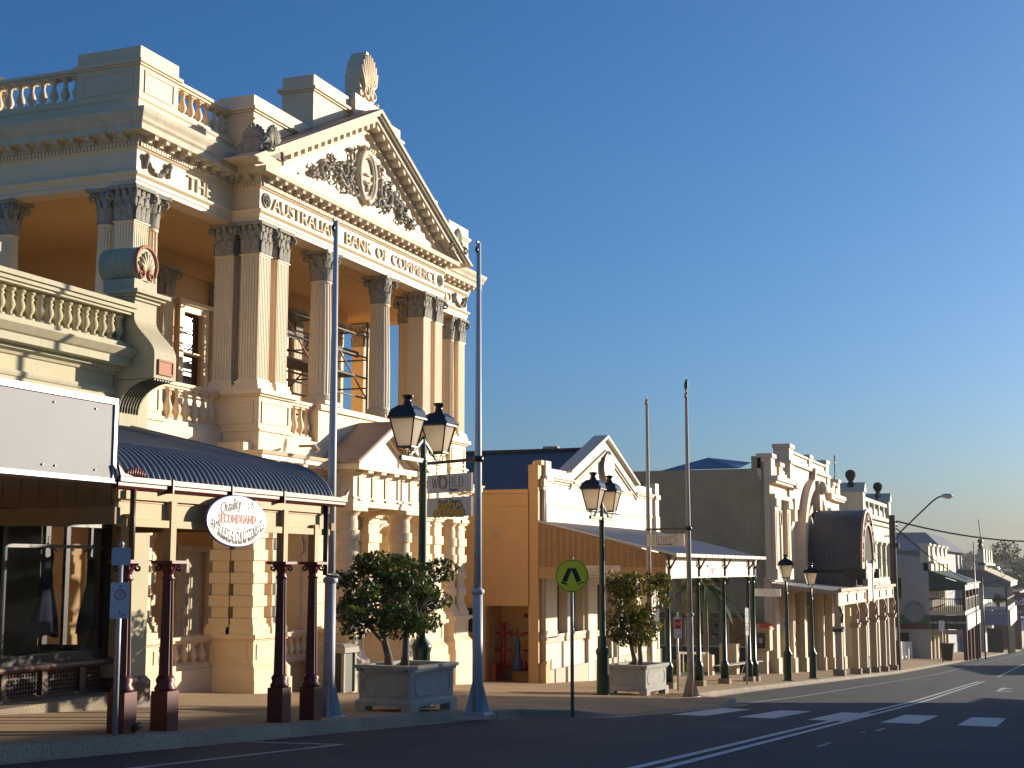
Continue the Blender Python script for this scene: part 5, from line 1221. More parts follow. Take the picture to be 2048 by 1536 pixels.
for s in (-1, 1):
    for o, d0, d1, y in ((0, -.02, .06, .12), (0, -.50, -.42, .10), (0, -.60, -.55, .06)):
        xa = HC + s*4.1; t.prism([(xa, 3.25+d0), (HC, 4.74+d0), (HC, 4.74+d1), (xa, 3.25+d1)], HY+.05-y, HY+.05, 'y')
hp('trim', t, M_HENB)
cp = MB()
for s in (-1, 1): cp.hexa([(HC+s*4.15, HY-.1, 3.22), (HC, HY-.1, 4.76), (HC, HY+.45, 4.76), (HC+s*4.15, HY+.45, 3.22), (HC+s*4.15, HY-.1, 3.30), (HC, HY-.1, 4.86), (HC, HY+.45, 4.86), (HC+s*4.15, HY+.45, 3.30)])
hp('gable_coping', cp, M_HENW)
p = MB()
for x in (HX0+.45, HX1-.75): 
    p.box(x, x+.5, HY-.06, HY+.4, 1.4, 3.45); p.box(x-.06, x+.56, HY-.12, HY+.42, 2.8, 2.98); p.box(x-.03, x+.53, HY-.09, HY+.4, 1.0, 2.1)
for x in (47.35, 50.7, 53.35, 55.5): p.box(x, x+.55, HY-.06, HY+.1, -4.4, 1.0); p.box(x-.06, x+.61, HY-.12, HY+.1, -2.4, -2.1)
p.box(HX0+.45, HX0+1.6, HY-.02, HY+.06, -2.2, .9)
hp('pilaster', p, M_HENW)
dpz = MB(); x = HX0+.32; dpz.box(x-.16, x+.16, HY-.1, HY+.2, 2.62, 2.86); dpz.box(x-.1, x+.1, HY-.06, HY+.12, 2.5, 2.62); dpz.tube([(x, HY, 2.5), (x, HY, 1.3)], .07, 10); dpz.tube([(x, HY, 1.3), (x, HY, -3.0)], .10, 10); dpz.lathe(x, HY, [(.10, 1.3), (.14, 1.25), (.14, .6), (.1, .55)], 12)
dpz.lathe(x, HY, [(.13, -2.0), (.15, -1.95), (.15, -2.2), (.13, -2.25)], 12)
hp('downpipe', dpz, M_HENB); hp('pipe_base', MB().prism([(x-.2, -4.0), (x+.2, -4.0), (x+.2, -3.05), (x+.1, -2.9), (x-.1, -2.9), (x-.2, -3.05)], HY-.16, HY+.1, 'y'), M_HENO)
for a, b, c, d in HH:
    m = MB(); frame(m, a, b, c, d, HY+.34, .07, .05); m.box(a-.05, b+.05, HY-.03, HY+.3, c-.08, c); 
    if c > -3: m.box((a+b)/2-.03, (a+b)/2+.03, HY+.29, HY+.34, c+.07, d-.07)
    wn = mk('window' if c > -3 else 'door', m, M_HENW, hen); mk('pane', MB().box(a, b, HY+.345, HY+.36, c, d), M_DARKGL, wn)
# side wall with hydrant recess
s = MB(); s.box(HX0, HX0+.5, 15.85, 17.35, -1.17, 2.40) ; s.box(HX0, HX0+.5, HY+.05, 15.88, -4.2, 2.9); s.box(HX0, HX0+.5, 17.35, 30, -4.2, 2.40); s.box(HX0+1.4, HX0+1.5, 15.88, 17.35, -4.2, -1.17); s.box(HX0+.5, HX0+1.41, 15.86, 17.36, -1.17, -1.1); s.box(HX0+.45, HX0+1.41, 15.80, 15.88, -4.2, -1.1); s.box(HX0+.45, HX0+1.41, 17.35, 17.42, -4.2, -1.1)
s.box(HX0, HX0+.5, HY+.05, 15.88, 2.9, 3.3); s.box(HX0+.12, HX0+.5, HY-.02, 15.7, 3.3, 3.45)
s.box(HX0-.04, HX0+.5, 15.88, 30, 2.40, 2.52); s.box(HX0-.015, HX0, 15.88, 30, 1.98, 2.0)
hp('side_wall', s, M_HENO)
v = MB(); frameX(v, 16.85, 17.12, .98, 1.15, HX0, .02, .012)
for k in range(5): v.box(HX0-.012, HX0, 16.88+k*.045, 16.905+k*.045, 1.0, 1.13)
hp('wall_vent', v, M_HENB)
r = MB(); zr0 = 2.50; zt = 4.30
def corr_roof(mb, x0, z0, x1, z1, y0, y1, pitch=.25, amp=.02):
    n = int((y1-y0)/pitch*4); vs = []
    for i in range(n+1):
        y = y0+(y1-y0)*i/n; h = amp*cos(2*pi*i/4); vs += [(x0, y, z0+h), (x1, y, z1+h)]
    mb.add(vs, [(2*i, 2*i+1, 2*i+3, 2*i+2) for i in range(n)])
corr_roof(r, HX0+.3, 2.40, 49.5, 4.30, HY+.5, 34); corr_roof(r, HX1, 2.40, 49.5, 4.30, HY+.5, 34); r.tube([(49.5, HY+.4, 4.34), (49.5, 34, 4.34)], .08, 6)
hp('main_roof', r, M_SLATE)
md = thing('oval_medallion', 'pale oval portrait board fixed high in the cafe gable', 'plaque', (HC, HY, 3.66))
n = 32; e = [(HC+.62*cos(2*pi*k/n), 3.64+.54*sin(2*pi*k/n)) for k in range(n)]
mk('board', MB().prism(e, HY-.13, HY-.05, 'y'), M_GALV, md); mk('rim', MB().tube([(a, HY-.10, b) for a, b in e + e[:1]], .035, 6), M_TERRA, md)
mk('portrait', MB().prism([(HC-.12, 3.3), (HC+.16, 3.25), (HC+.2, 3.5), (HC+.1, 3.62), (HC+.14, 3.8), (HC+.06, 3.95), (HC-.06, 3.98), (HC-.12, 3.85), (HC-.06, 3.7), (HC-.1, 3.55), (HC-.22, 3.45)], HY-.145, HY-.13, 'y').tube([(HC, HY-.12, 4.14), (HC, HY-.12, 4.28)], [.12, .05], 8), M_WHITE, md)
sg = thing('wall_sign', 'large white HENRY\'S board on the parapet behind the lamp', 'sign', (HC, HY-.05, 2.35))
mk('sign_board', MB().box(47.85, 51.55, HY-.075, HY-.02, 2.03, 2.66), M_WHITE, sg); mk('lettering', MB().merge(henrys(.36, 1.3), face_Y(49.7, HY-.08, 2.37)), M_INK, sg)
# veranda
VX0, VX1, VY = 42.45, 56.3, 11.4
va = MB(); nx = 150; rows = []
prof = [(HY-.02, 1.50), (13.4, 1.02), (VY-.28, .44)]
rf = MB(); n = int((VX1-VX0)/.19*4); vs = []
for i in range(n+1):
    x = VX0+(VX1-VX0)*i/n; h = .016*cos(2*pi*i/4)
    vs += [(x, y, z+h) for y, z in prof]
rf.add(vs, [(3*i+j, 3*i+j+1, 3*i+j+4, 3*i+j+3) for i in range(n) for j in range(2)])
ver = hp('veranda_roof', rf, M_GREYROOF)
mk('roof_edge', MB().prism([(HY, 1.53), (VY-.28, .475), (VY-.28, .41), (HY, 1.46)], VX0-.05, VX0-.005, 'x').box(VX1, VX1+.05, VY-.28, VY-.2, .4, .47), M_GALV, ver)
gb = MB(); gb.prism([(HY, 1.44), (VY-.05, .42), (VY-.05, .01), (HY, .01)], VX0, VX0+.04, 'x')
for i in range(21): gb.box(VX0-.012, VX0, VY+.02+i*.198, VY+.036+i*.198, .01, .46 + (i*.198)*.25)
for s in gb.v[-0:]: pass
mk('gable_boards', gb, M_BOARD, ver)
ln = MB()
for i in range(21): 
    y = VY+.08+i*.198; ln.box(VX0-.004, VX0-.001, y, y+.014, .02, .40+(y-VY)*.245)
mk('board_joints', ln, M_BROWN, ver)
bm_ = MB(); bm_.box(VX0-.03, VX0+.05, VY-.05, HY-.05, -.30, .0); bm_.box(VX0-.05, VX0+.06, VY-.06, HY-.05, -.005, .05); mk('gable_beam', bm_, mat('ochre_beam_paint', (.46,.28,.11), .6, .08, 2), ver)
fs = MB(); fs.box(VX0+.08, VX1-.15, VY-.05, VY+.05, -.30, .06); fs.box(VX0+.08, VX1-.15, VY-.02, VY+.02, .061, .12); fs.box(VX0+.08, VX1-.1, VY-.05, VY+.06, .12, .36)
mk('fascia', fs, M_HENW, ver)
gt = MB(); gt.box(VX0-.05, VX1+.06, VY-.40, VY-.28, .36, .47); 
for i in range(16): gt.box(VX0+.2+i*.9, VX0+.225+i*.9, VY-.41, VY-.4, .36, .47)
mk('gutter', gt, mat('pinkish_gutter_paint', (.52,.40,.34), .5, .08, 3), ver)
for x in (42.75, 46.6, 50.45, 54.6, 55.6):
    z = zr(x)+.13; p = MB(); p.box(x-.2, x+.2, VY-.2, VY+.2, z-.1, z+.2); post_b = mk('post_footing', p, M_KERB, hen)
    p = MB(); p.lathe(x, VY, [(.15, z+.2), (.15, z+.62), (.16, z+.66), (.10, z+.80), (.085, z+.82), (.075, -.55), (.09, -.52), (.075, -.5), (.12, -.36), (.16, -.34), (.16, -.305)], 12); mk('veranda_post', p, M_GREENP, hen)
    q = MB(); q.box(x-.055, x+.055, VY-.11, VY-.055, -.26, .38); q.bar((x, VY-.1, .0), (x, VY-.30, .34), .05); mk('post_bracket', q, M_BROWN, hen)
hs = thing('fascia_sign', 'small white HENRY\'S sign on the veranda front fascia', 'sign', (48.4, VY-.06, -.1)); mk('sign_board', MB().box(47.95, 49.15, VY-.065, VY-.052, -.29, .13), M_WHITE, hs); mk('lettering', MB().merge(henrys(.20, .85), face_Y(48.55, VY-.067, -.06)), M_INK, hs)
hs = thing('gable_end_sign', 'white HENRY\'S sign on the ochre beam at the veranda end', 'sign', (VX0-.04, 13.5, -.1)); mk('sign_board', MB().box(VX0-.055, VX0-.035, 12.78, 14.42, -.27, .10), mat('pinkish_white_board', (.66,.54,.46), .5), hs); mk('lettering', MB().merge(henrys(.19, 1.25), face_X(VX0-.058, 13.6, -.06)).merge(text_mb('CAFE & RESTAURANT', .075, .005), face_X(VX0-.058, 13.6, -.215)), M_INK, hs)
# hydrant set in the recess
hy = thing('fire_hydrant', 'red fire hydrant booster pipes with blue valve in the wall recess', 'hydrant', (43.3, 16.6, -3.5))
r = MB(); r.tube([(43.3, 17.0, -3.55), (43.3, 17.0, -1.75)], .085, 12); r.tube([(43.3, 16.02, -3.55), (43.3, 16.02, -1.75)], .085, 12); r.tube([(43.3, 17.0, -3.1), (43.3, 16.02, -3.1)], .085, 12)
for y in (17.0, 16.02):
    for z in (-2.05, -2.6): r.tube([(43.3, y-.28, z), (43.3, y+.28, z)], [.05, .04], 8)
    r.lathe(43.3, y, [(.12, -1.78), (.12, -1.72)], 12)
r.tube([(43.3, 16.2, -3.1), (43.3, 16.3, -3.1)], .15, 14)
mk('red_pipework', r, mat('hydrant_red', (.20,.012,.014), .4, .15, 5), hy)
bl = MB(); bl.lathe(43.3, 16.52, [(.19, -3.25), (.2, -3.0), (.10, -2.85), (.09, -2.5), (.11, -2.45), (.06, -2.2), (.05, -2.12)], 14); mk('blue_valve', bl, mat('valve_blue', (.05,.10,.22), .45, .15, 5), hy)
k = MB(); k.tube([(43.3, 16.52, -2.12), (43.3, 16.52, -1.9)], .02, 6); k.tube([(43.3, 16.52+.22*cos(a*.5), -2.12+.0) if False else (43.3+.0, 16.52+.22*cos(a*pi/8), -2.1+.04*sin(a*pi/8)) for a in range(17)], .018, 5)
for y in (17.0, 16.02):
    for z in (-2.05, -2.6): k.tube([(43.26, y-.30, z-.10), (43.26, y-.30, z+.10)], .02, 5); k.tube([(43.26, y-.3, z-.1), (43.26, y-.34, z-.3)], .012, 5)
mk('handwheel', k, mat('hydrant_dark_red', (.10,.02,.015), .5), hy)
q = mk('booster_plate', MB().box(HX0+1.385, HX0+1.40, 16.15, 16.62, -2.0, -1.65).merge(MB()), mat('pale_notice_plate', (.45,.36,.24), .5)); tag(q, 'pale notice plate above the blue hydrant valve', 'notice')
q = mk('red_plate', MB().box(HX0+1.385, HX0+1.40, 16.25, 16.55, -1.58, -1.45), MATS['hydrant_dark_red']); tag(q, 'small red plate at the top of the hydrant recess', 'notice')
q = mk('red_crate', MB().box(42.9, 43.6, 17.12, 17.33, -3.55, -3.05).box(42.88, 43.62, 17.10, 17.34, -3.08, -3.02), mat('orange_red_crate', (.28,.05,.02), .6)); tag(q, 'orange red box at the left of the hydrant recess', 'box')
q = mk('meter_box', MB().box(42.35, 42.6, 17.6, 17.95, -2.0, -1.3).box(42.33, 42.6, 17.58, 17.97, -1.3, -1.25), M_BLK2); tag(q, 'dark box on the cafe side wall next to the bank', 'box')
# litter bin by the bank
tb = thing('litter_bin', 'square litter bin with pale frame beside the bank entrance', 'bin', (28.45, 15.1, fz(28.4, 15)))
z = fz(28.4, 15); m = MB(); m.box(28.22, 28.72, 14.85, 15.35, z, z+.85); mk('bin_body', m, mat('bin_dark_green', (.012,.02,.014), .5), tb); m = MB()
for sx in (28.18, 28.70):
    for sy in (14.81, 15.33): m.box(sx, sx+.07, sy, sy+.07, z, z+.9)
m.box(28.14, 28.81, 14.77, 15.44, z+.86, z+.98); m.hexa([(28.14,14.77,z+.98),(28.81,14.77,z+.98),(28.81,15.44,z+.98),(28.14,15.44,z+.98),(28.3,14.9,z+1.05),(28.65,14.9,z+1.05),(28.65,15.3,z+1.05),(28.3,15.3,z+1.05)]); mk('bin_frame', m, mat('bin_beige', (.36,.33,.26), .7, .1, 4), tb)
# ================================================================ garden gap between cafe and cinema
def palm(x, y, z, h, seed, label, nf=16, L=2.3):
    rnd = random.Random(seed); T = thing('palm_tree', label, 'palm', (x, y, z)); m = MB(); m.tube([(x, y, z), (x+.06, y, z+h*.5), (x, y, z+h)], [.16, .12, .12], 10); mk('trunk', m, M_BARK, T)
    F = MB(); F.raw = True; G = MB(); G.raw = True
    for k in range(nf):
        a = k*2*pi*.382 + rnd.uniform(-.2, .2); up = rnd.uniform(-.1, 1.3); pts = []
        for i in range(13):
            t = i/12; pts.append(Vector((x + cos(a)*L*t*cos(up*(1-t*.3))*.9, y + sin(a)*L*t*cos(up*(1-t*.3))*.9, z+h + L*(sin(up)*t - .95*t*t))))
        mbx = F if k % 3 else G
        for i in range(12):
            for j in range(3):
                p = pts[i].lerp(pts[i+1], j/3); d = (pts[i+1]-pts[i]).normalized(); s = d.cross(Vector((0,0,1))).normalized(); ll = .55*sin(pi*min(.97, (i+.6)/12.5))+.08
                for sg in (-1, 1):
                    e = p + s*sg*ll*.75 + d*ll*.45 - Vector((0,0,ll*.55)); w = d*.028
                    mbx.add([p-w, p+w, e], [(0,1,2)])
        mbx.tube([tuple(p) for p in pts], [.02*(1-i/14) for i in range(13)], 4)
    mk('fronds', F, leafmat('palm_green', (.05,.075,.014), .35), T); mk('yellow_fronds', G, leafmat('palm_yellow', (.12,.12,.015), .35), T)
    return T
palm(66.5, 17.2, -4.8, 5.6, 3, 'green palm crown rising behind the cafe parapet end against the brick wall', 18, 2.2)
palm(63.5, 15.2, -4.7, 3.8, 8, 'drooping palm fronds hanging beneath the veranda roof', 10, 2.0)
sb = thing('garden_shrub', 'rounded green bush showing just above the veranda roof', 'shrub', (68.2, 15.6, -4.9)); m = MB(); m.raw = True; rnd = random.Random(9)
leaf_cloud([m], [(68.2, 15.6, .1, .55, .5, .45), (68.5, 15.7, -.4, .6, .6, .5)], 1500, .16, rnd, (1,)); mk('foliage', m, leafmat('bush_green', (.06,.10,.02)), sb); mk('stem', MB().tube([(68.2, 15.6, -5), (68.2, 15.6, -.2)], .08, 8), M_BARK, sb)
# shopfront panel against the cinema side
kf = thing('garden_kiosk', 'dark timber kiosk front with three poster windows under a black canopy', 'kiosk', (70.3, 16, -5.1))
m = MB(); X = 70.35; m.box(X, X+.3, 14.62, 20.5, -5.4, -3.82); 
for i in range(29): m.box(X-.015, X, 14.63+i*.2, 14.80+i*.2, -5.3, -3.85)
mk('timber_dado', m, mat('dark_blue_grey_boards', (.035,.04,.045), .6, .2, 3), kf); mk('canopy', MB().box(X-.5, X+.3, 14.5, 20.6, -2.42, -2.2), M_BLK2, kf)
m = MB()
for y in (14.62, 15.68, 16.75, 17.85, 18.9, 20): m.box(X-.03, X+.05, y-.03, y+.03, -3.82, -2.42)
m.box(X-.03, X+.05, 14.6, 20.5, -3.84, -3.78); m.box(X-.03, X+.05, 14.6, 20.5, -2.46, -2.40); mk('window_frame', m, M_GALV, kf)
rnd = random.Random(2)
M_POST = [mat('poster_orange', (.22,.11,.04), .5, .5, 3), mat('poster_green', (.10,.12,.06), .5, .6, 3), mat('poster_red_brown', (.20,.07,.04), .5, .5, 4)]
for k, y in enumerate((14.66, 15.72, 16.79, 17.9, 18.95)): mk('window_pane', MB().box(X+.02, X+.04, y, y+1.0, -3.78, -2.46), M_POST[k % 3], kf)
for k in range(16): 
    y = 14.75+rnd.random()*2.9; z = -3.6+rnd.random()*.9; mk('poster_detail', MB().box(X+.012, X+.019, y, y+rnd.uniform(.1,.35), z, z+rnd.uniform(.03,.16)), rnd.choice([M_POST[0], M_HENB, M_POST[2], M_DUSK]), kf)
ph = thing('pay_phone', 'payphone with orange canopy and cream pedestal at the cinema corner', 'phone', (70.2, 14, -5.1))
m = MB(); m.box(70.1, 70.6, 13.75, 14.45, -5.2, -3.95); m.box(70.2, 70.6, 13.7, 14.5, -3.6, -2.95); m.box(69.9, 70.6, 13.6, 14.7, -3.95, -3.88); m.box(69.9, 70.6, 13.55, 13.62, -3.95, -2.9); m.box(69.8, 70.65, 13.5, 14.75, -2.95, -2.88); mk('pedestal', m, mat('payphone_cream', (.58,.46,.28), .5), ph)
m = MB(); m.prism([(13.5, -2.88), (14.75, -2.88), (14.6, -2.62), (13.65, -2.62)], 69.8, 70.6, 'x'); mk('phone_canopy', m, mat('payphone_orange', (.50,.06,.015), .4), ph); m = MB(); m.box(70.1, 70.21, 13.85, 14.2, -3.85, -3.12); mk('handset_unit', m, M_BLK2, ph); mk('canopy_mark', MB().merge(text_mb('G', .22, .005), face_X(69.79, 14.1, -2.76)), M_WHITE, ph)
mk('phone_screen', MB().box(70.08, 70.099, 13.95, 14.12, -3.6, -3.35), M_SIGNG, ph)
# railing, bench, planter block
gf = thing('garden_railing', 'low cream framed railing with white bars beside the garden', 'railing', (62, 15.3, -4.5)); m = MB()
for x, y in ((59.4, 15.4), (61.2, 14.6)): m.bar((x, y, fz(x, y)), (x, y, fz(x, y)+1.0), .12)
m.bar((59.4, 15.4, fz(59.4)+1.0), (61.2, 14.6, fz(61.2)+1.0), .10); mk('frame', m, M_HENB, gf); m = MB()
for i in range(1, 6): x = 59.4+.3*i; y = 15.4-.133*i; m.bar((x, y, fz(x)+.12), (x, y, fz(x)+.95), .035)
mk('bar', m, M_WHITE, gf); m = MB(); m.bar((59.4, 15.4, fz(59.4)+.14), (61.2, 14.6, fz(61.2)+.14), .06, .14); mk('bottom_rail', m, M_GREENP, gf)
sb = thing('railing_shrub', 'bright green shrub behind the low garden railing', 'shrub', (60.6, 15.6, -4.6)); m = MB(); m.raw = True; leaf_cloud([m], [(60.3, 15.7, fz(60)+.35, .8, .4, .35)], 1100, .13, rnd, (1,)); mk('foliage', m, leafmat('lime_leaf', (.16,.18,.02)), sb); mk('stem', MB().tube([(60.3, 15.7, -4.7), (60.3, 15.7, -4.3)], .05, 6), M_BARK, sb)
pw = thing('bench', 'slatted bench seat fixed between two cream masonry blocks', 'bench', (64, 14.6, -4.7)); zb = fz(65, 14.5)
m = MB(); m.box(65.3, 65.9, 14.2, 15.0, zb, zb+1.35); m.box(62.6, 63.0, 14.7, 15.2, zb, zb+1.0); mk('end_block', m, mat('cream_block', (.52,.40,.25), .7, .1, 3), pw); m = MB()
for k in range(4): m.bar((62.9, 14.65-.13*k, zb+.52), (66.9, 13.75-.13*k, zb+.52), .10, .04)
mk('seat', m, mat('grey_seat_timber', (.40,.36,.30), .6), pw); m = MB()
for x, y in ((65.2, 14.0), (66.3, 13.8)): m.bar((x, y, zb), (x+.4, y-.1, zb+.5), .04)
mk('leg', m, M_BLACK, pw)
# ================================================================ cinema
M_CIN = mat('cinema_cream_paint', (.66,.52,.36), .65, .06, 1.0, .05, 40, streak=.25, streak_col=(.36,.28,.2))
M_BRICK = mat('painted_brick_side', (.36,.29,.18), .85, .10, 1.2, .3, 8, streak=.3, streak_col=(.15,.125,.09))
nt = M_BRICK.node_tree; br = nt.nodes.new('ShaderNodeTexBrick'); br.inputs['Scale'].default_value = 1.0; br.inputs['Brick Width'].default_value = .42; br.inputs['Row Height'].default_value = .16; br.inputs['Mortar Size'].default_value = .012
mp = nt.nodes.new('ShaderNodeMapping'); mp.inputs['Rotation'].default_value = (0, -pi/2, -pi/2); tcn = nt.nodes.new('ShaderNodeTexCoord'); nt.links.new(tcn.outputs['Object'], mp.inputs[0]); nt.links.new(mp.outputs[0], br.inputs[0])
bpn = nt.nodes.new('ShaderNodeBump'); bpn.inputs['Strength'].default_value = .6; bpn.inputs['Distance'].default_value = .02; nt.links.new(br.outputs['Fac'], bpn.inputs['Height']); bpn.invert = True
nt.links.new(bpn.outputs[0], nt.nodes['Principled BSDF'].inputs['Normal'])
M_BARREL = mat('charcoal_barrel_iron', (.06,.062,.072), .45, .12, 1.5, .03, 20, metal=.25, streak=.2, streak_col=(.05,.05,.06))
M_REDBR = mat('red_brown_window', (.14,.05,.03), .5, .15, 3)
cin = thing('cinema_building', 'cream theatre with battlemented parapet, central arch and dark barrel roofed porch', 'building', (82.75, 13.6, -5.8))
def cpart(name, mb, m, parent=None): return mk(name, mb, m, parent or cin)
CX0, CX1, CY, CC = 71.0, 94.5, 13.6, 82.75
w = MB()
def cmir(f):
    for s in (-1, 1): f(lambda x: x if s < 0 else 2*CC-x, s)
def bxm(mb, X, a, b, *r): x0, x1 = sorted((X(a), X(b))); mb.box(x0, x1, *r)
GH = [(72.2, 73.0, -5.0, -1.4), (74.5, 75.5, -5.4, -1.4), (76.5, 79.0, -6, -1.3), (80.5, 85, -6.2, -1.3), (86.6, 89, -6.2, -1.3), (90, 91, -6.2, -1.4), (92.5, 93.4, -6.2, -1.4)]
wall_open(w, CX0, CX1, -6.6, -.55, CY, CY+.4, GH)
UH2 = [(73.3, 73.9, .25, 2.1), (76.2, 76.9, .25, 2.1), (2*CC-76.9, 2*CC-76.2, .25, 2.1), (2*CC-73.9, 2*CC-73.3, .25, 2.1)]
wall_open(w, CX0, CX1, -.55, 4.4, CY, CY+.4, UH2)
w.box(CX0+.02, CX1-.02, CY+.05, CY+.5, 4.4, 4.95); w.box(75.9, 2*CC-75.9, CY-.12, CY+.6, 3.2, 5.75); w.box(76.6, 2*CC-76.6, CY-.10, CY+.6, 5.75, 5.95)
cpart('front_wall', w, M_CIN)
d = MB()
def orn(X, s):
    for a in (71.15, 74.55): bxm(d, X, a, a+.9, CY-.22, CY+.02, -.2, 3.1); bxm(d, X, a-.1, a+1.0, CY-.30, CY+.02, -.55, .0); bxm(d, X, a-.15, a+1.05, CY-.34, CY+.02, 3.1, 3.5); bxm(d, X, a+.2, a+.7, CY-.25, CY-.2, .3, 2.9)
    bxm(d, X, 70.9, 76.0, CY-.28, CY+.02, 3.5, 3.72); bxm(d, X, 70.85, 76.05, CY-.36, CY+.02, 4.25, 4.38); bxm(d, X, 70.8, 76.1, CY-.46, CY+.02, 4.38, 4.62)
    bxm(d, X, 75.9, 77.3, CY-.5, CY+.02, 4.25, 4.62); bxm(d, X, 75.9, 77.0, CY-.4, CY+.02, 3.2, 3.7); bxm(d, X, 76.05, 76.8, CY-.35, CY, 2.5, 3.2)
    for a, zt in ((71.0, 5.75), (73.2, 5.45)): bxm(d, X, a, a+1.0, CY-.1, CY+.6, 4.62, zt); bxm(d, X, a-.08, a+1.08, CY-.18, CY+.65, zt-.22, zt-.02)
    for a, b, z in ((72.0, 72.5, 5.15), (74.2, 74.8, 5.05), (74.8, 75.4, 4.9)): bxm(d, X, a, b, CY-.08, CY+.5, 4.62, z)
    bxm(d, X, 75.8, 76.9, CY-.2, CY+.65, 4.62, 5.75); bxm(d, X, 75.75, 77.0, CY-.26, CY+.65, 5.55, 5.72)
    bxm(d, X, 75.9, 77.1, CY-.15, CY+.7, 5.72, 6.62); bxm(d, X, 75.8, 77.2, CY-.22, CY+.75, 6.42, 6.62)
    for zz in (1.35,): 
        cxx = X(73.6); d.tube([(cxx+.3*cos(k*pi/10), CY-.02, 2.55+.4*sin(k*pi/10)) for k in range(21)], .06, 5); cxx = X(76.55); d.tube([(cxx+.3*cos(k*pi/10), CY-.02, 2.55+.4*sin(k*pi/10)) for k in range(21)], .06, 5)
cmir(orn)
d.box(76.9, 2*CC-76.9, CY-.05, CY+.55, 5.75, 6.15); d.box(76.9, 2*CC-76.9, CY-.12, CY+.6, 6.2, 6.32); d.box(76.2, 2*CC-76.2, CY-.28, CY+.02, 5.55, 5.72)
for x in (CC-.5,): d.box(x, x+1.0, CY-.15, CY+.7, 5.75, 6.5); d.box(x-.1, x+1.1, CY-.22, CY+.75, 6.32, 6.5)
# great arch
for r0, r1, y0 in ((4.2, 4.75, CY-.50), (2.95, 3.35, CY-.35), (3.35, 4.2, CY-.22)):
    n = 28; zc = .35
    for k in range(n):
        a, b = pi*k/n, pi*(k+1)/n; d.prism([(CC+r0*cos(a), zc+r0*sin(a)), (CC+r1*cos(a), zc+r1*sin(a)), (CC+r1*cos(b), zc+r1*sin(b)), (CC+r0*cos(b), zc+r0*sin(b))], y0, CY, 'y')
    for s in (-1, 1): x0, x1 = sorted((CC+s*r0, CC+s*r1)); d.box(x0, x1, y0, CY, -.8, zc)
d.prism([(CC-.35, 3.3), (CC+.35, 3.3), (CC+.55, 5.0), (CC-.55, 5.0)], CY-.7, CY-.1, 'y'); d.prism([(CC-.45, 4.9), (CC+.45, 4.9), (CC, 5.75)], CY-.45, CY-.1, 'y'); d.lathe(CC, CY-.75, [(.05, 4.2), (.28, 4.35), (.35, 4.6), (.22, 4.9), (.03, 5.0)], 10)
cpart('ornament', d, M_CIN)
for a, b, c, e in UH2: cpart('upper_window', MB().box(a, b, CY+.2, CY+.25, c, e), M_REDBR)
for s in (-1, 1):
    for x in (73.6, 76.55): xx = x if s < 0 else 2*CC-x; cpart('oval_window', MB().prism([(xx+.24*cos(k*pi/10), 2.55+.36*sin(k*pi/10)) for k in range(20)], CY-.012, CY+.02, 'y'), M_REDBR)
cpart('arch_window', MB().prism([(CC+2.9*cos(pi*k/16), .35+2.9*sin(pi*k/16)) for k in range(17)], CY-.02, CY+.02, 'y'), M_REDBR)
sd = MB(); sd.box(CX0+.05, CX0+.45, CY+.41, 34, -6, 5.0); sd.box(CX0, CX0+.45, CY+.41, CY+.9, 5.0, 5.62); sd.box(CX1-.45, CX1-.05, CY+.41, 34, -7, 5.0); sd.tube([(CX0-.03, CY+.35, -.4), (CX0-.03, CY+.35, 5.3)], .06, 6)
cpart('side_wall', sd, M_BRICK)
M_BLUER = mat('blue_grey_roof_iron', (.07,.11,.19), .45, .12, 1.5, metal=.2)
rf = MB(); rf.hexa([(CX0+.4, CY+.9, 4.9), (CC, CY+.9, 7.4), (CC, 34, 7.0), (CX0+.4, 34, 4.9), (CX0+.4, CY+.9, 5.02), (CC, CY+.9, 7.52), (CC, 34, 7.1), (CX0+.4, 34, 5.0)]); 
rf = MB(); rf.add([(CX0+.4, 15.2, 5.05), (CX0+.4, 21, 5.02), (CX0+4, 21, 5.1), (CX0+3, 17.4, 5.85), (CX0+.4, 17.6, 5.05), (CX0+4, 15.3, 5.6)], [(4,1,2,3), (0,4,3,5)]); rf.box(CX0+.4, CX1-.4, CY+.9, 33, 4.7, 4.85)
cpart('roof', rf, M_BLUER)
ch = thing('rear_hall', 'dark green roofed brick gable showing above the cafe parapet', 'building', (66, 26, -5)); m = MB(); m.prism([(24.6, 3.0), (30, 3.0), (27.4, 6.9), (26.6, 6.9)], 76.0, 76.5, 'x'); m.box(76, 90, 24.6, 30, -6, 3.0); mk('gable_wall', m, mat('pale_brick', (.42,.30,.2), .8, .2, 4), ch); m = MB(); m.hexa([(60, 27, 5.35), (76, 27, 5.35), (76, 32, 5.4), (60, 32, 5.4), (60, 27.0, 5.45), (76, 27.0, 5.45), (76, 32, 5.5), (60, 32, 5.5)]); m.quad((60, 25, 3.6), (76, 25, 3.6), (76, 27, 5.4), (60, 27, 5.4)); mk('roof', m, mat('dark_teal_roof', (.02,.05,.055), .5, .2, 2), ch)
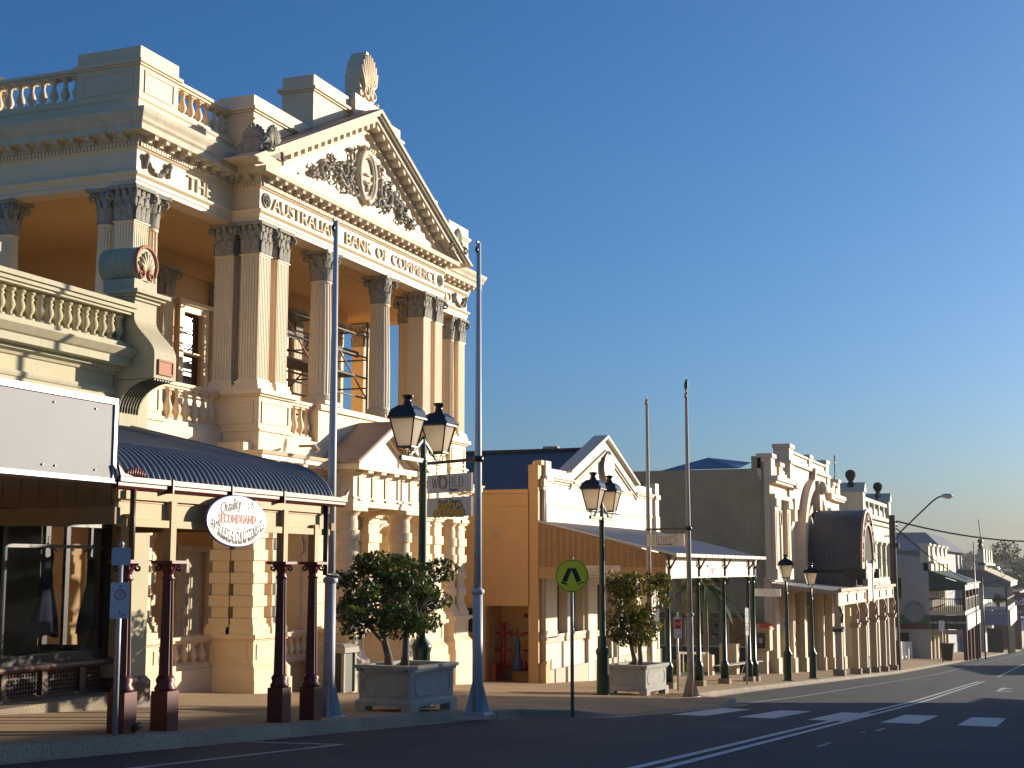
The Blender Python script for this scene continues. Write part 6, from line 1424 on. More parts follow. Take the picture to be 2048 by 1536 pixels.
# ground floor piers, doors
gp = MB()
for x in (71.1, 73.3, 75.7, 79.2, 85.3, 89.2, 91.2, 93.6): gp.box(x, x+.75, CY-.18, CY+.02, -6.6, -.9); gp.box(x-.08, x+.83, CY-.26, CY+.02, -6.7, zr(x)+.9)
cpart('ground_pilaster', gp, M_CIN)
for a, b, c, e in GH: cpart('shopfront_glass', MB().box(a, b, CY+.3, CY+.33, c, e), M_DARKGL); m = MB(); frame(m, a, b, c, e, CY+.29, .09, .06); m.box(a, b, CY+.24, CY+.29, -2.2, -2.1); cpart('shopfront_frame', m, M_REDBR)
for x, z, s, mt in ((72.3, -3.9, (.5, 1.3), M_SIGNW), (74.7, -3.6, (.55, 1.5), mat('mint_poster', (.50,.62,.55), .5)), (90.2, -4.3, (.6, 1.3), mat('pink_poster', (.55,.32,.34), .5)), (90.2, -3.0, (.6, .9), M_SIGNW)):
    o = mk('wall_poster', MB().box(x, x+s[0], CY+.22, CY+.24, z, z+s[1]), mt, cin)
# veranda
vr = MB(); VK = 10.45
vr.hexa([(CX0-.1, VK, -1.15), (CX1+.1, VK, -1.25), (CX1+.1, CY, -.78), (CX0-.1, CY, -.78), (CX0-.1, VK, -1.07), (CX1+.1, VK, -1.17), (CX1+.1, CY, -.70), (CX0-.1, CY, -.70)])
vro = cpart('veranda_roof', vr, M_GREYROOF); mk('veranda_edge', MB().prism([(VK, -1.30), (CY, -.90), (CY, -.74), (VK, -1.12)], CX0-.14, CX0-.10, 'x'), mat('pinkish_brown_trim', (.40,.24,.16), .6), vro)
fa = MB(); z0, z1 = -1.80, -1.12
for a, b in ((CX0, CC-1.6), (CC+1.6, CX1+.2)):
    fa.box(a, b, VK-.08, VK+.02, z0, z0+.14); fa.box(a, b, VK-.10, VK+.02, z1-.16, z1); fa.box(a, b, VK-.02, VK+.02, z0+.14, z1-.16)
    n = 3 if a == CX0 else 3
    for k in range(n+1): x = a+(b-a)*k/n; fa.box(x-.12, x+.12, VK-.10, VK+.02, z0, z1)
fas = mk('veranda_fascia', fa, M_CIN, vro)
m = MB(); 
for k in range(3):
    for a, b in ((CX0, CC-1.6), (CC+1.6, CX1+.2)): x = a+(b-a)*k/3; m.box(x+.2, x+(b-a)/3-.2, VK-.035, VK-.021, z0+.18, z1-.2)
mk('fascia_board', m, M_SIGNW, vro)
m = MB(); m.box(CX0-.1, CC-1.5, VK-.25, VK-.1, z1, z1+.16); m.box(CC+1.5, CX1+.35, VK-.25, VK-.1, z1, z1+.16); mk('veranda_gutter', m, mat('brown_gutter', (.28,.13,.08), .5), vro)
tp = MB(); 
for s in (-1, 1):
    P = [(1.0, -1.9), (1.35, -1.9), (1.35, -1.1), (1.3, -.4), (1.75, .1), (2.0, .35), (1.55, .5), (.95, .0), (.95, -.8)]
    tp.prism([(CC+s*a, b) for a, b in P], VK-.2, VK+.1, 'y')
tp.box(CC-.98, CC+.98, VK-.12, VK-.02, z0, .3); cpart('sign_pylon', tp, M_CIN); cpart('pylon_board', MB().prism([(CC-.98, z0+.1), (CC+.98, z0+.1), (CC+.9, .3), (CC-.9, .3)], VK-.15, VK-.121, 'y'), M_SIGNW)
tl = MB()
for i, z in enumerate((-.15, -.55, -.9, -1.3)): tl.merge(text_mb(['ART', 'DECO', 'THEATRE', 'NOW'][i] if False else '| || |||', .26, .004), face_Y(CC, VK-.153, z)) if False else None
for z, n in ((.0, 2), (-.35, 2), (-.75, 6), (-1.2, 2)):
    for k in range(n): tl.box(CC-.14*n+.28*k, CC-.14*n+.28*k+.2, VK-.155, VK-.151, z, z+.2)
cpart('board_marks', tl, M_SIGNG)
for x in (71.3, 77.1, 80.6, 84.9, 89.3, 94.3):
    z = zr(x)+.13; p = MB(); p.box(x-.28, x+.28, VK-.28, VK+.28, z-.1, z+.32); cpart('post_footing', p, M_KERB)
    p = MB(); p.box(x-.16, x+.16, VK-.16, VK+.16, z+.32, -1.8); p.box(x-.14, x+.14, VK-.3, VK+.3, -2.9, -2.8); q = cpart('veranda_post', p, M_HENB)
    m = MB(); m.box(x-.32, x+.32, VK-.24, VK+.24, -3.05, -2.9); m.tube([(x-.16, VK-.2, -2.6), (x-.3, VK-.25, -2.2), (x-.5, VK-.15, -1.85)], .06, 5); mk('post_bracket', m, M_BLACK if x < 76 else MATS['pinkish_brown_trim'], q)
# barrel porch
R = 2.95; zc = .35; yb0, yb1 = 10.35, CY-.52
bl = MB(); nseg = 26; ny = int((yb1-yb0)/.14*4); vs = []
for i in range(ny+1):
    y = yb0+(yb1-yb0)*i/ny; r = R + .022*cos(2*pi*i/4)
    arc = [(CC-r, -.15)] + [(CC-r*cos(pi*k/nseg), zc+r*sin(pi*k/nseg)) for k in range(nseg+1)] + [(CC+r, -.15)]
    vs += [(a, y, b) for a, b in arc]
m_ = nseg+3; bl.add(vs, [(i*m_+j, i*m_+j+1, (i+1)*m_+j+1, (i+1)*m_+j) for i in range(ny) for j in range(m_-1)], True)
bar = cpart('barrel_roof', bl, M_BARREL)
bs = MB(); bs.box(CC-R-.03, CC-R+.05, yb0+.3, yb1, -.95, -.16); bs.box(CC+R-.05, CC+R+.03, yb0+.3, yb1, -.95, -.16); mk('barrel_skirt', bs, mat('charcoal_skirt', (.05,.055,.065), .5), bar)
bs = MB(); 
for s in (-1, 1): x0, x1 = sorted((CC+s*(R-.35), CC+s*(R+.25))); bs.box(x0, x1, yb0-.25, yb0+.9, -.55, .0); bs.tube([(CC+s*(R+.03), yb0+.2, -.14), (CC+s*(R+.03), yb1, -.14)], .07, 6)
mk('barrel_gutter', bs, mat('dark_bronze_paint', (.035,.022,.018), .5), bar)
rg = MB(); n = 30
for r0, r1, y0, y1 in ((R-.12, R+.08, yb0-.06, yb0+.05), (R-.85, R-.70, yb0-.05, yb0+.05)):
    for k in range(n): a, b = pi*k/n, pi*(k+1)/n; rg.prism([(CC+r0*cos(a), zc+r0*sin(a)), (CC+r1*cos(a), zc+r1*sin(a)), (CC+r1*cos(b), zc+r1*sin(b)), (CC+r0*cos(b), zc+r0*sin(b))], y0, y1, 'y')
for k in range(9): 
    a = pi*(k+.5)/9; p, q = spiral(0, 0, .26, 1.2, a, 0, 1 if k % 2 else -1, .07); rg.tube([(CC+(R-.4)*cos(a)+u, yb0, zc+(R-.4)*sin(a)+v2) for u, _, v2 in p], q, 5)
for s in (-1, 1): x0, x1 = sorted((CC+s*(R-.85), CC+s*(R+.08))); rg.box(x0, x1, yb0-.05, yb0+.05, -.2, zc)
mk('barrel_arch', rg, mat('porch_arch_pink', (.46,.28,.19), .6), bar)
mk('barrel_back', MB().prism([(CC+(R-.1)*cos(pi*k/20), zc+(R-.1)*sin(pi*k/20)) for k in range(21)], yb0+.06, yb0+.1, 'y'), M_DUSK, bar)
# cinema sign
cs = thing('cinema_sign', 'white hanging CINEMA sign beside the end veranda post', 'sign', (0, 0, 0))
import_d = (.46, .88); mid = (62.0, 12.1)
m = MB(); m.box(-.68, .68, -.03, .03, -.155, .155); mk('sign_board', m, M_WHITE, cs); mk('lettering', T_(serif_mb('CINEMA', .225, .006, .042, .017, serif=.15), 0, 0, -.034), M_INK, cs)
m = MB(); m.bar((-1.1, 0, .44), (1.1, 0, .44), .03)
for x in (-.5, .5): m.bar((x, 0, .15), (x, 0, .44), .02)
mk('hanging_rod', m, M_BLACK, cs); cs.location = (60.0, 11.68, -.99); cs.rotation_euler = (0, 0, atan2(-.88, -.46))
# notice box by the kerb
nb = thing('notice_board', 'free standing framed poster board by the kerb lamp posts', 'notice board', (59.6, 10.8, -4.5)); nb_m = MB(); zb = fz(59.8, 10.7)
nb_m.box(-.85, -.72, -.15, .15, 0, 1.75); nb_m.box(.72, .85, -.15, .15, 0, 1.75); nb_m.box(-.86, .86, -.16, .16, 1.6, 1.85); nb_m.box(-.72, .72, -.1, .1, .05, .16); mk('frame', nb_m, M_BLK2, nb)
mk('poster', MB().box(-.72, .72, -.06, .06, .16, 1.6), mat('sepia_poster', (.30,.25,.17), .5, .12, 2), nb)
pm = MB(); pm.merge(text_mb('The', .18, .004), face_Y(0, -.064, 1.42)).merge(text_mb('Line', .2, .004, .2), face_Y(.3, -.064, 1.2)); 
for k in range(12): 
    a = random.Random(k); x = a.uniform(-.6, .4); z = a.uniform(.3, .95); pm.box(x, x+a.uniform(.1,.3), -.064, -.061, z, z+a.uniform(.05,.2))
mk('poster_print', pm, M_INK, nb); nb.location = (59.75, 10.75, zb); nb.rotation_euler = (0, 0, radians(-62))
def arrows(z): return MB().bar((-.07, -.006, z), (.07, -.006, z), .012, .003).prism([(.05, z-.025), (.09, z), (.05, z+.025)], -.008, -.005, 'y')
sign_post('parking_sign', 'white sign with red panel on a thin pole behind the second planter', 41.0, 10.65, -1.28, radians(-55), [('sign_plate', rrect(.24, .62, -1.70, .03), M_SIGNW, [('red_panel', rrect(.19, .27, -1.60, .015, .003, -.008), M_RED), ('lettering', T_(text_mb('LOADING\nZONE', .05, .003), 0, -1.6, -.009), M_WHITE), ('arrow', arrows(-1.93), M_INK)])], .03)
sign_post('parking_sign', 'narrow white sign with red lower lettering in front of the end veranda posts', 50.4, 10.6, -1.36, radians(-20), [('sign_plate', rrect(.22, .52, -1.64, .03), M_SIGNW, [('lettering', T_(text_mb('2\nP', .12, .003), 0, -1.62, -.006), M_INK)]), ('lower_plate', rrect(.20, .42, -2.12, .03), M_SIGNW, [('red_lettering', T_(text_mb('NO\nSTOP', .09, .003), 0, -2.1, -.006), M_RED)])], .03)
sign_post('parking_sign', 'white parking sign with blue wheelchair panel beside the notice board', 58.2, 10.62, -1.86, radians(-52), [('sign_plate', rrect(.30, .52, -2.16, .03), M_SIGNW, [('letter_p', T_(text_mb('P', .16, .003), 0, -2.02, -.006), M_INK), ('blue_panel', rrect(.17, .17, -2.2, .01, .003, -.008), mat('sign_blue', (.03,.09,.40), .4))])], .03)
# ================================================================ beyond the cinema
M_NX = mat('pale_sage_paint', (.55,.52,.40), .7, .07, 1, .04, 40, streak=.2, streak_col=(.3,.29,.22)); M_NXG = mat('sage_green_trim', (.22,.24,.15), .7, .1, 2)
nx_ = thing('sage_building', 'pale sage two storey building with panelled parapet and two urn finials', 'building', (105, 12.6, -7))
def np_(name, mb, m=M_NX, parent=None): return mk(name, mb, m, parent or nx_)
NX0, NX1, NY = 97.0, 113.0, 12.6
w = MB(); NH = [(98.5, 100, -7.2, -3), (102, 104, -8, -3), (107, 109, -8, -3), (110.5, 112, -8, -3), (99, 100.2, .2, 2.6), (103, 104.2, .2, 2.6), (107.5, 108.7, .2, 2.6), (111, 112.2, .2, 2.6)]
wall_open(w, NX0, NX1, -8.5, -1.5, NY, NY+.4, NH[:4]); wall_open(w, NX0, NX1, -1.5, 4.2, NY, NY+.4, NH[4:]); w.box(NX0, NX0+.4, NY+.41, 34, -8, 3.8); w.box(NX1-.4, NX1, NY+.41, 34, -9, 3.8)
np_('wall', w); 
for a, b, c, d in NH: np_('window', MB().box(a, b, NY+.2, NY+.24, c, d), M_DARKGL)
d = MB(); d.box(NX0-.1, NX1+.2, NY-.45, NY+.02, 3.05, 3.35); d.box(NX0-.1, NX1+.3, NY-.7, NY+.1, 3.35, 3.6); d.box(NX0-.05, NX1+.1, NY-.25, NY+.02, 1.9, 3.04)
for x in (NX0, NX1-1.0): d.box(x-.1, x+1.1, NY-.25, NY+1.6, 3.6, 5.1); d.prism([(x-.2, 5.1), (x+1.2, 5.1), (x+.5, 5.75)], NY-.35, NY+1.7, 'y')
for k in range(5): x = NX0+1+k*2.95; d.box(x, x+.4, NY-.1, NY+.3, 3.6, 4.85); d.box(x, min(x+2.95, NX1-1), NY-.12, NY+.32, 4.6, 4.85); d.box(x+.4, min(x+2.95, NX1-1), NY+.05, NY+.2, 3.6, 4.3)
for x in [NX0+.3+i*2.95 for i in range(6)]: d.box(x, x+.5, NY-.22, NY+.02, -.6, 2.2); d.box(x-.1, x+.6, NY-.3, NY+.02, 1.7, 2.0); d.box(x, x+.6, NY-.25, NY+.02, -9, -1.6)
d.box(NX0, NX1, NY-.3, NY+.02, -1.6, -.9)
np_('ornament', d)
for x in (NX0+.5, NX1-.5):
    u = MB(); u.lathe(x, NY+.6, [(.38, 5.3), (.40, 5.45), (.2, 5.7), (.15, 5.85), (.24, 5.95), (.36, 6.2), (.33, 6.45), (.15, 6.6)], 14); np_('urn_finial', u, M_DUSK)
an = MB(); an.tube([(97.3, 14.2, 4.5), (97.3, 14.2, 7.6)], .04, 5); an.bar((96.8, 14.2, 7.1), (97.9, 14.2, 7.1), .06); an.bar((97, 14.2, 6.0), (97.6, 14.2, 6.0), .12); np_('roof_aerial', an, M_BLACK)
bd = mk('perched_pigeon', MB().tube([(107, 12.6, 4.85), (107.05, 12.6, 5.15), (107.2, 12.6, 5.4), (107.3, 12.6, 5.5)], [.03, .13, .11, .06], 7), M_DUSK); tag(bd, 'small dark bird perched on the sage parapet between the urns', 'bird')
m = MB(); 
for a, b in ((98, 100), (102, 104)): 
    z = zr(a)+.13
    for k in range(5): m.bar((a+.4*k, 11.0, z), (a+.4*k, 11.0, z+1.2), .06)
    m.bar((a, 11, z+1.2), (b, 11, z+1.2), .07); m.bar((a, 11, z+.4), (b, 11, z+.4), .05)
t = mk('veranda_railing', m, M_BLACK); tag(t, 'black railing under the sage building veranda', 'railing')
ys = mk('yellow_notice', MB().box(85.9, 87.9, 11.9, 11.95, -2.75, -2.05), mat('yellow_notice_board', (.62,.42,.02), .5)); tag(ys, 'yellow notice hanging behind the cinema veranda posts', 'sign')
# utility pole with street light and wires
up = thing('utility_pole', 'timber power pole with long curved street light arm', 'utility pole', (95.3, 10.35, zr(95.3)+.1)); x, y = 95.3, 10.35; z = zr(x)+.1
mk('pole', MB().lathe(x, y, [(.26, z-.1), (.24, z+3), (.20, 3.45)], 14), mat('grey_brown_pole', (.10,.075,.06), .9, .2, 3, .3, 20), up)
gp_ = MB(); gp_.tube([(x+.24, y-.05, z), (x+.24, y-.05, 2.0)], .035, 6); mk('conduit', gp_, M_LGREEN, up)
a = MB(); D = Vector((.08, -1, 0)).normalized(); P = [Vector((x, y, 1.9)) + D*.25, Vector((x, y, 2.3)) + D*.45, Vector((x, y, 2.6)) + D*.75, Vector((x, y, 3.6)) + D*1.8, Vector((x, y, 4.35)) + D*2.6, Vector((x, y, 4.58)) + D*2.95, Vector((x, y, 4.62)) + D*3.15]
a.tube(P, .05, 7); mk('lamp_arm', a, M_BLACK, up)
e = Vector((x, y, 4.62)) + D*3.1; m = MB(); m.tube([e, e+D*.15+Vector((0,0,.03)), e+D*.55+Vector((0,0,.03)), e+D*.72], [.06, .13, .15, .06], 8); lh = mk('lamp_head', m, M_GALV, up); mk('lamp_lens', MB().tube([e+D*.25+Vector((0,0,-.07)), e+D*.6+Vector((0,0,-.08))], [.10, .10], 8), M_OPAL, lh)
m = MB(); m.bar((x, y+.2, 3.0), (x, y-.35, 3.0), .1); m.bar((x, y+.55, 2.1), (x, y-.2, 2.1), .08)
for k in range(3): m.lathe(x, y-.3-.0*k, [(.05, 2.5+k*.2), (.08, 2.56+k*.2), (.05, 2.6+k*.2)], 8)
m.box(x-.1, x+.1, y-.4, y-.22, 1.35, 1.65); mk('insulator', m, M_BLACK, up)
sg = MB(); sg.box(x-.32, x-.30, y-.1, y+.2, z+1.9, z+2.7); mk('pole_sign', sg, M_SIGNW, up)
M_WIRE = mat('black_cable', (.01,.01,.01), .95, .1, spec=0.0)
def wire(a, b, sag, r, name, label):
    a, b = Vector(a), Vector(b); m = MB(); m.tube([a.lerp(b, t) - Vector((0,0,sag*4*t*(1-t))) for t in [i/24 for i in range(25)]], r, 5); tag(mk(name, m, M_WIRE), label, 'cable')
wire((x, y-.3, 3.05), (140, -6, 3.6), 1.25, .055, 'power_cable', 'thick sagging power cable crossing the street from the timber pole')
wire((x, y-.3, 2.55), (290, 10.0, -.2), 3.0, .04, 'power_cable', 'thin power cable running down the street from the timber pole')
# white post fence
fr_ = thing('picket_fence', 'low white post fence beside the restaurant side wall', 'fence', (135, 14.5, -8.6)); m = MB()
for k in range(7): xx = 133+k*2.6; yy = 15.2-.28*k*.2; zz = fz(xx, 12); m.box(xx-.25, xx+.25, yy-.25, yy+.25, zz, zz+1.7)
mk('fence_post', m, M_WHITE, fr_); m = MB(); m.bar((133, 15.2, fz(133)+.25), (148.6, 14.9, fz(148.6)+.25), .25); mk('fence_rail', m, M_WHITE, fr_)
# restaurant with balcony
M_GM = mat('grey_white_render', (.44,.41,.37), .75, .06, .8, .04, 30, streak=.2, streak_col=(.25,.23,.2)); M_GMC = mat('restaurant_cream', (.66,.58,.40), .65, .08, 1.5); M_GMG = mat('dark_green_canopy', (.015,.05,.035), .6, .15, 1); M_GMM = mat('dark_maroon_post', (.10,.015,.02), .5)
gm = thing('restaurant_building', 'two storey restaurant with green roofed balcony and scrolled cream parapet', 'building', (160, 12.9, -9.3))
def g_(name, mb, m, parent=None, label=None): return mk(name, mb, m, parent or gm, label)
GX0, GX1, GY, GK = 150.0, 174.0, 12.9, 9.5
m = MB(); m.box(GX0, GX0+.5, GY, 17.2, -10, .0); m.prism([(GY, 0), (17.2, 0), (17.2, 1.55), (GY+.6, 1.15), (GY, 1.15)], GX0, GX0+.5, 'x'); m.box(GX0-.08, GX0+.5, 13.5, 17.2, .55, .68); g_('side_wall', m, M_GM)
g_('side_window', MB().box(GX0-.03, GX0+.02, 15.6, 16.1, -3.0, -.9).box(GX0-.03, GX0+.02, 15.0, 16.8, -8.8, -6.4), M_DUSK)
m = MB(); m.box(GX0+.5, GX1, GY, GY+.5, -10.6, .1); g_('front_wall', m, M_GMC)
m = MB(); m.box(GX0-.1, GX0+1.6, GY-.1, GY+.75, .6, 2.3); m.box(GX0-.25, GX0+1.8, GY-.25, GY+.9, 2.3, 2.55); m.box(GX0, GX1, GY-.3, GY+.5, -.2, .55); m.box(GX0, GX1, GY-.6, GY+.5, .55, .8)
for k in range(4):
    x0 = GX0+3.4+k*5.6; m.box(x0, x0+3.6, GY-.25, GY+.4, .8, 1.35); m.prism([(x0, 1.35), (x0+3.4, 1.35), (x0+2.6, 1.9), (x0+2.6, 2.45), (x0+.2, 2.45)], GY-.2, GY+.4, 'y'); m.box(x0-.2, x0+3.0, GY-.35, GY+.5, 2.3, 2.5)
    m.tube([(x0+4.2, GY-.3, .95), (x0+4.2, GY+.3, .95)], .38, 8); m.box(x0, x0+1.2, GY-.45, GY, -.25, .5)
g_('parapet', m, M_GMC)
m = MB(); m.hexa([(GX0, GK-.3, -1.55), (GX1, GK-.3, -1.6), (GX1, GY, -.3), (GX0, GY, -.3), (GX0, GK-.3, -1.4), (GX1, GK-.3, -1.45), (GX1, GY, -.12), (GX0, GY, -.12)]); bo = g_('balcony_roof', m, M_GMG)
mk('roof_gable', MB().prism([(GK, -1.55), (GY, -.33), (GY, -2.25), (GK, -2.1)], GX0, GX0+.1, 'x'), M_GMG, bo)
m = MB(); m.box(GX0, GX1, GK-.1, GK+.1, -2.15, -1.6); mk('roof_fascia', m, mat('pale_green_fascia', (.40,.42,.28), .6), bo)
m = MB(); m.box(GX0, GX1, GK, GY, -4.6, -4.2); fl_ = g_('balcony_floor', m, M_GMC)
m = MB(); m.box(GX0-.03, GX0, GK, GY, -6.0, -4.62); g_('end_board', m, mat('black_fascia_board', (.012,.016,.012), .5)); g_('board_lettering', MB().merge(text_mb('DINE IN or TAKE AWAY', .34, .005), face_X(GX0-.04, (GK+GY)/2, -5.35)), M_WHITE)
g_('smoking_board', MB().box(GX0-.03, GX0, GK+.3, GY-.3, -6.5, -6.06), mat('pink_board', (.42,.28,.24), .6)); g_('front_board', MB().box(GX0+.6, GX1-3, GK-.15, GK-.08, -6.1, -4.65), mat('pale_green_board', (.52,.55,.46), .6)); g_('pink_front_board', MB().box(GX1-2.9, GX1-.2, GK-.15, GK-.08, -6.1, -4.65), mat('pink_front', (.60,.34,.34), .6))
for k in range(5):
    x = GX0+.2+k*5.7; m = MB(); m.box(x-.22, x+.22, GK-.1, GK+.3, zr(x)+.1, -4.6); m.box(x-.18, x+.18, GK-.08, GK+.25, -4.2, -1.9); g_('balcony_post', m, M_GMM)
m = MB(); m.box(GX0, GX0+.12, GK, GY, -3.05, -2.95); m.box(GX0, GX1, GK-.02, GK+.06, -3.05, -2.9)
for k in range(17): y = GK+.2+k*.195; m.box(GX0, GX0+.08, y, y+.07, -4.2, -3.0)
for k in range(46): x = GX0+.3+k*.52; m.box(x, x+.2, GK, GK+.05, -4.2, -3.0)
g_('balcony_railing', m, M_BLK2)
m = MB()
for k in range(9): x = GX0+1.0+k*2.5; m.box(x, x+1.2, GY-.05, GY, -4.2, -2.2); m.box(x, x+1.1, GY-.05, GY, -9.6, -6.8)
g_('shop_doors', m, M_GMM)
m = MB()
for k in range(5): x = GX0+1.2+k*4.6; m.box(x, x+.5, GY-.25, GY-.01, -10.4, -6.2)
g_('shop_pilaster', m, M_GMC)
t = thing('restaurant_sign', 'round grey Golden Mine sign over a green and red board on the side wall', 'sign', (GX0, 14.4, -4.5)); 
mk('green_board', MB().box(GX0-.08, GX0-.01, 12.95, 16.2, -6.05, -4.6), mat('sign_green', (.01,.13,.05), .5), t); mk('red_band', MB().box(GX0-.10, GX0-.081, 13.1, 16.0, -5.95, -5.5), mat('sign_dull_red', (.12,.015,.012), .5), t)
mk('round_board', MB().prism([(14.4+1.03*cos(k*pi/20), -4.25+1.07*sin(k*pi/20)) for k in range(40)], GX0-.16, GX0-.11, 'x'), mat('sign_grey', (.24,.25,.27), .5, .15, 3), t)
tx = MB()
for i, c in enumerate('Golden Mine'):
    if c != ' ': an = 1.05 - i*.21; tx.merge(text_mb(c, .36, .004), face_X(GX0-.165, 14.4, -4.25) @ Matrix.Translation((-.84*sin(an), .84*cos(an), 0)) @ Matrix.Rotation(an, 4, 'Z'))
mk('lettering', tx, M_INK, t)
bn = thing('wheelie_bin', 'black wheeled bin at the kerb before the restaurant', 'bin', (143, 10.8, zr(143)+.13)); z = zr(143)+.13; mk('bin_body', MB().hexa([(142.4, 10.35, z+.1), (143.5, 10.35, z+.1), (143.5, 11.25, z+.1), (142.4, 11.25, z+.1), (142.2, 10.2, z+1.5), (143.7, 10.2, z+1.5), (143.7, 11.4, z+1.5), (142.2, 11.4, z+1.5)]), M_BLK2, bn); mk('lid', MB().box(142.1, 143.8, 10.15, 11.45, z+1.5, z+1.62), M_BLACK, bn); mk('wheel', MB().tube([(142.5, 10.4, z+.12), (142.5, 11.2, z+.12)], .14, 10), M_BLACK, bn)
sign_post('street_sign', 'small white sign on a dark thin post beside the wheeled bin', 132, 10.4, zr(132)+3.8, radians(-80), [('sign_plate', rrect(.5, .9, zr(132)+3.3, .05), M_SIGNW, [])], .05, M_BLK2)
for px_, yy, zt, lb in ((163.0, 9.2, 2.9, 'thin tall mast rising before the balcony front'), (172.0, 8.9, -.9, 'short dark post standing before the balcony end')):
    t = mk('thin_mast', MB().lathe(px_, yy, [(.09, zr(px_)), (.05, zt)], 8), M_BLACK); tag(t, lb, 'mast')
# next two storey shop downhill and block behind
bx = thing('balcony_shop', 'white two storey shop with blue fascia and potted plants on its balcony', 'building', (262, 13, -14)); M_BX = mat('bluish_white_paint', (.48,.49,.50), .7, .08, .6); QX0, QX1, QY, QK = 255.0, 290.0, 13.3, 9.3
def b_(name, mb, m, parent=None): return mk(name, mb, m, parent or bx)
b_('wall', MB().box(QX0, QX1, QY, 26, -17, -2.0).box(QX0+.1, QX0+.3, QK, QY, -5.0, -2.4), M_BX)
b_('gable_roof', MB().prism([(QK-.6, -3.0), (QK-.6, -2.4), (QY, -.2), (QY+4, -.2), (QY+4, -3.0)], QX0-.3, QX1, 'x'), mat('grey_gable_roof', (.17,.18,.19), .6)); b_('roof_coping', MB().hexa([(QX0-.4, QK-.7, -2.4), (QX1, QK-.7, -2.4), (QX1, QY, -.15), (QX0-.4, QY, -.15), (QX0-.4, QK-.7, -2.15), (QX1, QK-.7, -2.15), (QX1, QY, .1), (QX0-.4, QY, .1)]), M_GMC)
m = MB(); m.box(QX0, QX0+2, QY-.6, QY+.6, -.3, 1.0)
for k in range(4): m.prism([(QX0+k*9, .6), (QX0+k*9+6, .6), (QX0+k*9+3.6, 1.8), (QX0+k*9+3.6, 3.3), (QX0+k*9, 3.3)], QY-.5, QY+.5, 'y')
m.box(QX0, QX1, QY-.8, QY+.5, .6, .95); b_('parapet', m, M_GMC); b_('parapet_urn', MB().lathe(QX0+.6, QY, [(.3, 3.3), (.45, 3.9), (.2, 4.2), (.5, 4.6), (.3, 5.0)], 8), M_GMM)
b_('aerial', MB().tube([(QX0-.2, QY-.3, 3.0), (QX0-.3, QY+.1, 8.3)], .07, 5), M_BLACK)
b_('balcony_floor', MB().box(QX0, QX1, QK, QY, -6.9, -6.3), M_BX); b_('blue_fascia', MB().box(QX0-.1, QX0, QK, QY, -9.4, -7.0), mat('blue_fascia_board', (.16,.21,.33), .6)); b_('fascia_text_board', MB().box(QX0-.15, QX0-.1, QK+.4, QY-.6, -7.7, -7.1), mat('teal_board', (.25,.33,.35), .6)); b_('front_board', MB().box(QX0+1, QX1, QK-.3, QK-.1, -9.6, -6.9), mat('pale_front_board', (.62,.55,.48), .6))
m = MB()
for k in range(7): m.box(QX0+k*4.6, QX0+k*4.6+.35, QK, QK+.3, -15.6 - .2*k, -2.6)
b_('balcony_post', m, M_BLK2); m = MB(); m.box(QX0, QX0+.1, QK, QY, -5.1, -4.95); m.box(QX0, QX1, QK, QK+.1, -5.1, -4.9)
for k in range(12): m.box(QX0, QX0+.06, QK+.3*k, QK+.3*k+.05, -6.3, -5.0)
b_('balcony_railing', m, M_BLK2); b_('open_windows', MB().box(QX0-.05, QX0+.0, QK+1.0, QY-.5, -14.2, -9.9), M_DUSK)
m = MB(); m.raw = True; leaf_cloud([m], [(QX0+.5, 11.0, -4.9, .8, .8, 1.0), (QX0+.5, 10.2, -4.9, .6, .5, .9)], 500, .45, random.Random(3), (1,)); t = thing('balcony_plant', 'bushy potted plant on the far white balcony', 'plant', (QX0+.5, 10.8, -6.3)); mk('foliage', m, M_LEAF2, t); mk('pot', MB().lathe(QX0+.5, 10.8, [(.3, -6.3), (.45, -5.8)], 10), M_TERRA, t)
rh = thing('grey_hall', 'grey walled hall with a low hipped roof behind the balcony shops', 'building', (235, 20, -10)); mk('wall', MB().box(215, 265, 17, 30, -14, 2.6), mat('grey_hall_wall', (.22,.23,.25), .7), rh); mk('roof', MB().hexa([(214, 16, 2.6), (266, 16, 2.6), (266, 31, 2.6), (214, 31, 2.6), (230, 20, 5.6), (262, 20, 5.6), (262, 26, 5.6), (230, 26, 5.6)]), mat('dull_hall_roof', (.10,.105,.12), .6), rh)
rp = thing('blue_gable_house', 'low building with blue grey gable roof behind the timber power pole', 'building', (140, 22, -8)); mk('wall', MB().box(128, 149, 17.3, 30, -9, 1.2), M_GM, rp); mk('roof', MB().prism([(16.6, 1.2), (30.5, 1.2), (23.5, 5.0)], 127.4, 149, 'x'), M_BLUER, rp)
rs = thing('red_shop', 'dark red shop with white lettered sign and blue awning at the street end', 'shop', (345, 14, -17)); mk('wall', MB().box(335, 380, 9.6, 30, -20, -5.0), mat('deep_red_wall', (.11,.012,.02), .6), rs); mk('awning', MB().hexa([(333, 6.5, -12.6), (380, 6.5, -12.6), (380, 9.6, -11.0), (333, 9.6, -11.0), (333, 6.5, -12.3), (380, 6.5, -12.3), (380, 9.6, -10.7), (333, 9.6, -10.7)]), mat('blue_awning', (.10,.20,.40), .6), rs)
mk('sign_lettering', MB().merge(text_mb('ed', 2.3, .02), face_X(334.9, 9.9, -7.2)).merge(text_mb('uster', 1.0, .02), face_X(334.9, 10.1, -9.3)), M_WHITE, rs); mk('wall_sign', MB().box(334.93, 334.99, 8.0, 12.0, -10.4, -5.2), mat('maroon_sign', (.14,.01,.03), .5), rs); mk('banner', MB().box(334.5, 334.8, 8.6, 9.6, -13.5, -10.6), M_WHITE, rs)
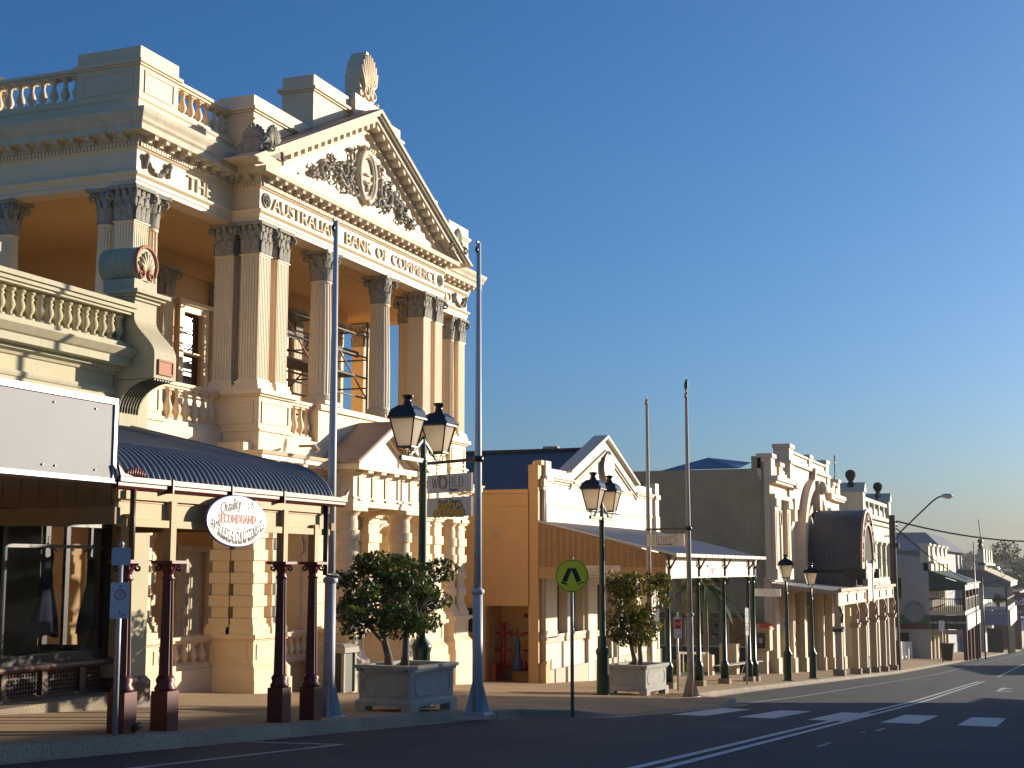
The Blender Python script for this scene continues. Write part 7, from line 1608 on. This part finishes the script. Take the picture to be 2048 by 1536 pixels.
gpz = zr(289); t = thing('street_light_pole', 'slim green pole with white cap far down the street', 'pole', (289, 9.9, gpz)); mk('pole', MB().lathe(289, 9.9, [(.32, gpz), (.2, -2.1)], 10), M_LGREEN, t); mk('pole_cap', MB().lathe(289, 9.9, [(.25, -2.1), (.3, -1.9), (.1, -1.7)], 8), M_WHITE, t)
# trees and wooded hills beyond the end of the street
def big_tree(x, y, z, h, seed, label, w=.5, n=2600, m_=None, trunk=.45, leaf=.9):
    rnd = random.Random(seed); T = thing('gum_tree', label, 'tree', (x, y, z), 0, 'trees at the end of the street'); tr = MB(); top = Vector((x+rnd.uniform(-1,1), y+rnd.uniform(-1,1), z+h*.8)); tr.tube([(x, y, z), (x+.3, y, z+h*.4), tuple(top)], [trunk, trunk*.7, trunk*.25], 8); bl = []
    for k in range(11):
        a = rnd.uniform(0, 6.28); r = h*w*rnd.uniform(.25, .75); hz = z+h*rnd.uniform(.42, .95); e = Vector((x+cos(a)*r, y+sin(a)*r, hz)); tr.tube([(x+.2, y, z+h*rnd.uniform(.3, .6)), tuple((Vector((x, y, z+h*.5))+e)/2), tuple(e)], [trunk*.4, trunk*.25, trunk*.1], 5); bl.append((e.x, e.y, e.z, h*w*rnd.uniform(.22, .4), h*w*rnd.uniform(.22, .4), h*.09*rnd.uniform(.8, 1.5)))
    mk('trunk', tr, M_BARK, T); c = MB(); c.raw = True; leaf_cloud([c], bl, n, leaf, rnd, (1,), .6, .6); mk('crown', c, m_ or MATS['gum_leaf'], T)
leafmat('gum_leaf', (.06,.075,.035), .25)
for i, (x, y, h, lb) in enumerate(((395, 10.5, 24, 'tall open gum tree rising above the others at the right edge'), (380, 14.5, 15, 'rounded gum tree left of the tallest one'), (430, 19, 15, 'lower dark tree behind the street end roofs'), (420, 25.5, 12, 'small tree behind the grey hall roof'), (405, 7.5, 17, 'dense gum tree at the extreme right edge'), (450, 12, 20, 'broad dark gum tree behind the tall open one'))):
    big_tree(x, y, zr(x), h, 20+i, lb, .42, 2600)
hl = MB(); rows = []
rnd = random.Random(77)
for i in range(60):
    for_y = -420 + i*22; row = []
    for j, (d_, hh) in enumerate(((520, 0), (640, .45), (760, .85), (900, 1.0), (1200, .6))): row.append((d_ + for_y*.15, for_y, -20 + hh*(15 + 6*sin(for_y*.011+1.0) + 3*sin(for_y*.037)) + rnd.uniform(-.8, .8)))
    rows.append(row)
kind(mk('hill', grid(rows, hl), ground_mat('hill_ground', (.05,.055,.03), (.08,.075,.04), .02, .3)), 'structure')
fm = MB(); fm.raw = True
for k in range(2600):
    yy = rnd.uniform(-120, 320); d_ = rnd.uniform(500, 900); t = min(1, max(0, (d_-520)/380)); zz = -20 + (15 + 6*sin(yy*.011+1.0) + 3*sin(yy*.037))*t**.8; r = rnd.uniform(2.0, 4.5)
    for q in range(16):
        a = rnd.uniform(0, 6.28); e_ = rnd.uniform(-.3, 1.4); p = Vector((d_+yy*.15+r*cos(a)*cos(e_), yy+r*sin(a)*cos(e_), zz+1.0+r*sin(e_)*1.2)); u = Vector((rnd.uniform(-1,1), rnd.uniform(-1,1), rnd.uniform(-1,1))).normalized()*r*.42; v = u.cross(Vector((rnd.uniform(-1,1), rnd.uniform(-1,1), rnd.uniform(-1,1)))).normalized()*r*.3
        fm.add([p-u, p+v, p+u, p-v], [(0,1,2,3)])
kind(tag(mk('hillside_forest', fm, leafmat('far_leaf', (.045,.06,.03), .15)), 'hazy dark wooded hillside beyond the end of the street', 'forest'), 'stuff')
# ================================================================ buildings on the other side of the street (they shade the roadway)
def opp(name, label, x0, x1, y, zt, seed):
    T = thing(name, label, 'building', ((x0+x1)/2, y-6, zr((x0+x1)/2))); rnd = random.Random(seed); zb = zr(x1)-.5; m = MB(); n = int((x1-x0)/3.2); H = []
    for k in range(n): a = x0+.9+k*(x1-x0-.9)/n; H.append((a, a+1.2, zt-3.6, zt-1.7))
    g = MB(); wall_open(m, x0, x1, zb, zt, y-.4, y, H); m.box(x0, x1, y-14, y-13.6, zb, zt-.6); m.box(x0, x0+.4, y-13.6, y-.41, zb, zt-.6); m.box(x1-.4, x1, y-13.6, y-.41, zb, zt-.6); mk('wall', m, M_HENW if seed % 2 else M_SHOP, T)
    for a, b, c, d in H: g.box(a, b, y-.25, y-.2, c, d)
    mk('window_glass', g, M_DARKGL, T); mk('roof', MB().box(x0+.4, x1-.4, y-13.6, y-.4, zt-.9, zt-.75), M_SLATE, T)
    c = MB(); c.box(x0-.1, x1+.1, y, y+.35, zt-.5, zt-.2); mk('cornice', c, M_CREAM2, T)
    a = MB(); a.hexa([(x0, y, zr(x0)+3.4), (x1, y, zr(x1)+3.4), (x1, y+3.4, zr(x1)+2.9), (x0, y+3.4, zr(x0)+2.9), (x0, y, zr(x0)+3.5), (x1, y, zr(x1)+3.5), (x1, y+3.4, zr(x1)+3.0), (x0, y+3.4, zr(x0)+3.0)]); mk('street_awning', a, M_GREYROOF, T)
opp('opposite_store', 'cream two storey store across the street, outside the view', 20, 58.2, -8.6, 4.15, 1)
opp('opposite_shops', 'olive row of shops across the street lower down, outside the view', 112, 150, -9.5, -2.0, 2)
# ================================================================ morning haze
hz = MB(); hz.box(-60, 1500, -300, 520, -24, 26)
hm = bpy.data.materials.new('haze_air'); hm.use_nodes = True; N = hm.node_tree.nodes; N.remove(N['Principled BSDF'])
v = N.new('ShaderNodeVolumePrincipled'); v.inputs['Color'].default_value = (.95,.93,.90,1); v.inputs['Density'].default_value = .00016; v.inputs['Anisotropy'].default_value = .2
hm.node_tree.links.new(v.outputs[0], N['Material Output'].inputs['Volume'])
ho = mk('haze', hz, hm); kind(tag(ho, 'thin pale morning haze filling the street', 'haze'), 'stuff')
